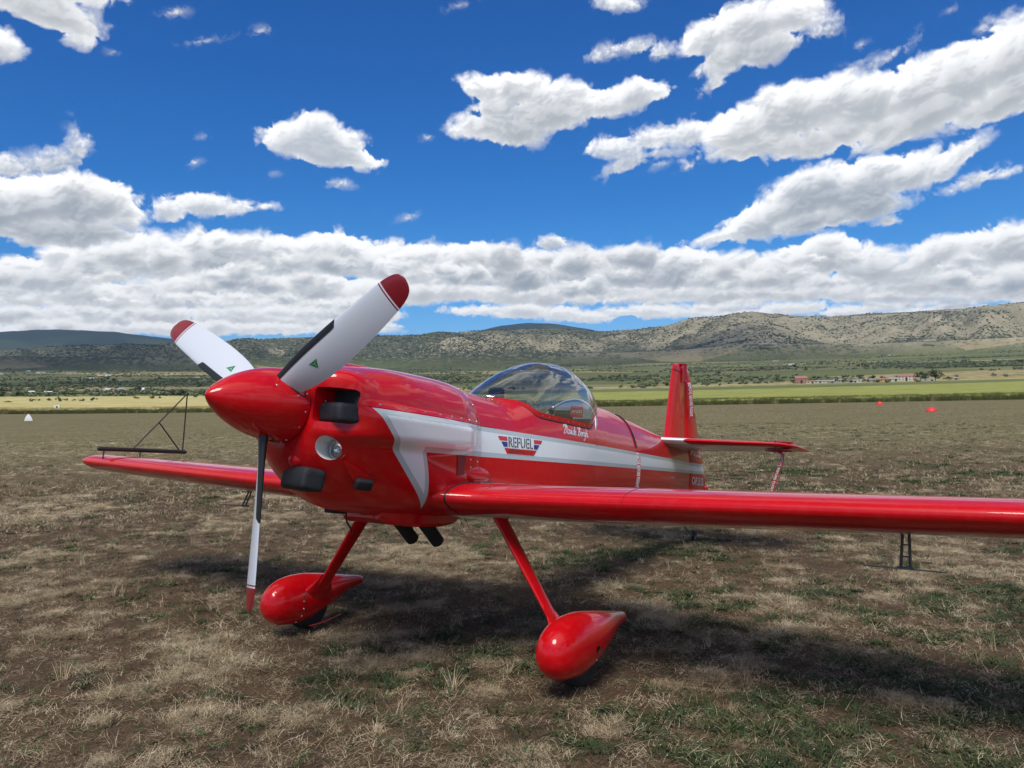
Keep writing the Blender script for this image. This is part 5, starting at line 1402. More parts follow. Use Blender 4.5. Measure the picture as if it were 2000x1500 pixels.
# placard with white letters on the bulkhead
pq = box('placard', P(2.905, .135, .395), (.10, .006, .088), M_ribbon, bk, Matrix.Rotation(R(25), 3, 'Z'))
tp = text_polys("AVGAS", 1.0, bold=.01)
vs, fs = [], []
for q in fit(tp, (-.042, -.012), (.084, 0), (0, .026)):
    n0 = len(vs)
    for a, b in q: vs.append(P(2.905, .135, .395) + Matrix.Rotation(R(25), 3, 'Z') @ Vector((a, -.0042, b)))
    fs.append(tuple(range(n0, len(vs))))
link('placard_lettering', mesh('placard_lettering', vs, fs, False), bk, [M_lwhite])
# round mirror
bm = bmesh.new(); bmesh.ops.create_icosphere(bm, subdivisions=3, radius=1)
for v_ in bm.verts: v_.co = Vector((v_.co.x * .030, v_.co.y * .016, v_.co.z * .034)) + P(2.36, .235, .330)
mir = link('cockpit_mirror', bm_mesh('cockpit_mirror', bm, True), plane, [plain("smoked_chrome", (.35, .33, .31), .12, metal=1.0)])
tube('mirror_stalk', [P(2.36, .235, .30), P(2.36, .26, .20)], .006, M_blk, mir, 6)
tube('grab_ribbon', [P(2.395, .22, .375), P(2.40, .225, .335), P(2.395, .23, .30)], [.008, .007, .006], M_ribbon, mir, 4)

# ---- lettering and logo on the side
def quad(a, b, c, d_): return [a, b, c, d_]


def side_pt(t0, t1, x_, y_):
    return (t0[0] + x_ * t1[0][0] + y_ * t1[1][0], t0[1] + x_ * t1[0][1] + y_ * t1[1][1])


LOGO_O = (1.534, -.085); LOGO_X = (.541, .030); LOGO_Y = (0, .122)
def lp(x_, y_): return (LOGO_O[0] + x_ * LOGO_X[0] + y_ * LOGO_Y[0], LOGO_O[1] + x_ * LOGO_X[1] + y_ * LOGO_Y[1])
def lpoly(*pts): return [lp(a, b) for a, b in pts]


logo = decal('logo_bar', [lpoly((.135, .40), (.195, .10), (.805, .10), (.865, .40))], M_lred, plane)
for q in (((0, 1), (.035, .78), (.20, .78), (.20, 1)), ((.80, 1), (.80, .78), (.965, .78), (1, 1))): decal('logo_red_wing', [lpoly(*q)], M_lred, logo)
for q in (((.068, .72), (.12, .46), (.20, .46), (.20, .72)), ((.80, .72), (.80, .46), (.88, .46), (.932, .72))): decal('logo_blue_wing', [lpoly(*q)], M_blue, logo)
tp = text_polys("REFUEL", 1.0, bold=.008, spacing=1.02)
decal('logo_lettering', fit(tp, lp(.225, .46), (LOGO_X[0] * .55, LOGO_X[1] * .55), (LOGO_Y[0] * .56, LOGO_Y[1] * .56)), M_ink, logo, .0022)
# stencil bridges of the lettering: white slits
for x_ in (.248, .345, .440, .545, .632, .722): decal('stencil_slit', [lpoly((x_, .46), (x_ + .010, .46), (x_ + .010, 1.02), (x_, 1.02))], M_lwhite, logo, .0028)
tp = text_polys("BREWING CO", 1.0, bold=.004, spacing=1.1)
decal('logo_small_lettering', fit(tp, lp(.245, .16), (LOGO_X[0] * .51, LOGO_X[1] * .51), (LOGO_Y[0] * .19, LOGO_Y[1] * .19)), M_ink, logo, .0022)

# brush-script name under the canopy: strokes drawn by hand
GLYPH = {
    'D': ([[(.05, .78), (.12, .98), (.38, 1.04), (.66, .90), (.72, .55), (.52, .14), (.22, .0), (.10, .08), (.20, .22), (.36, .55), (.42, .86)]], .80),
    'a': ([[(.40, .48), (.20, .50), (.04, .22), (.14, .02), (.32, .14), (.42, .46), (.36, .10), (.50, .04)]], .48),
    'v': ([[(.02, .40), (.12, .48), (.14, .06), (.26, .10), (.38, .48)]], .40),
    'i': ([[(.06, .46), (.04, .08), (.14, .02), (.22, .12)], [(.10, .66), (.12, .70)]], .24),
    'd': ([[(.38, .46), (.18, .48), (.04, .20), (.14, .02), (.30, .14), (.52, .98), (.36, .14), (.48, .04)]], .48),
    'e': ([[(.04, .22), (.26, .34), (.24, .48), (.08, .40), (.04, .12), (.18, .0), (.36, .14)]], .38),
    'B': ([[(.05, .78), (.14, .98), (.42, 1.06), (.62, .88), (.50, .64), (.28, .54), (.60, .46), (.62, .18), (.36, .0), (.12, .02), (.10, .14)], [(.40, .92), (.24, .10)]], .70),
    'o': ([[(.22, .46), (.06, .30), (.08, .04), (.24, .04), (.34, .30), (.22, .46), (.40, .40)]], .40),
    'r': ([[(.06, .44), (.10, .02)], [(.10, .26), (.22, .48), (.34, .42)]], .34),
    'g': ([[(.36, .44), (.16, .46), (.04, .20), (.14, .04), (.30, .18), (.38, .44), (.26, -.30), (.06, -.46), (.02, -.34)]], .42),
    'h': ([[(.24, .98), (.06, .02)], [(.10, .24), (.26, .46), (.32, .34), (.28, .06), (.42, .06)]], .42),
    ' ': ([], .26)}


def catmull(pts, n=5):
    if len(pts) < 3: return pts
    q = [pts[0]] + list(pts) + [pts[-1]]; res = []
    for i in range(1, len(q) - 2):
        for k in range(n):
            t_ = k / n
            res.append(tuple(.5 * ((2 * q[i][c]) + (-q[i - 1][c] + q[i + 1][c]) * t_ + (2 * q[i - 1][c] - 5 * q[i][c] + 4 * q[i + 1][c] - q[i + 2][c]) * t_**2 + (-q[i - 1][c] + 3 * q[i][c] - 3 * q[i + 1][c] + q[i + 2][c]) * t_**3) for c in (0, 1)))
    res.append(pts[-1]); return res


def script_polys(s, wid=.085):
    x0 = 0; res = []
    for ch in s:
        strokes, adv = GLYPH[ch]
        for stp in strokes:
            pp = catmull(stp)
            for i in range(len(pp) - 1):
                a, b = pp[i], pp[i + 1]; dx, dy = b[0] - a[0], b[1] - a[1]; L_ = math.hypot(dx, dy) or 1
                th = wid * (.55 + .6 * abs(dx * .5 - dy) / L_) * .5 * (1.5 if ch in 'DB' and a[1] > .75 else 1)
                nx, ny = -dy / L_ * th, dx / L_ * th; ex, ey = dx / L_ * th * .5, dy / L_ * th * .5
                res.append([(x0 + a[0] - ex + nx, a[1] - ey + ny), (x0 + a[0] - ex - nx, a[1] - ey - ny), (x0 + b[0] + ex - nx, b[1] + ey - ny), (x0 + b[0] + ex + nx, b[1] + ey + ny)])
        x0 += adv
    return res, x0


sp_, wdt = script_polys("Davide Borghi", .115)
NAME_O, NAME_X, NAME_Y = (2.38, .158), (.405, .018), (.010, .066)
decal('pilot_name', [[(NAME_O[0] + a / wdt * NAME_X[0] + b * NAME_Y[0], NAME_O[1] + a / wdt * NAME_X[1] + b * NAME_Y[1]) for a, b in q] for q in sp_], M_lwhite, plane, .002, .05)

tp = text_polys("I-SELG", 1.0, bold=.012)
def rud_side(polys, nm, mt):
    vs_, fs_ = [], []
    for q in polys:
        n0 = len(vs_)
        for a, b in q:
            le, te, th = interp([(r_[0], r_[1], r_[2], r_[3]) for r_ in rd], b)
            f_ = min(.99, max(.02, (a - le) / (te - le)))
            vs_.append(P(a, foil(f_) * th + .0022, b))
        fs_.append(tuple(range(n0, len(vs_))))
    return link(nm, mesh(nm, vs_, fs_, False), rud, [mt])


rud_side(fit(tp, (5.62, .315), (.345, .0), (0, .130)), 'registration', M_lwhite)
tp = text_polys("CAP 231 DS", 1.0, bold=.010)
fp_ = fit(tp, (5.70, .005), (.385, .012), (-.01, .085))
rud_side([q for q in fp_ if q[0][0] < 5.97], 'type_name', M_lwhite); rud_side([q for q in fp_ if q[0][0] >= 5.97], 'type_suffix', M_lwhite)

# panel lines and screws on the fuselage
def line_polys(pts, w_=.0018):
    res = []
    for (a, b) in zip(pts[:-1], pts[1:]):
        dx, dy = b[0] - a[0], b[1] - a[1]; L_ = math.hypot(dx, dy); nx, ny = -dy / L_ * w_, dx / L_ * w_
        res.append([(a[0] + nx, a[1] + ny), (a[0] - nx, a[1] - ny), (b[0] - nx, b[1] - ny), (b[0] + nx, b[1] + ny)])
    return res


decal('panel_line', line_polys([(1.335, .32), (1.335, .08), (1.337, -.12), (1.34, -.20)], .0016), M_seam, body, .001)
decal('panel_line', line_polys([(2.93, .21), (2.93, .13), (2.97, .13)], .0012), M_seam, body, .001)
decal('panel_line', line_polys([(1.34, .075), (1.52, .083)], .0012), M_seam, body, .001)
M_greyscr = M_steel
for u in (.20, .372, .56, .72, .86, .98, 1.08, 1.17, 1.27):
    w = TOP0[1] + TOPS * (u - TOP0[0]) + .022
    p_, n_ = on_side(u, w, .0005); screw(p_, n_, .0075, parent=cowl_up)
    p_, n_ = on_side(u, w, .0005, -1); screw(p_, n_, .0075, parent=cowl_up)
for u in (.47, .56, .64, .72, .80, .88, .95, 1.02):
    p_, n_ = on_side(u, .012 + (u - .47) * .03, .0003); o_ = screw(p_ - n_ * .0012, n_, .0036, parent=cowl_lo)
for u, w in ((1.31, .055), (1.31, -.055), (1.30, -.15), (1.30, .20), (1.325, .31), (1.42, .25), (1.21, -.145), (1.12, -.15), (1.12, -.235), (1.17, -.24), (1.215, -.225), (1.22, -.19)):
    p_, n_ = on_side(u, w, .0005); screw(p_, n_, .006, parent=cowl_lo)
# taped vent patch on the lower cowling
decal('tape_patch', [[(1.067, -.135), (1.153, -.130), (1.155, -.240), (1.085, -.246)]], plain("maroon_tape", (.17, .004, .012), .45), cowl_lo, .004)
# small step grip
decal('foot_grip', line_polys([(4.86, .02), (5.02, .03)], .005), M_trim, body, .003)

# ------------------------------------------------------------------ ground and terrain
rsg = np.random.RandomState(11)
GG = _grad(rsg)


def pfbm(x, y, sc, oc=4, gain=.5, seed=0.0, billow=False):
    return fbm((np.asarray(x) / sc + 7.13 * seed + 311.0).astype(np.float64), (np.asarray(y) / sc - 3.7 * seed + 173.0).astype(np.float64), GG, oc, gain, billow)


def nss(a, b, x):
    t_ = np.clip((x - a) / (b - a), 0, 1); return t_ * t_ * (3 - 2 * t_)


# ridge seen from the airfield: bearing (deg) and elevation angle (deg) of the near ridge and of the farther hills
def px_dir(px, py):
    a = (px - 1000) / 1549.4736; b = -(py - 750) / 1549.4736
    r_ = a * math.cos(ROL) - b * math.sin(ROL); u_ = a * math.sin(ROL) + b * math.cos(ROL)
    X, Y, Z = r_, math.cos(PIT) - u_ * math.sin(PIT), math.sin(PIT) + u_ * math.cos(PIT)
    return math.degrees(math.atan2(X, Y)), math.degrees(math.atan2(Z, math.hypot(X, Y)))


RIDGE = [px_dir(*q) for q in ((-120, 690), (0, 684), (100, 677), (190, 673), (260, 674), (400, 669), (480, 665), (560, 660), (640, 657), (720, 655), (800, 654), (870, 651), (930, 646), (1000, 644), (1060, 642), (1120, 644), (1180, 647), (1240, 643), (1300, 636), (1330, 628), (1400, 621), (1460, 615), (1515, 613), (1560, 617), (1620, 618), (1700, 612), (1780, 609), (1850, 604), (1930, 599), (2010, 596), (2120, 592))]
FAR1 = [(-75, 2.0), (-60, 3.6), (-48, 4.6)] + [px_dir(*q) for q in ((-150, 657), (0, 650), (60, 647), (110, 645), (160, 646), (230, 650), (290, 658), (340, 664), (420, 675), (520, 700))]
FAR2 = [px_dir(*q) for q in ((860, 668), (930, 648), (980, 638), (1030, 633), (1070, 633), (1120, 639), (1160, 646), (1230, 668))]


def prof_at(tab, az, default=-2.0):
    xs = [q[0] for q in tab]; ys = [q[1] for q in tab]
    return np.interp(az, xs, ys, left=default, right=default)


def plain_z(d_):
    """the plain rises slowly towards the foot of the hills"""
    k = [0, 150, 235, 400, 650, 1000, 1500, 2000, 2600, 3000, 3400, 20000]
    v = [0, 0, .5, 4.0, 11.2, 25.0, 48.0, 73.0, 108.0, 136.0, 160.0, 200.0]
    return np.interp(d_, k, v)


def terrain_z(x, y):
    d_ = np.hypot(x, y); az = np.degrees(np.arctan2(x, y))
    z = plain_z(d_)
    far = nss(300, 1400, d_)
    z = z + far * 5 * pfbm(x, y, 420, 3, .5, 1)
    # ridge
    ra = np.array([q[0] for q in RIDGE]); re = np.array([q[1] for q in RIDGE])
    wob = 1.6 * pfbm(az, az * 0, 7.0, 2, .5, 3)
    el_ = np.interp(az, ra, re)
    out_ = np.clip((np.abs(az) - 38) / 50, 0, 1)
    el_ = el_ * (1 - .45 * out_) + .5 * pfbm(az, az * 0 + 3, 14., 3, .5, 5) * np.clip((np.abs(az) - 36) / 8, 0, 1)
    dr = 4300 + 260 * pfbm(az, az * 0 + 9, 9., 2, .5, 6) + 250 * np.sin(np.radians(az * 3.1))
    df = 3050 + 230 * pfbm(az, az * 0 + 5, 5., 3, .5, 8) * 2.0 - 260 * np.exp(-((az - 17.5) / 5.) ** 2) + 260 * np.exp(-((az - 9.6) / 1.7) ** 2) + 240 * np.exp(-((az - 24.5) / 1.6) ** 2)
    zr = EYE + dr * np.tan(np.radians(el_))
    s_ = np.clip((d_ - df) / (dr - df), 0, 1)
    zf = plain_z(df)
    shp = np.sin(s_ * math.pi / 2) ** 1.05
    # gullies run down the slope
    across = az * 75.0
    gul = np.abs(pfbm(across + 160 * pfbm(x, y, 600, 2, .5, 4), d_ * .22, 300, 2, .35, 9)) * 2
    amp = 58 * np.sin(np.clip(s_, 0, 1) * math.pi) ** .8
    z = np.where(d_ > df, np.maximum(z, zf + (zr - zf) * shp - amp * (1 - nss(0, .75, gul)) + 6 * pfbm(x, y, 90, 3, .5, 2) * np.sin(s_ * math.pi)), z)
    # front hill with its own rounded top
    hx, hy = 3500 * math.sin(R(17.2)), 3500 * math.cos(R(17.2))
    q = ((az - 17.0) / 4.6) ** 2 + ((d_ - 3750) / 620) ** 2
    hill = plain_z(3300) + (np.interp(17.0, ra, re) * 0 + 3750 * math.tan(R(5.15)) - plain_z(3300)) * np.exp(-q * 1.0) - 16 * (1 - nss(0, .75, gul)) * np.exp(-q)
    z = np.where((d_ > 2700) & (d_ < 4500), np.maximum(z, hill), z)
    # plateau behind, then the distant hills
    back = nss(dr, dr + 900, d_)
    z = np.where(d_ > dr, zr - 120 * back, z)
    for tab, dd, wd in ((FAR1, 7300, 1500), (FAR2, 7400, 1500)):
        e_ = prof_at(tab, az, -3.)
        zz = EYE + dd * np.tan(np.radians(e_)) + 14 * pfbm(x, y, 260, 4, .5, 12)
        z = np.where(d_ > dr + 300, np.maximum(z, np.where(e_ > -2.5, zz, 0) * np.exp(-((d_ - dd) / wd) ** 2)), z)
    return z


def grid_mesh(name, azs, ds, zf_, attrs=None, mat=None, wrap=False):
    AZg, Dg = np.meshgrid(np.radians(azs), ds)
    X = Dg * np.sin(AZg); Y = Dg * np.cos(AZg); Z = zf_(X, Y)
    nr, nc = X.shape
    me = bpy.data.meshes.new(name)
    co = np.stack([X, Y, Z], -1).reshape(-1, 3).astype(np.float32)
    me.vertices.add(len(co)); me.vertices.foreach_set('co', co.ravel())
    i = np.arange(nr - 1)[:, None] * nc; j = np.arange(nc if wrap else nc - 1)[None, :]; j2 = (j + 1) % nc
    f = np.stack([i + j, i + nc + j, i + nc + j2, i + j2], -1).reshape(-1, 4)
    me.loops.add(f.size); me.loops.foreach_set('vertex_index', f.ravel().astype(np.int32))
    me.polygons.add(len(f)); me.polygons.foreach_set('loop_start', (np.arange(len(f)) * 4).astype(np.int32))
    me.update(calc_edges=True); me.polygons.foreach_set('use_smooth', [True] * len(f))
    for nm, fn in (attrs or {}).items():
        at = me.attributes.new(nm, 'FLOAT', 'POINT'); at.data.foreach_set('value', fn(X, Y, Z).ravel().astype(np.float32))
    o_ = link(name, me, None, [mat] if mat else [])
    return o_, (X, Y, Z)


# --- near ground: masks of straw, green weeds and bare soil shared by surface and plants
def straw_mask(x, y):
    a = pfbm(x * .75 + y * .2, y, .40, 3, .5, 21); b = pfbm(x, y, 2.4, 2, .5, 22); c_ = pfbm(x, y, .09, 2, .5, 23)
    return nss(.15, .27, a + .55 * b + .14 * c_ + .07 * nss(1.2, -2.5, x))


def green_mask(x, y):
    a = pfbm(x, y, .30, 3, .6, 31); b = pfbm(x, y, 1.7, 2, .5, 32)
    side = .16 * nss(-.6, 1.6, x) * (1 - nss(4.8, 7.5, y))
    return nss(.06, .22, a * .8 + .6 * b + side - .10 * nss(.8, -1.5, x) + .01) * (1 - .9 * straw_mask(x, y))


def near_z(x, y):
    d_ = np.hypot(x, y); k = 1 - nss(25, 60, d_)
    s_ = straw_mask(x, y)
    z = .010 * pfbm(x, y, .9, 3, .5, 41) + .008 * pfbm(x, y, .16, 3, .55, 42) + .022 * s_ * (1 + pfbm(x, y, .3, 2, .5, 43)) + .004 * pfbm(x, y, .045, 2, .6, 44)
    return z * k - .012 * k + plain_z(d_)


M_soil, g, b = new_mat("airfield_soil")
co = g.new('ShaderNodeTexCoord').outputs['Object']
st = g.new('ShaderNodeAttribute', attribute_name='straw').outputs['Fac']
gr = g.new('ShaderNodeAttribute', attribute_name='green').outputs['Fac']
flat = g.vm('MULTIPLY', co, (1, 1, 0))
n_f = g.noise(flat, 38, 6, .72); n_m = g.noise(flat, 7.0, 5, .6); n_l = g.noise(flat, .55, 4, .6); n_s = g.noise(flat, 120, 3, .7)
fib = g.noise(g.vm('MULTIPLY', co, (26, 90, 0)), 1.0, 5, .75, .8)
fib2 = g.noise(g.vm('MULTIPLY', g.vm('ADD', co, (3, 9, 0)), (80, 30, 0)), 1.0, 5, .75, .8)
soil = g.mix(g.lin(n_f, .35, .68), (.050, .032, .019), (.155, .102, .064))
soil = g.mix(g.mul(g.lin(n_m, .40, .62), .55), soil, (.082, .052, .033))
thatch = g.mix(g.lin(g.mx(fib, fib2), .50, .70), (.14, .105, .068), (.58, .455, .30))
fac = g.mn(g.add(g.mul(st, .9), g.mul(g.lin(n_f, .54, .70), .22)), 1.0)
c = g.mix(fac, soil, thatch)
c = g.mix(g.mul(gr, g.lin(n_s, .35, .6, .35, .85)), c, (.032, .044, .018))
# farther away: patchy short turf, straw and weeds mixed
dist = g.vm('LENGTH', flat)
lng = g.new('ShaderNodeVectorMath', operation='LENGTH'); g.put(lng.inputs[0], flat); dist = lng.outputs['Value']
fl = g.noise(flat, 3.2, 7, .72); fl2 = g.noise(g.vm('MULTIPLY', co, (.09, .26, 0)), 1.0, 6, .62); fl3 = g.noise(flat, .9, 6, .7)
turf = g.mix(g.lin(g.add(g.mul(fl, .5), g.mul(g.noise(flat, 11., 5, .75), .5)), .42, .58), (.056, .049, .025), (.29, .245, .13))
turf = g.mix(g.mul(g.lin(fl2, .42, .66), .45), turf, (.095, .092, .044))
turf = g.mix(g.mul(g.lin(fl3, .55, .72), .5), turf, (.27, .23, .13))
turf = g.mix(g.mul(g.lin(g.noise(g.vm('MULTIPLY', co, (.012, .05, 0)), 1.0, 4, .6), .52, .66), .45), turf, (.155, .145, .075))
c = g.mix(g.step(dist, 11.0, 36.0), c, turf)
g.put(b.inputs['Base Color'], c)
b.inputs['Roughness'].default_value = .95; b.inputs['Specular IOR Level'].default_value = .1
hgt = g.add(g.mul(n_f, .5), g.add(g.mul(fib, g.mul(st, .6)), g.mul(n_s, .25)))
bmp = g.new('ShaderNodeBump'); bmp.inputs['Distance'].default_value = .02; bmp.inputs['Strength'].default_value = .9
g.put(bmp.inputs['Height'], g.add(hgt, g.mul(g.add(fl, fl3), g.mul(g.step(dist, 5., 18.), 2.2))))
g.l.new(bmp.outputs[0], b.inputs['Normal'])

azf = np.concatenate([np.arange(-180, -42, 3.0), np.arange(-42, 42.01, .17), np.arange(45, 180, 3.0)])
dsn = [0.05, .8, 1.6]
while dsn[-1] < 235: dsn.append(dsn[-1] * (1.0085 if dsn[-1] > 1.59 and dsn[-1] < 14 else 1.03))
dsn[-1] = 235.0
airf_o, _ = grid_mesh('airfield_ground', azf, np.array(dsn), near_z, {'straw': lambda x, y, z: straw_mask(x, y), 'green': lambda x, y, z: green_mask(x, y)}, M_soil, True)
tag(airf_o, "dry brown airfield ground with straw mats and weeds under the aeroplane", kind='structure')

# --- far terrain
M_land, g, b = new_mat("plain_and_hills")
co = g.new('ShaderNodeTexCoord').outputs['Object']
X_, Y_, Z_ = g.sep(co)
flat = g.comb(X_, Y_, 0.0)
lnf = g.new('ShaderNodeVectorMath', operation='LENGTH'); g.put(lnf.inputs[0], flat); dfar = lnf.outputs['Value']
hillf = g.new('ShaderNodeAttribute', attribute_name='hill').outputs['Fac']
crop = g.new('ShaderNodeAttribute', attribute_name='crop').outputs['Fac']
wood_and_shade = g.new('ShaderNodeAttribute', attribute_name='wood_and_shade').outputs['Fac']
# fields as irregular parcels
warp = g.vm('ADD', flat, g.vm('SCALE', g.noise(flat, .0022, 3, .5, out=1), sc=120.0))
rotv = g.new('ShaderNodeVectorRotate', rotation_type='Z_AXIS'); g.put(rotv.inputs['Vector'], warp); rotv.inputs['Angle'].default_value = R(14)
cellc = g.voro(g.vm('MULTIPLY', rotv.outputs[0], (1 / 380., 1 / 110., 0)), 1.0, 'F1', 'Color')
cr_, cg_, cb_ = g.sep(cellc)
parcel = g.ramp(cr_, [(0, (.135, .150, .060)), (.18, (.19, .20, .080)), (.34, (.14, .165, .068)), (.48, (.24, .215, .11)), (.58, (.13, .16, .065)), (.68, (.40, .32, .16)), (.76, (.18, .195, .08)), (.88, (.48, .39, .19)), (.94, (.15, .17, .07))], 'CONSTANT')
grove = g.voro(g.vm('MULTIPLY', rotv.outputs[0], (1 / 9., 1 / 9., 0)), 1.0, 'F1', 'Distance', .35)
grovef = g.mul(g.step(grove, .46, .30), g.step(cg_, .34, .36))
land = g.mix(g.mul(grovef, .6), parcel, (.050, .072, .036))
land = g.mix(g.mul(g.step(g.noise(flat, .010, 5, .65), .52, .62), .5), land, (.055, .078, .040))
land = g.mix(g.mul(g.lin(g.noise(flat, .05, 5, .7), .35, .7), .30), land, (.15, .15, .085))
# crops right behind the airfield
cn = g.noise(g.vm('MULTIPLY', co, (.05, .25, 0)), 1.0, 6, .6)
cropc = g.mix(g.lin(crop, 1.0, 2.0), g.mix(g.lin(cn, .3, .7), (.17, .19, .055), (.27, .27, .085)), g.mix(g.lin(cn, .3, .7), (.34, .29, .12), (.50, .41, .20)))
land = g.mix(g.step(crop, .45, .55), land, cropc)
# hills: pale limestone turf dotted with dark scrub
sc1 = g.voro(g.vm('ADD', flat, g.vm('SCALE', g.noise(flat, .05, 3, .6, out=1), sc=14.0)), 1 / 17., 'F1', 'Distance')
sc2 = g.voro(flat, 1 / 8.5, 'F1', 'Distance')
dens = g.add(g.noise(flat, .0035, 4, .6), g.mul(wood_and_shade, .42))
thr = g.lin(g.add(dens, g.lin(X_, 200., 1900., .05, -.07)), .36, .72, .17, .60)
spots = g.mx(g.step(g.sub(thr, sc1), -.03, .05), g.mul(g.step(g.sub(g.mul(thr, .78), sc2), -.03, .05), .85))
rock = g.mix(g.lin(g.noise(flat, .012, 6, .7), .35, .66), (.21, .19, .105), (.43, .37, .255))
rock = g.mix(g.mul(g.lin(g.noise(flat, .09, 4, .7), .5, .72), .6), rock, (.44, .42, .37))
hillc = g.mix(g.mul(spots, .9), rock, g.mix(g.noise(flat, .03, 2), (.028, .042, .022), (.050, .064, .032)))
hillc = g.mix(g.mul(wood_and_shade, .45), hillc, (.055, .075, .045))
hillc = g.mix(g.step(dfar, 5200., 5600.), hillc, g.mix(g.step(g.noise(flat, .0012, 3, .5), .50, .60), (.018, .034, .034), (.040, .062, .044)))  # beyond the ridge, cloud shade is put into a dark hill colour
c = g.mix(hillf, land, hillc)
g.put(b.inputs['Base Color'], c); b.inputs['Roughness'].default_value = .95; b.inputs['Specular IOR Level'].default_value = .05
bmp = g.new('ShaderNodeBump'); bmp.inputs['Distance'].default_value = 2.0; bmp.inputs['Strength'].default_value = .4
g.put(bmp.inputs['Height'], g.add(g.mul(spots, g.mul(hillf, .9)), g.noise(flat, .06, 4, .6))); g.l.new(bmp.outputs[0], b.inputs['Normal'])


def hill_attr(x, y, z):
    d_ = np.hypot(x, y); az = np.degrees(np.arctan2(x, y))
    df = 3050 + 230 * pfbm(az, az * 0 + 5, 5., 3, .5, 8) * 2.0 - 260 * np.exp(-((az - 17.5) / 5.) ** 2)
    h_ = (z - plain_z(d_))
    return nss(4, 26, h_ + 10 * pfbm(x, y, 160, 3, .5, 14)) * nss(2500, 2800, d_)


def edge_y(x): return 136 - .22 * x + .0009 * x * x


def crop_attr(x, y, z):
    d_ = np.hypot(x, y); az = np.degrees(np.arctan2(x, y))
    wob_ = 14 * pfbm(az, az * 0, 6, 3, .5, 15)
    edge = d_ + wob_
    right = nss(-17, -13, az)
    green_crop = (edge < 330 + 90 * nss(0, 30, az)) * 1.0 * right
    gold = ((edge < 310) * 2.0 + ((edge > 350) & (edge < 420)) * 1.7) * (1 - right)
    strip = ((edge > 520) & (edge < 560) & (az > -8)) * 1.9
    return np.maximum(np.maximum(green_crop, gold), strip)


def wood_and_shade_attr(x, y, z):
    d_ = np.hypot(x, y); az = np.degrees(np.arctan2(x, y))
    base = nss(-.05, .35, pfbm(x, y, 800, 3, .5, 16) + .30 * (1 - nss(-14, 9, az)) - .05)
    base = np.where(d_ > 5200, 1.0, base)  # distant hills at full value: stands for cloud shade, put into the colour
    return np.clip(base + .8 * (1 - nss(0, 60, z - plain_z(d_) - 10)) * nss(2900, 3100, d_), 0, 1)


azt = np.concatenate([np.arange(-180, -40, 2.0), np.arange(-40, 40.01, .105), np.arange(42, 180, 2.0)])
dst = list(np.geomspace(235, 3000, 60)) + list(np.arange(3030, 4650, 19)) + list(np.geomspace(4700, 6300, 10)) + list(np.geomspace(6500, 13000, 34))
ter, TG = grid_mesh('plain_and_hills', azt, np.array(dst), terrain_z, {'hill': hill_attr, 'crop': crop_attr, 'wood_and_shade': wood_and_shade_attr}, M_land, True)
tag(ter, "green plain rising to scrub-covered limestone hills along the horizon", kind='structure')

# ------------------------------------------------------------------ plants by instancing
PROTO = {}


def proto_collection(name, meshes):
    c_ = bpy.data.collections.new(name)
    for i, me_ in enumerate(meshes):
        o_ = bpy.data.objects.new('%s_%02d' % (name, i), me_); c_.objects.link(o_)
    return c_


def scatter(name, coll, pos, rot, scl, idx, label=None):
    n = len(pos)
    me = bpy.data.meshes.new(name); me.vertices.add(n)
    me.vertices.foreach_set('co', np.asarray(pos, np.float32).ravel())
    a = me.attributes.new('rot', 'FLOAT_VECTOR', 'POINT'); a.data.foreach_set('vector', np.asarray(rot, np.float32).ravel())
    a = me.attributes.new('scl', 'FLOAT_VECTOR', 'POINT'); a.data.foreach_set('vector', np.asarray(scl, np.float32).ravel())
    a = me.attributes.new('idx', 'INT', 'POINT'); a.data.foreach_set('value', np.asarray(idx, np.int32))
    o_ = link(name, me)
    ng = bpy.data.node_groups.new(name, 'GeometryNodeTree')
    ng.interface.new_socket('Geometry', in_out='INPUT', socket_type='NodeSocketGeometry')
    ng.interface.new_socket('Geometry', in_out='OUTPUT', socket_type='NodeSocketGeometry')
    N = ng.nodes; gi = N.new('NodeGroupInput'); go = N.new('NodeGroupOutput')
    ci = N.new('GeometryNodeCollectionInfo'); ci.inputs[0].default_value = coll; ci.inputs['Separate Children'].default_value = True; ci.inputs['Reset Children'].default_value = True
    ip = N.new('GeometryNodeInstanceOnPoints'); ip.inputs['Pick Instance'].default_value = True

    def att(nm, dt):
        q = N.new('GeometryNodeInputNamedAttribute'); q.data_type = dt; q.inputs[0].default_value = nm
        return q.outputs['Attribute']
    ng.links.new(gi.outputs[0], ip.inputs['Points']); ng.links.new(ci.outputs[0], ip.inputs['Instance'])
    ng.links.new(att('idx', 'INT'), ip.inputs['Instance Index'])
    er = N.new('FunctionNodeEulerToRotation'); ng.links.new(att('rot', 'FLOAT_VECTOR'), er.inputs[0])
    ng.links.new(er.outputs[0], ip.inputs['Rotation']); ng.links.new(att('scl', 'FLOAT_VECTOR'), ip.inputs['Scale'])
    ng.links.new(ip.outputs[0], go.inputs[0])
    md = o_.modifiers.new('scatter', 'NODES'); md.node_group = ng
    tag(o_, label, None, None, 'stuff')
    return o_


def leafy(name, cols, rough=.8, trans=.25, var=.35):
    """leaf or straw material whose tone varies from plant to plant"""
    mt, g_, b_ = new_mat(name)
    oi = g_.new('ShaderNodeObjectInfo').outputs['Random']
    co_ = g_.new('ShaderNodeTexCoord').outputs['Object']
    c_ = g_.ramp(oi, [(i / max(1, len(cols) - 1), q) for i, q in enumerate(cols)])
    n_ = g_.noise(co_, 30, 3, .6)
    c_ = g_.mix(g_.mul(g_.lin(n_, .3, .7), var), c_, tuple(k * .45 for k in cols[0]))
    g_.put(b_.inputs['Base Color'], c_)
    b_.inputs['Roughness'].default_value = rough; b_.inputs['Specular IOR Level'].default_value = .2
    return mt


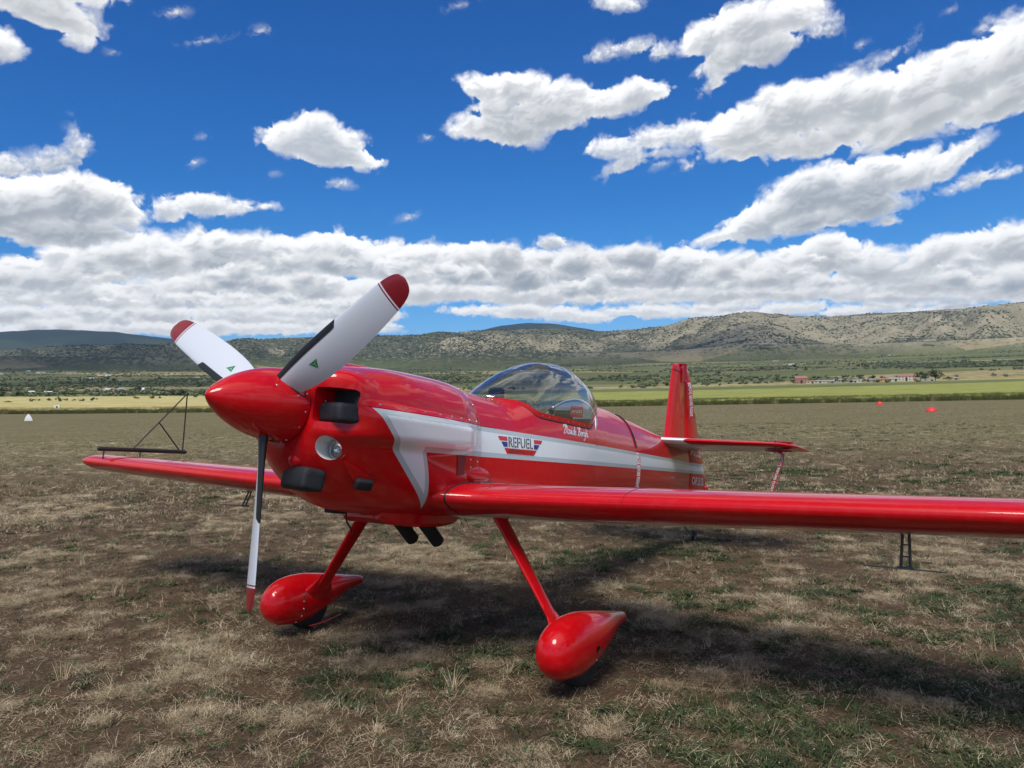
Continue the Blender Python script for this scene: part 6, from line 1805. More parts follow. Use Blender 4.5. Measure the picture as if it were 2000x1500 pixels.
M_straw = leafy("dry_straw", [(.36, .275, .165), (.62, .50, .32), (.46, .36, .225), (.78, .67, .48), (.28, .21, .125)])
M_brown = leafy("brown_litter", [(.10, .070, .044), (.17, .125, .080), (.07, .050, .034), (.24, .185, .12)])
M_weed = leafy("green_weed", [(.032, .060, .022), (.055, .092, .030), (.045, .075, .036), (.085, .12, .042), (.028, .046, .024)])
M_seed = leafy("pale_seed_heads", [(.42, .42, .34), (.55, .53, .45), (.36, .37, .28)], var=.1)
rp = random.Random(3)


def blade(vs, fs, base, az, lean, length, width, bend=.5, seg=3):
    """a tapering, bending blade"""
    d_ = Vector((math.cos(az), math.sin(az), 0)); sd_ = Vector((-math.sin(az), math.cos(az), 0))
    n0 = len(vs); p_ = Vector(base); th = lean
    for i in range(seg + 1):
        t_ = i / seg; w_ = width * (1 - t_ ** 1.5) * .5 + .0002
        vs.append(p_ - sd_ * w_); vs.append(p_ + sd_ * w_)
        p_ = p_ + (d_ * math.sin(th) + Vector((0, 0, 1)) * math.cos(th)) * (length / seg)
        th = min(1.65, th + bend / seg)
    for i in range(seg): fs.append((n0 + 2 * i, n0 + 2 * i + 1, n0 + 2 * i + 3, n0 + 2 * i + 2))


def proto(fn, mats, n):
    res = []
    for i in range(n):
        vs, fs, mi = [], [], []
        fn(vs, fs, mi); me_ = mesh('p', vs, fs, False, mi)
        for q in mats: me_.materials.append(q)
        res.append(me_)
    return res


def p_litter(vs, fs, mi):      # lying dry blades
    for _ in range(30):
        a = rp.uniform(0, 6.28); n0 = len(fs)
        blade(vs, fs, (rp.gauss(0, .045), rp.gauss(0, .045), rp.uniform(.001, .012)), a, rp.uniform(1.1, 1.6), rp.choice((.02, .03, .03, .045, .075)) * rp.uniform(.8, 1.2), rp.uniform(.0009, .0020), rp.uniform(-.4, .6), 2)
        mi += [0] * (len(fs) - n0)


def p_mat(vs, fs, mi):         # low cushion of curled straw
    for _ in range(64):
        a = rp.uniform(0, 6.28); r_ = abs(rp.gauss(0, .055)); n0 = len(fs)
        blade(vs, fs, (r_ * math.cos(a), r_ * math.sin(a), 0), rp.gauss(.2, .8), rp.uniform(.6, 1.4), rp.uniform(.022, .060), rp.uniform(.0008, .0016), rp.uniform(.4, 1.3), 3)
        mi += [0] * (len(fs) - n0)


def p_tuft(vs, fs, mi):        # upright dry tuft
    for _ in range(16):
        a = rp.uniform(0, 6.28); n0 = len(fs)
        blade(vs, fs, (rp.gauss(0, .012), rp.gauss(0, .012), 0), a, rp.uniform(.05, .75), rp.uniform(.04, .14), rp.uniform(.0016, .003), rp.uniform(.1, .7), 3)
        mi += [0] * (len(fs) - n0)


def p_weed(vs, fs, mi):        # low rosette with a few pale heads
    for _ in range(26):
        a = rp.uniform(0, 6.28); r_ = abs(rp.gauss(0, .035)); n0 = len(fs)
        blade(vs, fs, (r_ * math.cos(a), r_ * math.sin(a), 0), a + rp.gauss(0, .5), rp.uniform(.5, 1.35), rp.uniform(.018, .055), rp.uniform(.003, .008), rp.uniform(.1, .8), 2)
        mi += [0] * (len(fs) - n0)
    for _ in range(rp.choice((0, 0, 0, 1, 1, 2))):
        x_, y_, h_ = rp.gauss(0, .04), rp.gauss(0, .04), rp.uniform(.02, .05); r_ = rp.uniform(.0020, .0034); n0 = len(vs)
        vs += [Vector((x_ + r_, y_, h_)), Vector((x_ - r_, y_, h_)), Vector((x_, y_ + r_, h_)), Vector((x_, y_ - r_, h_)), Vector((x_, y_, h_ + r_ * 1.4)), Vector((x_, y_, h_ - r_))]
        for f in ((0, 2, 4), (2, 1, 4), (1, 3, 4), (3, 0, 4), (2, 0, 5), (1, 2, 5), (3, 1, 5), (0, 3, 5)): fs.append(tuple(n0 + k for k in f)); mi.append(1)


def p_clod(vs, fs, mi):
    bm = bmesh.new(); bmesh.ops.create_icosphere(bm, subdivisions=1, radius=1)
    for v_ in bm.verts: v_.co = Vector((v_.co.x * .012, v_.co.y * .010, v_.co.z * .006)) * rp.uniform(.7, 1.3)
    bm.verts.index_update()
    n0 = len(vs); vs += [v_.co.copy() for v_ in bm.verts]; fs += [tuple(n0 + v_.index for v_ in f.verts) for f in bm.faces]; mi += [0] * len(bm.faces); bm.free()


def wedge(n, r0, r1, pw=1.0, a=38):
    """random ground points in the sector in view, denser near the viewer for pw>1"""
    u = rsg.rand(n) ** pw
    r_ = np.sqrt(r0 * r0 + (r1 * r1 - r0 * r0) * u)
    th = np.radians(rsg.uniform(-a, a, n))
    return r_ * np.sin(th), r_ * np.cos(th)


def lay(name, protos, x, y, s0, s1, label, tilt=.12, zs=(1, 1), idx=None):
    n = len(x); z = near_z(x, y) if n else x
    rot = np.stack([rsg.normal(0, tilt, n), rsg.normal(0, tilt, n), rsg.uniform(0, 6.283, n)], -1)
    s_ = rsg.uniform(s0, s1, n); scl = np.stack([s_, s_, s_ * rsg.uniform(zs[0], zs[1], n)], -1)
    return scatter(name, proto_collection(name + '_plants', protos), np.stack([x, y, z - .002], -1), rot, scl, rsg.randint(0, len(protos), n), label)


d2r = lambda x, y: np.hypot(x, y)
# litter everywhere near, thinning out
x, y = wedge(52000, 2.4, 13.0, 1.35)
keep = rsg.rand(len(x)) < .34 + .4 * straw_mask(x, y)
lay('dry_litter', proto(p_litter, [M_straw], 4) + proto(p_litter, [M_brown], 6), x[keep], y[keep], .6, 1.25, "scattered dead grass blades lying over the brown soil")
x, y = wedge(78000, 2.4, 15.0, 1.3)
keep = rsg.rand(len(x)) < straw_mask(x, y) * .95 + .025
lay('straw_mats', proto(p_mat, [M_straw], 8), x[keep], y[keep], .55, 1.15, "pale cushions of curled dry straw on the ground", zs=(.45, .9))
x, y = wedge(30000, 14.0, 42.0, 1.3)
keep = rsg.rand(len(x)) < straw_mask(x, y) * .9 + .03
lay('distant_straw', proto(p_mat, [M_straw], 6), x[keep], y[keep], 1.1, 1.9, "pale straw patches farther across the airfield", zs=(.4, .8))
x, y = wedge(26000, 16.0, 45.0, 1.3)
keep = rsg.rand(len(x)) < green_mask(x, y) * .9
lay('distant_weeds', proto(p_weed, [M_weed, M_seed], 6), x[keep], y[keep], 1.2, 2.2, "dark green weed patches farther across the airfield", zs=(.5, .9))
x, y = wedge(80000, 2.4, 18.0, 1.25)
keep = rsg.rand(len(x)) < green_mask(x, y) * 1.0 + .06
lay('green_weeds', proto(p_weed, [M_weed, M_seed], 9), x[keep], y[keep], .55, 1.35, "low dark green weeds with tiny pale flower heads", zs=(.5, 1.0))
x, y = wedge(2600, 2.4, 20.0, 1.1)
cl_ = pfbm(x, y, .9, 3, .5, 55)
keep = rsg.rand(len(x)) < np.clip(.15 + cl_ * 2.0, 0, 1)
lay('dry_tufts', proto(p_tuft, [M_straw], 8), x[keep], y[keep], .5, 1.15, "upright tufts of bleached dry grass")
x, y = wedge(16000, 2.4, 9.0, 1.2)
lay('soil_crumbs', proto(p_clod, [M_brown], 5), x, y, .25, 1.0, "small clods and pebbles on bare soil")
# coarser cover for the middle distance
def p_patch(vs, fs, mi):
    for _ in range(48):
        n0 = len(fs)
        blade(vs, fs, (rp.gauss(0, .22), rp.gauss(0, .22), 0), rp.uniform(0, 6.28), rp.uniform(.5, 1.35), rp.uniform(.03, .08), rp.uniform(.005, .010), rp.uniform(.1, .8), 2)
        mi += [rp.choice((0, 0, 0, 1, 2, 2))] * (len(fs) - n0)


x, y = wedge(52000, 12.0, 105.0, 1.5)
keep = rsg.rand(len(x)) < .30 + .9 * np.clip(pfbm(x, y, 2.6, 4, .6, 57) + .1, 0, 1)
lay('short_turf', proto(p_patch, [M_straw, M_weed, M_brown], 8), x[keep], y[keep], .6, 1.2, "short patchy turf of straw and weeds across the airfield", zs=(.5, 1.0))

# ------------------------------------------------------------------ standing crop beyond the runway
M_crop = leafy("crop_green", [(.085, .10, .030), (.13, .145, .042), (.065, .080, .028), (.17, .17, .060)])
M_gold = leafy("dry_grass_gold", [(.34, .28, .12), (.46, .38, .18), (.27, .23, .10)])


def p_clump(vs, fs, mi):
    for _ in range(40):
        n0 = len(fs)
        blade(vs, fs, (rp.gauss(0, .28), rp.gauss(0, .28), 0), rp.uniform(0, 6.28), rp.uniform(0, .35), rp.uniform(.75, 1.1), rp.uniform(.03, .06), rp.uniform(0, .5), 2)
        mi += [0] * (len(fs) - n0)


n = 15000
x = rsg.uniform(-160, 118, n); dy = rsg.rand(n) ** 1.6 * 34
y = edge_y(x) + dy + 1.5 * pfbm(x, x * 0, 6, 3, .5, 60)
z = plain_z(np.hypot(x, y))
left = x < -38 + rsg.normal(0, 9, n)
goldy = (dy > 7) & left | (rsg.rand(n) < .06)
pr = proto(p_clump, [M_crop], 6) + proto(p_clump, [M_gold], 4)
idx = np.where(goldy, rsg.randint(6, 10, n), rsg.randint(0, 6, n))
s_ = rsg.uniform(.7, 1.15, n) * (1 + .25 * pfbm(x, y, 9, 2, .5, 61)); s_ = np.where(dy < 3, s_ * .75, s_)
scatter('standing_crop', proto_collection('crop_clumps', pr), np.stack([x, y, z], -1), np.stack([x * 0, x * 0, rsg.uniform(0, 6.28, n)], -1), np.stack([s_, s_, s_], -1), idx, "dark green strip of standing crop along the far edge of the airfield")
# closed canopy of the crop behind its front rows
M_cf, g, b = new_mat("crop_canopy")
co = g.new('ShaderNodeTexCoord').outputs['Object']; X_, Y_, Z_ = g.sep(co)
gold_f = g.step(g.add(X_, g.mul(g.noise(co, .02, 3), 30.)), -18., -34.)
cn = g.noise(g.vm('MULTIPLY', co, (.06, .35, 0)), 1.0, 6, .65); cn2 = g.noise(co, 1.6, 4, .7)
cg = g.mix(g.lin(cn, .38, .62), (.20, .23, .06), (.42, .42, .13)); cgo = g.mix(g.lin(cn, .38, .62), (.36, .32, .12), (.74, .63, .31))  # brighter field colours carry the stronger sunlight out there
cc_ = g.mix(g.mul(g.lin(cn2, .35, .7), .35), g.mix(gold_f, cg, cgo), (.11, .12, .04))
g.put(b.inputs['Base Color'], cc_); b.inputs['Roughness'].default_value = .95; b.inputs['Specular IOR Level'].default_value = .05
g.l.new(g.bump(g.add(cn, cn2), .8, .3), b.inputs['Normal'])
xs_ = np.linspace(-330, 330, 260); nr = 46
vs = []; 
depth = np.geomspace(1, 250, nr)
Xg = np.tile(xs_, (nr, 1)); Yg = edge_y(np.clip(Xg, -170, 170)) + 3 + depth[:, None] + 2 * pfbm(Xg, Xg * 0, 30, 3, .5, 62)
Zg = plain_z(np.hypot(Xg, Yg)) + .80 * nss(0, 5, depth)[:, None] + .16 * pfbm(Xg, Yg, 3.0, 3, .6, 63)
Zg[-1] -= 1.2
co_ = np.stack([Xg, Yg, Zg], -1).reshape(-1, 3)
fs = [(i * 260 + j, i * 260 + j + 1, (i + 1) * 260 + j + 1, (i + 1) * 260 + j) for i in range(nr - 1) for j in range(259)]
cf = link('crop_field', mesh('crop_field', co_, fs), None, [M_cf]); tag(cf, "yellow-green crop field behind the runway strip", kind='structure')


# ------------------------------------------------------------------ trees and bushes
M_leafd = leafy("dark_foliage", [(.040, .058, .026), (.055, .078, .034), (.070, .092, .042)], var=.4)
M_leafo = leafy("olive_foliage", [(.14, .17, .090), (.19, .22, .13), (.12, .155, .075), (.22, .25, .155)], var=.15)
M_bark = plain("bark", (.07, .052, .038), .9, var=.3)


def crown_mesh(rx, rz, n, leaf, mat, lobes=7, seed=0, z0=0.0):
    r_ = random.Random(seed); vs, fs = [], []
    lb = [(Vector((r_.gauss(0, .42) * rx, r_.gauss(0, .42) * rx, z0 + rz * r_.uniform(.25, .95))), r_.uniform(.32, .6)) for _ in range(lobes)]
    for i in range(n):
        c_, q = r_.choice(lb)
        d_ = Vector((r_.gauss(0, 1), r_.gauss(0, 1), r_.gauss(0, 1))).normalized()
        rad = q * (r_.uniform(.55, 1.05))
        p_ = c_ + Vector((d_.x * rx * rad, d_.y * rx * rad, d_.z * rz * rad * .62))
        a = Vector((r_.gauss(0, 1), r_.gauss(0, 1), r_.gauss(0, 1))).normalized(); b2 = a.cross(d_).normalized() if a.cross(d_).length > .01 else Vector((1, 0, 0)); a = d_.cross(b2)
        l_ = leaf * r_.uniform(.6, 1.4); n0 = len(vs)
        off = d_ * l_ * .35
        vs += [p_ - b2 * l_, p_ - a * l_ + off, p_ + b2 * l_, p_ + a * l_ + off * r_.uniform(-1, 1)]; fs.append((n0, n0 + 1, n0 + 2, n0 + 3))
    me_ = mesh('crown', vs, fs, False); me_.materials.append(mat); return me_


def trunk_mesh(h, r0):
    vs, fs = loft(tube_pts([(0, 0, -.2), (.03 * h, 0, h * .4), (0, .03 * h, h)], [r0, r0 * .75, r0 * .4], 7)); n0 = len(vs)
    for k in range(3):
        a = 2.1 * k; v2, f2 = loft(tube_pts([(0, 0, h * .6), (math.cos(a) * h * .3, math.sin(a) * h * .3, h * 1.15)], [r0 * .45, r0 * .15], 5))
        fs += [tuple(n0 + i for i in f) for f in f2]; vs += v2; n0 = len(vs)
    me_ = fix(mesh('trunk', vs, fs)); me_.materials.append(M_bark); return me_


def ground_at(px, py):
    """where the line of sight through a point of the photograph meets the land"""
    az_, el_ = px_dir(px, py)
    d_ = np.geomspace(60, 9000, 3000); x_ = d_ * math.sin(R(az_)); y_ = d_ * math.cos(R(az_)); z_ = terrain_z(x_, y_)
    hit = np.nonzero(EYE + d_ * math.tan(R(el_)) <= z_)[0]
    i = hit[0] if len(hit) else len(d_) - 1
    return Vector((x_[i], y_[i], z_[i])), d_[i]


def tree(name, pos, h, w, crown, trunk, label, cat, group=None):
    o_ = empty(name, pos)
    t_ = bpy.data.objects.new('trunk', trunk); COL.objects.link(t_); t_.parent = o_; t_.scale = (h, h, h)
    c_ = bpy.data.objects.new('crown', crown); COL.objects.link(c_); c_.parent = o_; c_.scale = (w, w, h)
    o_.rotation_euler.z = rp.uniform(0, 6.28)
    return tag(o_, label, cat, group)


CR = [crown_mesh(.5, .80, 420, .045, M_leafd, 9, 10 + k, .18) for k in range(4)]
CRO = [crown_mesh(.5, .80, 260, .06, M_leafo, 7, 30 + k, .12) for k in range(5)]
CYP = crown_mesh(.5, .95, 300, .06, M_leafd, 14, 50, .05)
TR = trunk_mesh(.35, .035)
for px, py, hp, wp, lab in ((1798, 745, 17, 24, "dark round-crowned tree beside the red-roofed house, the left of the pair"), (1827, 745, 20, 24, "dark round-crowned tree right of the red-roofed house, the taller of the pair"),
                            (1852, 744, 7, 14, "small dark tree at the right end of the farm row")):
    p_, d_ = ground_at(px, py); k = d_ / 1549
    tree('tree', p_, hp * k, wp * k, CR[px % 4], TR, lab, 'tree', 'dark trees by the farmhouse')
for px, py, hp, wp, lab in ((1659, 716, 9, 2.6, "slim dark cypress standing alone in the green plain"), (1676, 717, 5, 5, "low dark tree left of the twin cypresses"), (1684, 717, 8, 3, "dark cypress in the small group above the farm"), (1690, 717, 6, 4, "short dark cypress at the right of the small group")):
    p_, d_ = ground_at(px, py); k = d_ / 1549
    tree('cypress', p_, hp * k, wp * k, CYP, TR, lab, 'tree', 'cypresses in the plain')
ORD = ['leftmost', 'second from the left', 'third from the left', 'fourth from the left', 'fifth from the left', 'sixth from the left', 'seventh from the left', 'eighth from the left', 'ninth from the left', 'tenth from the left', 'eleventh from the left', 'twelfth from the left', 'thirteenth from the left', 'fourteenth from the left', 'fifteenth from the left', 'rightmost']
bl_ = [(17, 790, 5, 9), (63, 788, 7, 8), (76, 786, 5, 6), (96, 786, 6, 7), (115, 788, 9, 9), (128, 786, 6, 7), (145, 786, 5, 6), (160, 787, 6, 9), (182, 786, 7, 10), (265, 782, 6, 9), (297, 782, 7, 9), (312, 781, 5, 6), (384, 779, 8, 9), (239, 775, 9, 10), (338, 776, 11, 13), (400, 776, 7, 8)]
for i, (px, py, hp, wp) in enumerate(sorted(bl_)):
    p_, d_ = ground_at(px, py); k = d_ / 1549
    z_ = max(p_.z, terrain_z(np.array([p_.x]), np.array([p_.y]))[0])
    tree('bush', Vector((p_.x, p_.y, z_)), hp * k * 1.2, wp * k * 1.1, CR[i % 4], TR, "%s bush on the golden field, %s of its row" % ("larger rounded green" if wp >= 9 else "small dark green", ORD[i]), 'bush', 'bushes scattered over the golden field')

# olive groves: too many to count, from the crop to the foot of the hills
n = 52000
az_ = rsg.uniform(-37, 37, n); d_ = 480 * (3000 / 480) ** (rsg.rand(n) ** .75)
x = d_ * np.sin(np.radians(az_)); y = d_ * np.cos(np.radians(az_))
pc = pfbm(x, y, 260, 3, .55, 70)
lf = 1 - nss(-14, -6, az_)
keep = rsg.rand(n) < np.clip(.06 + pc * 2.4 + .14 * lf, 0, .9) * np.where(d_ < 900, .22 + .4 * lf, 1)
x, y, d_, az_ = x[keep], y[keep], d_[keep], az_[keep]
# line them up into rows inside a grove
gx = np.round(x / 8) * 8 + rsg.normal(0, .9, len(x)); gy = np.round(y / 8) * 8 + rsg.normal(0, .9, len(x))
rowy = pfbm(x, y, 500, 2, .5, 71) > 0
x = np.where(rowy, gx, x); y = np.where(rowy, gy, y)
z = terrain_z(x, y)
h_ = rsg.uniform(1.8, 3.2, len(x)) * np.where(rsg.rand(len(x)) < .03, 1.8, 1); w_ = h_ * rsg.uniform(1.2, 1.9, len(x))
SM = [crown_mesh(.5, .85, 80, .13, M_leafo, 6, 80 + k, .05) for k in range(5)] + [crown_mesh(.5, .85, 80, .13, M_leafd, 6, 90 + k, .05) for k in range(3)]
idx = np.where(rsg.rand(len(x)) < .95, rsg.randint(0, 5, len(x)), rsg.randint(5, 8, len(x)))
scatter('olive_groves', proto_collection('olive_crowns', SM), np.stack([x, y, z - .2], -1), np.stack([x * 0, x * 0, rsg.uniform(0, 6.28, len(x))], -1), np.stack([w_, w_, h_], -1), idx, "olive groves and scattered trees covering the green plain below the hills")
# scrub on the hill slopes
n = 60000
az_ = rsg.uniform(-37, 37, n); d_ = rsg.uniform(2850, 4700, n)
x = d_ * np.sin(np.radians(az_)); y = d_ * np.cos(np.radians(az_)); z = terrain_z(x, y)
ok = (z - plain_z(d_) > 8)
pc = pfbm(x, y, 130, 4, .6, 75) + .5 * pfbm(x, y, 700, 3, .5, 76)
keep = ok & (rsg.rand(n) < np.clip(.14 + pc * 2.0 + .22 * (1 - nss(-2, 14, az_)), .03, 1))
x, y, z = x[keep], y[keep], z[keep]
h_ = rsg.uniform(2.5, 6.0, len(x)); w_ = h_ * rsg.uniform(1.0, 2.0, len(x))
scatter('hill_scrub', proto_collection('scrub_crowns', SM), np.stack([x, y, z - .4], -1), np.stack([x * 0, x * 0, rsg.uniform(0, 6.28, len(x))], -1), np.stack([w_, w_, h_], -1), rsg.randint(3, 8, len(x)), "dark scrub dotted over the limestone slopes")

# ------------------------------------------------------------------ buildings
M_brick = plain("brick_red_wall", (.33, .16, .12), .85, var=.25)
M_cream = plain("cream_wall", (.55, .50, .41), .85, var=.15)
M_whitew = plain("whitewashed_wall", (.72, .71, .68), .85, var=.1)
M_concrete = plain("grey_concrete_wall", (.27, .27, .26), .85, var=.2)
M_tile = plain("red_tile_roof", (.33, .16, .12), .85, var=.3)
M_sheet = plain("grey_sheet_roof", (.34, .36, .38), .6, var=.2)
M_yellow = plain("yellow_ochre_wall", (.55, .38, .10), .85, var=.2)
M_pane = plain("dark_window_pane", (.03, .035, .045), .2)
M_teal = plain("teal_sheet", (.06, .22, .19), .6)


def house(name, px0, px1, py, hp, wall, roof, label, cat='house', gable=True, windows=0, storeys=1, depth=None, roof_h=.3, group=None, door=True):
    """a building whose visible front spans px0..px1 of the photograph, base at py, hp pixels tall"""
    p_, d_ = ground_at((px0 + px1) / 2, py); k = d_ / 1549.5
    W_ = (px1 - px0) * k; H_ = hp * k; D_ = depth or max(4, W_ * .6)
    o_ = empty(name, p_); az_ = math.atan2(p_.x, p_.y); o_.rotation_euler.z = -az_ + R(rp.uniform(-9, 9))
    wh = H_ * (1 - roof_h)
    body_ = box('wall', (0, D_ / 2, wh / 2 - .4), (W_, D_, wh + .8), wall, o_)
    if gable:
        vs_ = [(-W_ * .53, -.25, wh - .12), (W_ * .53, -.25, wh - .12), (W_ * .53, D_ + .25, wh - .12), (-W_ * .53, D_ + .25, wh - .12), (-W_ * .50, D_ / 2, H_), (W_ * .50, D_ / 2, H_)]
        link('roof', fix(mesh('roof', vs_, [(0, 1, 5, 4), (2, 3, 4, 5), (0, 4, 3), (1, 2, 5), (0, 3, 2, 1)], False)), o_, [roof])
    else:
        vs_ = [(-W_ * .52, -.3, wh), (W_ * .52, -.3, wh), (W_ * .52, D_ + .3, H_), (-W_ * .52, D_ + .3, H_), (-W_ * .52, -.3, wh - .2), (W_ * .52, -.3, wh - .2), (W_ * .52, D_ + .3, H_ - .2), (-W_ * .52, D_ + .3, H_ - .2)]
        link('roof', fix(mesh('roof', vs_, [(0, 1, 2, 3), (4, 7, 6, 5), (0, 4, 5, 1), (2, 6, 7, 3), (0, 3, 7, 4), (1, 5, 6, 2)], False)), o_, [roof])
    for s_ in range(storeys):
        for i in range(windows):
            wx = -W_ / 2 + W_ * (i + .5) / windows; wz = wh * (s_ + .55) / storeys
            ww_, hh_ = min(1.1, W_ / windows * .4), min(1.3, wh / storeys * .5)
            if door and s_ == 0 and i == windows // 2:
                box('door', (wx, -.02, min(1.05, wh * .4)), (min(1.2, W_ * .3), .12, min(2.1, wh * .8)), M_pane, o_)
                continue
            f_ = box('window', (wx, -.02, wz), (ww_, .10, hh_), M_whitew, o_)
            box('pane', (wx, -.06, wz), (ww_ * .8, .06, hh_ * .84), M_pane, f_)
    tag(o_, label, cat, group)
    return o_


FG = "farm buildings in a row behind the crop"
house('farmhouse', 1555, 1576, 749, 14, M_brick, M_tile, "tall brick-red farmhouse at the left end of the farm row", 'house', True, 3, 2, group=FG)
house('farm_annexe', 1576, 1590, 749, 6, M_cream, M_tile, "low cream annexe with tile roof against the brick-red farmhouse", 'house', True, 2, 1, group=FG)
house('barn', 1592, 1612, 748, 5.5, M_cream, M_sheet, "low cream barn with open dark bays right of the brick farmhouse", 'barn', False, 3, 1, group=FG)
house('shed', 1617, 1628, 748, 5, M_concrete, M_sheet, "small grey shed between the cream barn and the long sheet-roofed barn", 'shed', False, 2, 1, group=FG)
house('barn', 1630, 1656, 747, 7, M_concrete, M_sheet, "long grey barn with sheet roof and dark openings", 'barn', False, 4, 1, group=FG)
house('shed', 1660, 1681, 747, 5, M_whitew, M_sheet, "white-walled low shed in the middle of the farm row", 'shed', False, 3, 1, group=FG)
house('shed', 1684, 1708, 746, 6, M_concrete, M_sheet, "dull grey shed with flat roof left of the yellow house", 'shed', False, 3, 1, group=FG)
house('farm_annexe', 1710, 1718, 746, 6.5, M_cream, M_tile, "tiny tile-roofed outhouse beside the yellow house", 'outhouse', True, 1, 1, group=FG)
house('house', 1719, 1733, 746, 7, M_yellow, M_tile, "ochre yellow house with tiled roof", 'house', True, 2, 1, group=FG)
house('shed', 1736, 1753, 745, 7, M_cream, M_sheet, "cream shed with pale roof left of the big pale house", 'shed', False, 2, 1, group=FG)
house('farmhouse', 1757, 1784, 744, 12, M_cream, M_tile, "big pale farmhouse with red tiled roof beside the dark trees", 'house', True, 5, 2, group=FG)
house('farm_annexe', 1784, 1790, 744, 6, M_cream, M_tile, "lean-to at the right end of the big pale farmhouse", 'outhouse', False, 1, 1, group=FG)
house('shed', 1804, 1824, 744, 4, M_whitew, M_sheet, "low white shed in front of the dark trees", 'shed', False, 2, 1, group=FG)
house('hut', 1864, 1871, 742, 5, M_concrete, M_sheet, "dark little hut standing alone right of the farm row", 'hut', False, 1, 1)
house('shed', 1541, 1552, 713, 3.4, M_whitew, M_sheet, "bright white rectangular shed in the middle of the green plain", 'shed', False, 0)
house('greenhouse', 914, 923, 757, 4, M_teal, M_teal, "small teal-green hut behind the nose of the aeroplane", 'hut', False, 0)
for px0, px1, py, hp, lab in ((1484, 1500, 693, 3, "long farm building at the foot of the bare hill"), (1506, 1517, 693, 3, "second farm building at the foot of the bare hill"), (1509, 1520, 706, 2.4, "small pale shed below the hill farm"),
                              (1735, 1740, 695, 2.4, "tiny white hut beside the hedge under the rocky slope"), (1805, 1818, 680, 2.5, "low farm building at the edge of the brown field"), (1821, 1828, 681, 2.5, "smaller building right of the low farm building")):
    house('farm_building', px0, px1, py, hp, M_cream, M_sheet, lab, 'building', False, 0)
left = [(0, 5, 733, 4), (52, 62, 742, 3.5), (53, 58, 727, 3), (73, 86, 729, 3), (132, 147, 731, 4.5), (175, 183, 742, 4), (231, 238, 744, 3), (206, 216, 735, 3), (188, 200, 734, 3), (258, 268, 752, 3), (330, 336, 733, 2.5), (382, 389, 738, 3), (394, 402, 745, 3), (351, 356, 750, 3), (301, 308, 752, 3),
        (8, 18, 770, 4), (54, 66, 768, 4), (88, 100, 768, 3.5), (166, 176, 765, 4), (178, 186, 764, 4), (187, 193, 765, 3.5), (206, 216, 764, 5), (217, 227, 764, 5), (231, 240, 764, 6), (278, 282, 767, 9), (326, 340, 758, 3), (342, 352, 765, 3), (240, 258, 772, 3)]
NUM = ['first', 'second', 'third', 'fourth', 'fifth', 'sixth', 'seventh', 'eighth', 'ninth', 'tenth', 'eleventh', 'twelfth', 'thirteenth', 'fourteenth', 'fifteenth', 'sixteenth']
uph = sorted([q for q in left if q[2] < 756]); low = sorted([q for q in left if q[2] >= 756])
for i, (a, b_, py, hp) in enumerate(uph + low):
    row_, j_ = ('upper', i) if i < len(uph) else ('lower', i - len(uph))
    wl_ = 'wide' if b_ - a >= 11 else 'small'
    house('house', a, b_, py, hp, rp.choice((M_whitew, M_whitew, M_cream)), rp.choice((M_tile, M_sheet, M_whitew)), "%s pale house, %s from the left in the %s row of the plain" % (wl_, NUM[j_], row_), 'house', True, 2 if hp > 3.6 else 0, 1, roof_h=.35, group="small houses scattered over the plain at the left")

# ------------------------------------------------------------------ airfield markers
M_marker = plain("white_plastic", (.78, .79, .80), .5)
M_redm = plain("red_marker_plastic", (.70, .035, .04), .5)
def gpos(px, py):
    az_, el_ = px_dir(px, py); d_ = -EYE / math.tan(R(el_)); return Vector((d_ * math.sin(R(az_)), d_ * math.cos(R(az_)), 0)), d_


p_, d_ = gpos(55.5, 822); k = d_ / 1549
o_ = empty('marker', p_); o_.rotation_euler.z = -math.atan2(p_.x, p_.y)
rings = []
for h_, r_ in ((0, .5), (.30, .44), (.62, .30), (.86, .16), (.93, .05)):
    q = 13 * k
    rings.append([Vector((r_ * q * (1 if abs(c_) < 2 else 1) * c_, r_ * q * .6 * s_, h_ * 11.5 * k)) for c_, s_ in [(math.cos(2 * math.pi * j / 4 + math.pi / 4) * 1.3, math.sin(2 * math.pi * j / 4 + math.pi / 4) * 1.3) for j in range(4)]])
vs, fs = loft(rings); link('marker_body', fix(mesh('marker_body', vs, fs, False)), o_, [M_marker])
tube('handle', [(-.05, 0, 10.5 * k), (-.04, 0, 11.9 * k), (.04, 0, 11.9 * k), (.05, 0, 10.5 * k)], .015, M_marker, o_, 6)
tag(o_, "white tent-shaped runway marker standing on the airfield at the far left", 'marker')
for px, py, wp, hp, lab in ((1819, 804.5, 18, 8.5, "larger red dome runway marker, nearer and to the right"), (1718, 790.5, 12, 6, "smaller red dome runway marker, farther and to the left")):
    p_, d_ = gpos(px, py); k = d_ / 1549
    rings = [[Vector((wp * k / 2 * c_ * math.cos(2 * math.pi * j / 20), wp * k / 2 * c_ * math.sin(2 * math.pi * j / 20), h_ * hp * k)) for j in range(20)] for h_, c_ in ((0, 1.0), (.12, 1.0), (.35, .93), (.6, .78), (.82, .5), (.95, .25), (1.0, .12), (1.06, .10))]
    vs, fs = loft(rings); o_ = link('dome_marker', fix(mesh('dome_marker', vs, fs), 40), None, [M_redm]); o_.location = p_
    tag(o_, lab, 'marker', 'red dome markers on the airfield')
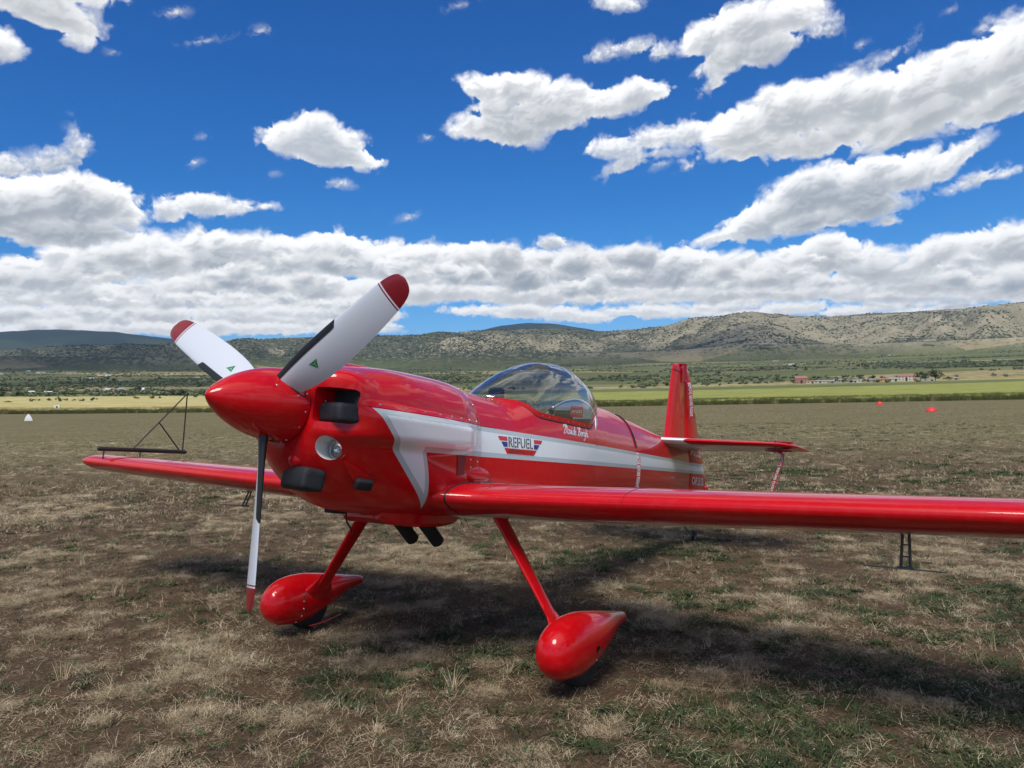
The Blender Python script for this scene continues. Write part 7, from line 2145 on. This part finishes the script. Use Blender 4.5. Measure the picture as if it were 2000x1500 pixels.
# board with a black symbol beyond the crop edge
az_, el_ = px_dir(111, 795); d_ = 236.0; k = d_ / 1549
p_ = Vector((d_ * math.sin(R(az_)), d_ * math.cos(R(az_)), plain_z(d_))); zc = EYE + d_ * math.tan(R(el_))
o_ = empty('sign_board', p_); o_.rotation_euler.z = -R(az_)
box('board', (0, 0, zc - p_.z), (8.5 * k, .08, 7.5 * k), M_marker, o_)
box('board_side', (4.7 * k, .15, zc - p_.z), (1.0 * k, .3, 7.0 * k), M_concrete, o_)
box('symbol', (0, -.06, zc - p_.z), (2.6 * k, .03, 2.8 * k), M_ink, o_)
tube('post', [(0, 0, -.2), (0, 0, zc - p_.z - 3.5 * k)], .05, M_concrete, o_, 8)
tag(o_, "white square board with a black symbol standing above the crop at the left", 'sign')

# ------------------------------------------------------------------ remove-before-flight ribbons, cord and locks
def ribbon(name, path, width, wdir, txt, label, tsize=.7, t0=.06, t1=.94, group="red ribbons with white lettering hung on the aeroplane", flip=1):
    """cloth strip along a path (plane axes), lettering printed along it"""
    path = [Vector(P(*q)) for q in path]; wdir = Vector((wdir[1], wdir[0], wdir[2])).normalized()
    L_ = [0.0]
    for a, b in zip(path[:-1], path[1:]): L_.append(L_[-1] + (b - a).length)

    def at(s, off=0.0, lift=0.0):
        s = min(max(s, 0), L_[-1] - 1e-6); i = max(k for k in range(len(L_) - 1) if L_[k] <= s)
        t_ = (s - L_[i]) / (L_[i + 1] - L_[i]); p_ = path[i].lerp(path[i + 1], t_); tg = (path[i + 1] - path[i]).normalized()
        nn = tg.cross(wdir).normalized() * flip
        return p_ + wdir * off + nn * lift
    vs_, fs_ = [], []
    n_ = 28
    for lf in (-.0008, .0008):
        for i in range(n_ + 1):
            s = L_[-1] * i / n_; wv = .002 * math.sin(i * .9)
            vs_ += [at(s, -width / 2, lf + wv), at(s, width / 2, lf + wv)]
    m_ = 2 * (n_ + 1)
    for i in range(n_):
        a = 2 * i; fs_ += [(a, a + 1, a + 3, a + 2), (m_ + a, m_ + a + 2, m_ + a + 3, m_ + a + 1), (a, a + 2, m_ + a + 2, m_ + a), (a + 1, m_ + a + 1, m_ + a + 3, a + 3)]
    o_ = empty(name); o_.matrix_world = mw
    link('ribbon', fix(mesh('ribbon', vs_, fs_, True), 40), o_, [M_ribbon])
    tp_ = text_polys(txt, 1.0, bold=.02)
    fp = fit(tp_, (L_[-1] * t0, -width * tsize / 2), (L_[-1] * (t1 - t0), 0), (0, width * tsize))
    for sd_ in (1, -1):
        vs_, fs_ = [], []
        for q in fp:
            n0 = len(vs_)
            for a, b in q: vs_.append(at(a, b * sd_ if flip > 0 else -b * sd_, .0045 * sd_))
            fs_.append(tuple(range(n0, len(vs_))))
        link('lettering', mesh('lettering', vs_, fs_, False), o_, [M_lwhite])
    tag(o_, label, 'ribbon', group)
    return o_


# on the fin: lock clamped over the rudder balance, ribbon slanting aft
fl = empty('rudder_lock'); fl.matrix_world = mw
box('clamp_plate', P(5.33, .045, 1.17), (.016, .09, .20), M_ribbon, fl, Matrix.Rotation(R(6), 3, 'X'), .004)
box('clamp_plate', P(5.33, -.045, 1.17), (.016, .09, .20), M_ribbon, fl, Matrix.Rotation(R(6), 3, 'X'), .004)
box('clamp_top', P(5.325, 0, 1.262), (.106, .09, .016), M_ribbon, fl, None, .004)
tube('clamp_screw', [P(5.34, .05, 1.08), P(5.34, .085, 1.075)], .009, M_steel, fl, 8)
tag(fl, "red clamp fitted over the top of the fin and rudder", 'control lock')
ribbon('remove_before_flight_ribbon', [(5.30, .095, 1.08), (5.33, .11, 1.03), (5.38, .10, .93), (5.46, .085, .80), (5.51, .065, .70)], .052, (.55, .52, .25), "REMOVE BEFORE FLIGHT", "red ribbon slanting down the side of the rudder from the fin clamp")
# on the tailplane: lock discs and hanging ribbon
sl = empty('elevator_lock'); sl.matrix_world = mw
for dz, r_ in ((.038, .13), (-.042, .13)):
    rings = [[P(5.18 + r_ * q * .55 * math.cos(a), 1.10 + r_ * q * math.sin(a), .385 + dz + h_) for a in [2 * math.pi * j / 28 for j in range(28)]] for q, h_ in ((1, -.006), (1, .002), (.6, .010 if dz > 0 else -.012), (.1, .014 if dz > 0 else -.014))]
    vs, fs = loft(rings); link('lock_pad', fix(mesh('lock_pad', vs, fs), 40), sl, [M_ribbon])
tube('lock_bolt', [P(5.05, 1.10, .335), P(5.05, 1.10, .425)], .005, M_blk, sl, 6)
tag(sl, "red pads of the elevator lock clamped on the near tailplane", 'control lock')
ribbon('remove_before_flight_ribbon', [(5.16, 1.10, .335), (5.17, 1.135, .30), (5.18, 1.13, .24), (5.17, 1.09, .12), (5.16, 1.055, -.02), (5.16, 1.04, -.10)], .050, (-.55, .84, 0), "REMOVE BEFORE FLIGHT", "red ribbon hanging free under the near tailplane", flip=-1)
# cord round the rear fuselage with a ribbon on its port end
ce = empty('static_port_cord'); ce.matrix_world = mw
uc = 3.86
ring = section(BODY, uc, 120, False); pth = []
cen = P(uc, 0, .1)
cp = [p_ for p_ in ring if p_.z > P(0, 0, .20).z]; cp.sort(key=lambda p_: math.atan2(p_.x, p_.z - cen.z))
cp = [p_ + (p_ - cen).normalized() * .008 + Vector((0, -.10 * (p_.z - cen.z) , 0)) for p_ in cp]
tube('cord', cp, .006, M_blk, ce, 6)
tag(ce, "black cord looped over the rear fuselage ahead of the tail", 'cord')
sp0 = on_side(uc - .01, .19, .008)[0]; 
hw0 = sp0.x
ribbon('remove_before_flight_ribbon', [(uc - .01, on_side(uc, .185, .006)[0].x, .185), (uc + .005, on_side(uc, .05, .006)[0].x, .05), (uc + .01, on_side(uc, -.08, .006)[0].x, -.08), (uc + .01, on_side(uc, -.16, .006)[0].x, -.16)], .060, (1, .30, 0), "REMOVE BEFORE FLIGHT", "red ribbon lying flat against the rear fuselage below the black cord", flip=-1)

# ------------------------------------------------------------------ unseen clouds added above the frame to shade parts of the land
M_cloud = plain("cloud_white", (.90, .90, .90), 1.0, spec=0)
CH = 1550.0
kx, ky = math.sin(SUN_AZ) / math.tan(SUN_EL), math.cos(SUN_AZ) / math.tan(SUN_EL)


def cloud_over(px, py, wx, wy, seed):
    """an added, unseen cumulus whose shadow falls on the land seen at px, py"""
    t_, d_ = ground_at(px, py); c_ = Vector((t_.x + kx * (CH - t_.z), t_.y + ky * (CH - t_.z), CH))
    bm = bmesh.new(); r_ = random.Random(seed)
    for k in range(7):
        q = bmesh.ops.create_icosphere(bm, subdivisions=3, radius=1)
        ox, oy, s_ = r_.gauss(0, .38), r_.gauss(0, .38), r_.uniform(.35, .65)
        for v_ in q['verts']:
            n_ = 1 + .18 * math.sin(v_.co.x * 5 + seed) * math.sin(v_.co.y * 6 + k) + .12 * math.sin(v_.co.z * 9 + k * 2)
            v_.co = Vector(((v_.co.x * s_ * n_ + ox) * wx, (v_.co.y * s_ * n_ + oy) * wy, max(v_.co.z, -.15) * s_ * n_ * min(wx, wy) * .6))
    o_ = link('cloud', bm_mesh('cloud', bm, True), None, [M_cloud]); o_.location = c_  # out of view, added for the shadow it casts
    tag(o_, "unseen cumulus cloud added overhead to cast a shadow on the land", kind='structure')
    o_['group'] = 'unseen shade clouds added overhead'
    return o_


for i, (px, py, wx, wy) in enumerate(((40, 705, 340, 420), (170, 690, 260, 260), (390, 716, 190, 160), (60, 745, 240, 130), (330, 748, 260, 130), (1000, 693, 200, 130), (1090, 700, 170, 90), (1230, 690, 260, 150), (1370, 676, 190, 260), (1420, 695, 180, 150), (1620, 694, 210, 120), (820, 722, 330, 90), (1350, 728, 300, 70), (700, 728, 200, 70))):
    cloud_over(px, py, wx * 1.35, wy * 1.4, i * 3 + 1)

# ------------------------------------------------------------------ air
M_haze = bpy.data.materials.new("haze"); M_haze.use_nodes = True
t = M_haze.node_tree; t.nodes.clear(); g = NG(t)
out = g.new('ShaderNodeOutputMaterial'); pv_ = g.new('ShaderNodeVolumePrincipled')
pv_.inputs['Color'].default_value = (.58, .77, 1.0, 1); pv_.inputs['Density'].default_value = HAZE; pv_.inputs['Anisotropy'].default_value = .2
g.l.new(pv_.outputs[0], out.inputs['Volume'])
hz = box('haze', (0, 500, 389), (30000, 30000, 782), M_haze)
tag(hz, kind='stuff')
S.cycles.volume_bounces = 0
S.cycles.max_bounces = 6; S.cycles.transparent_max_bounces = 12
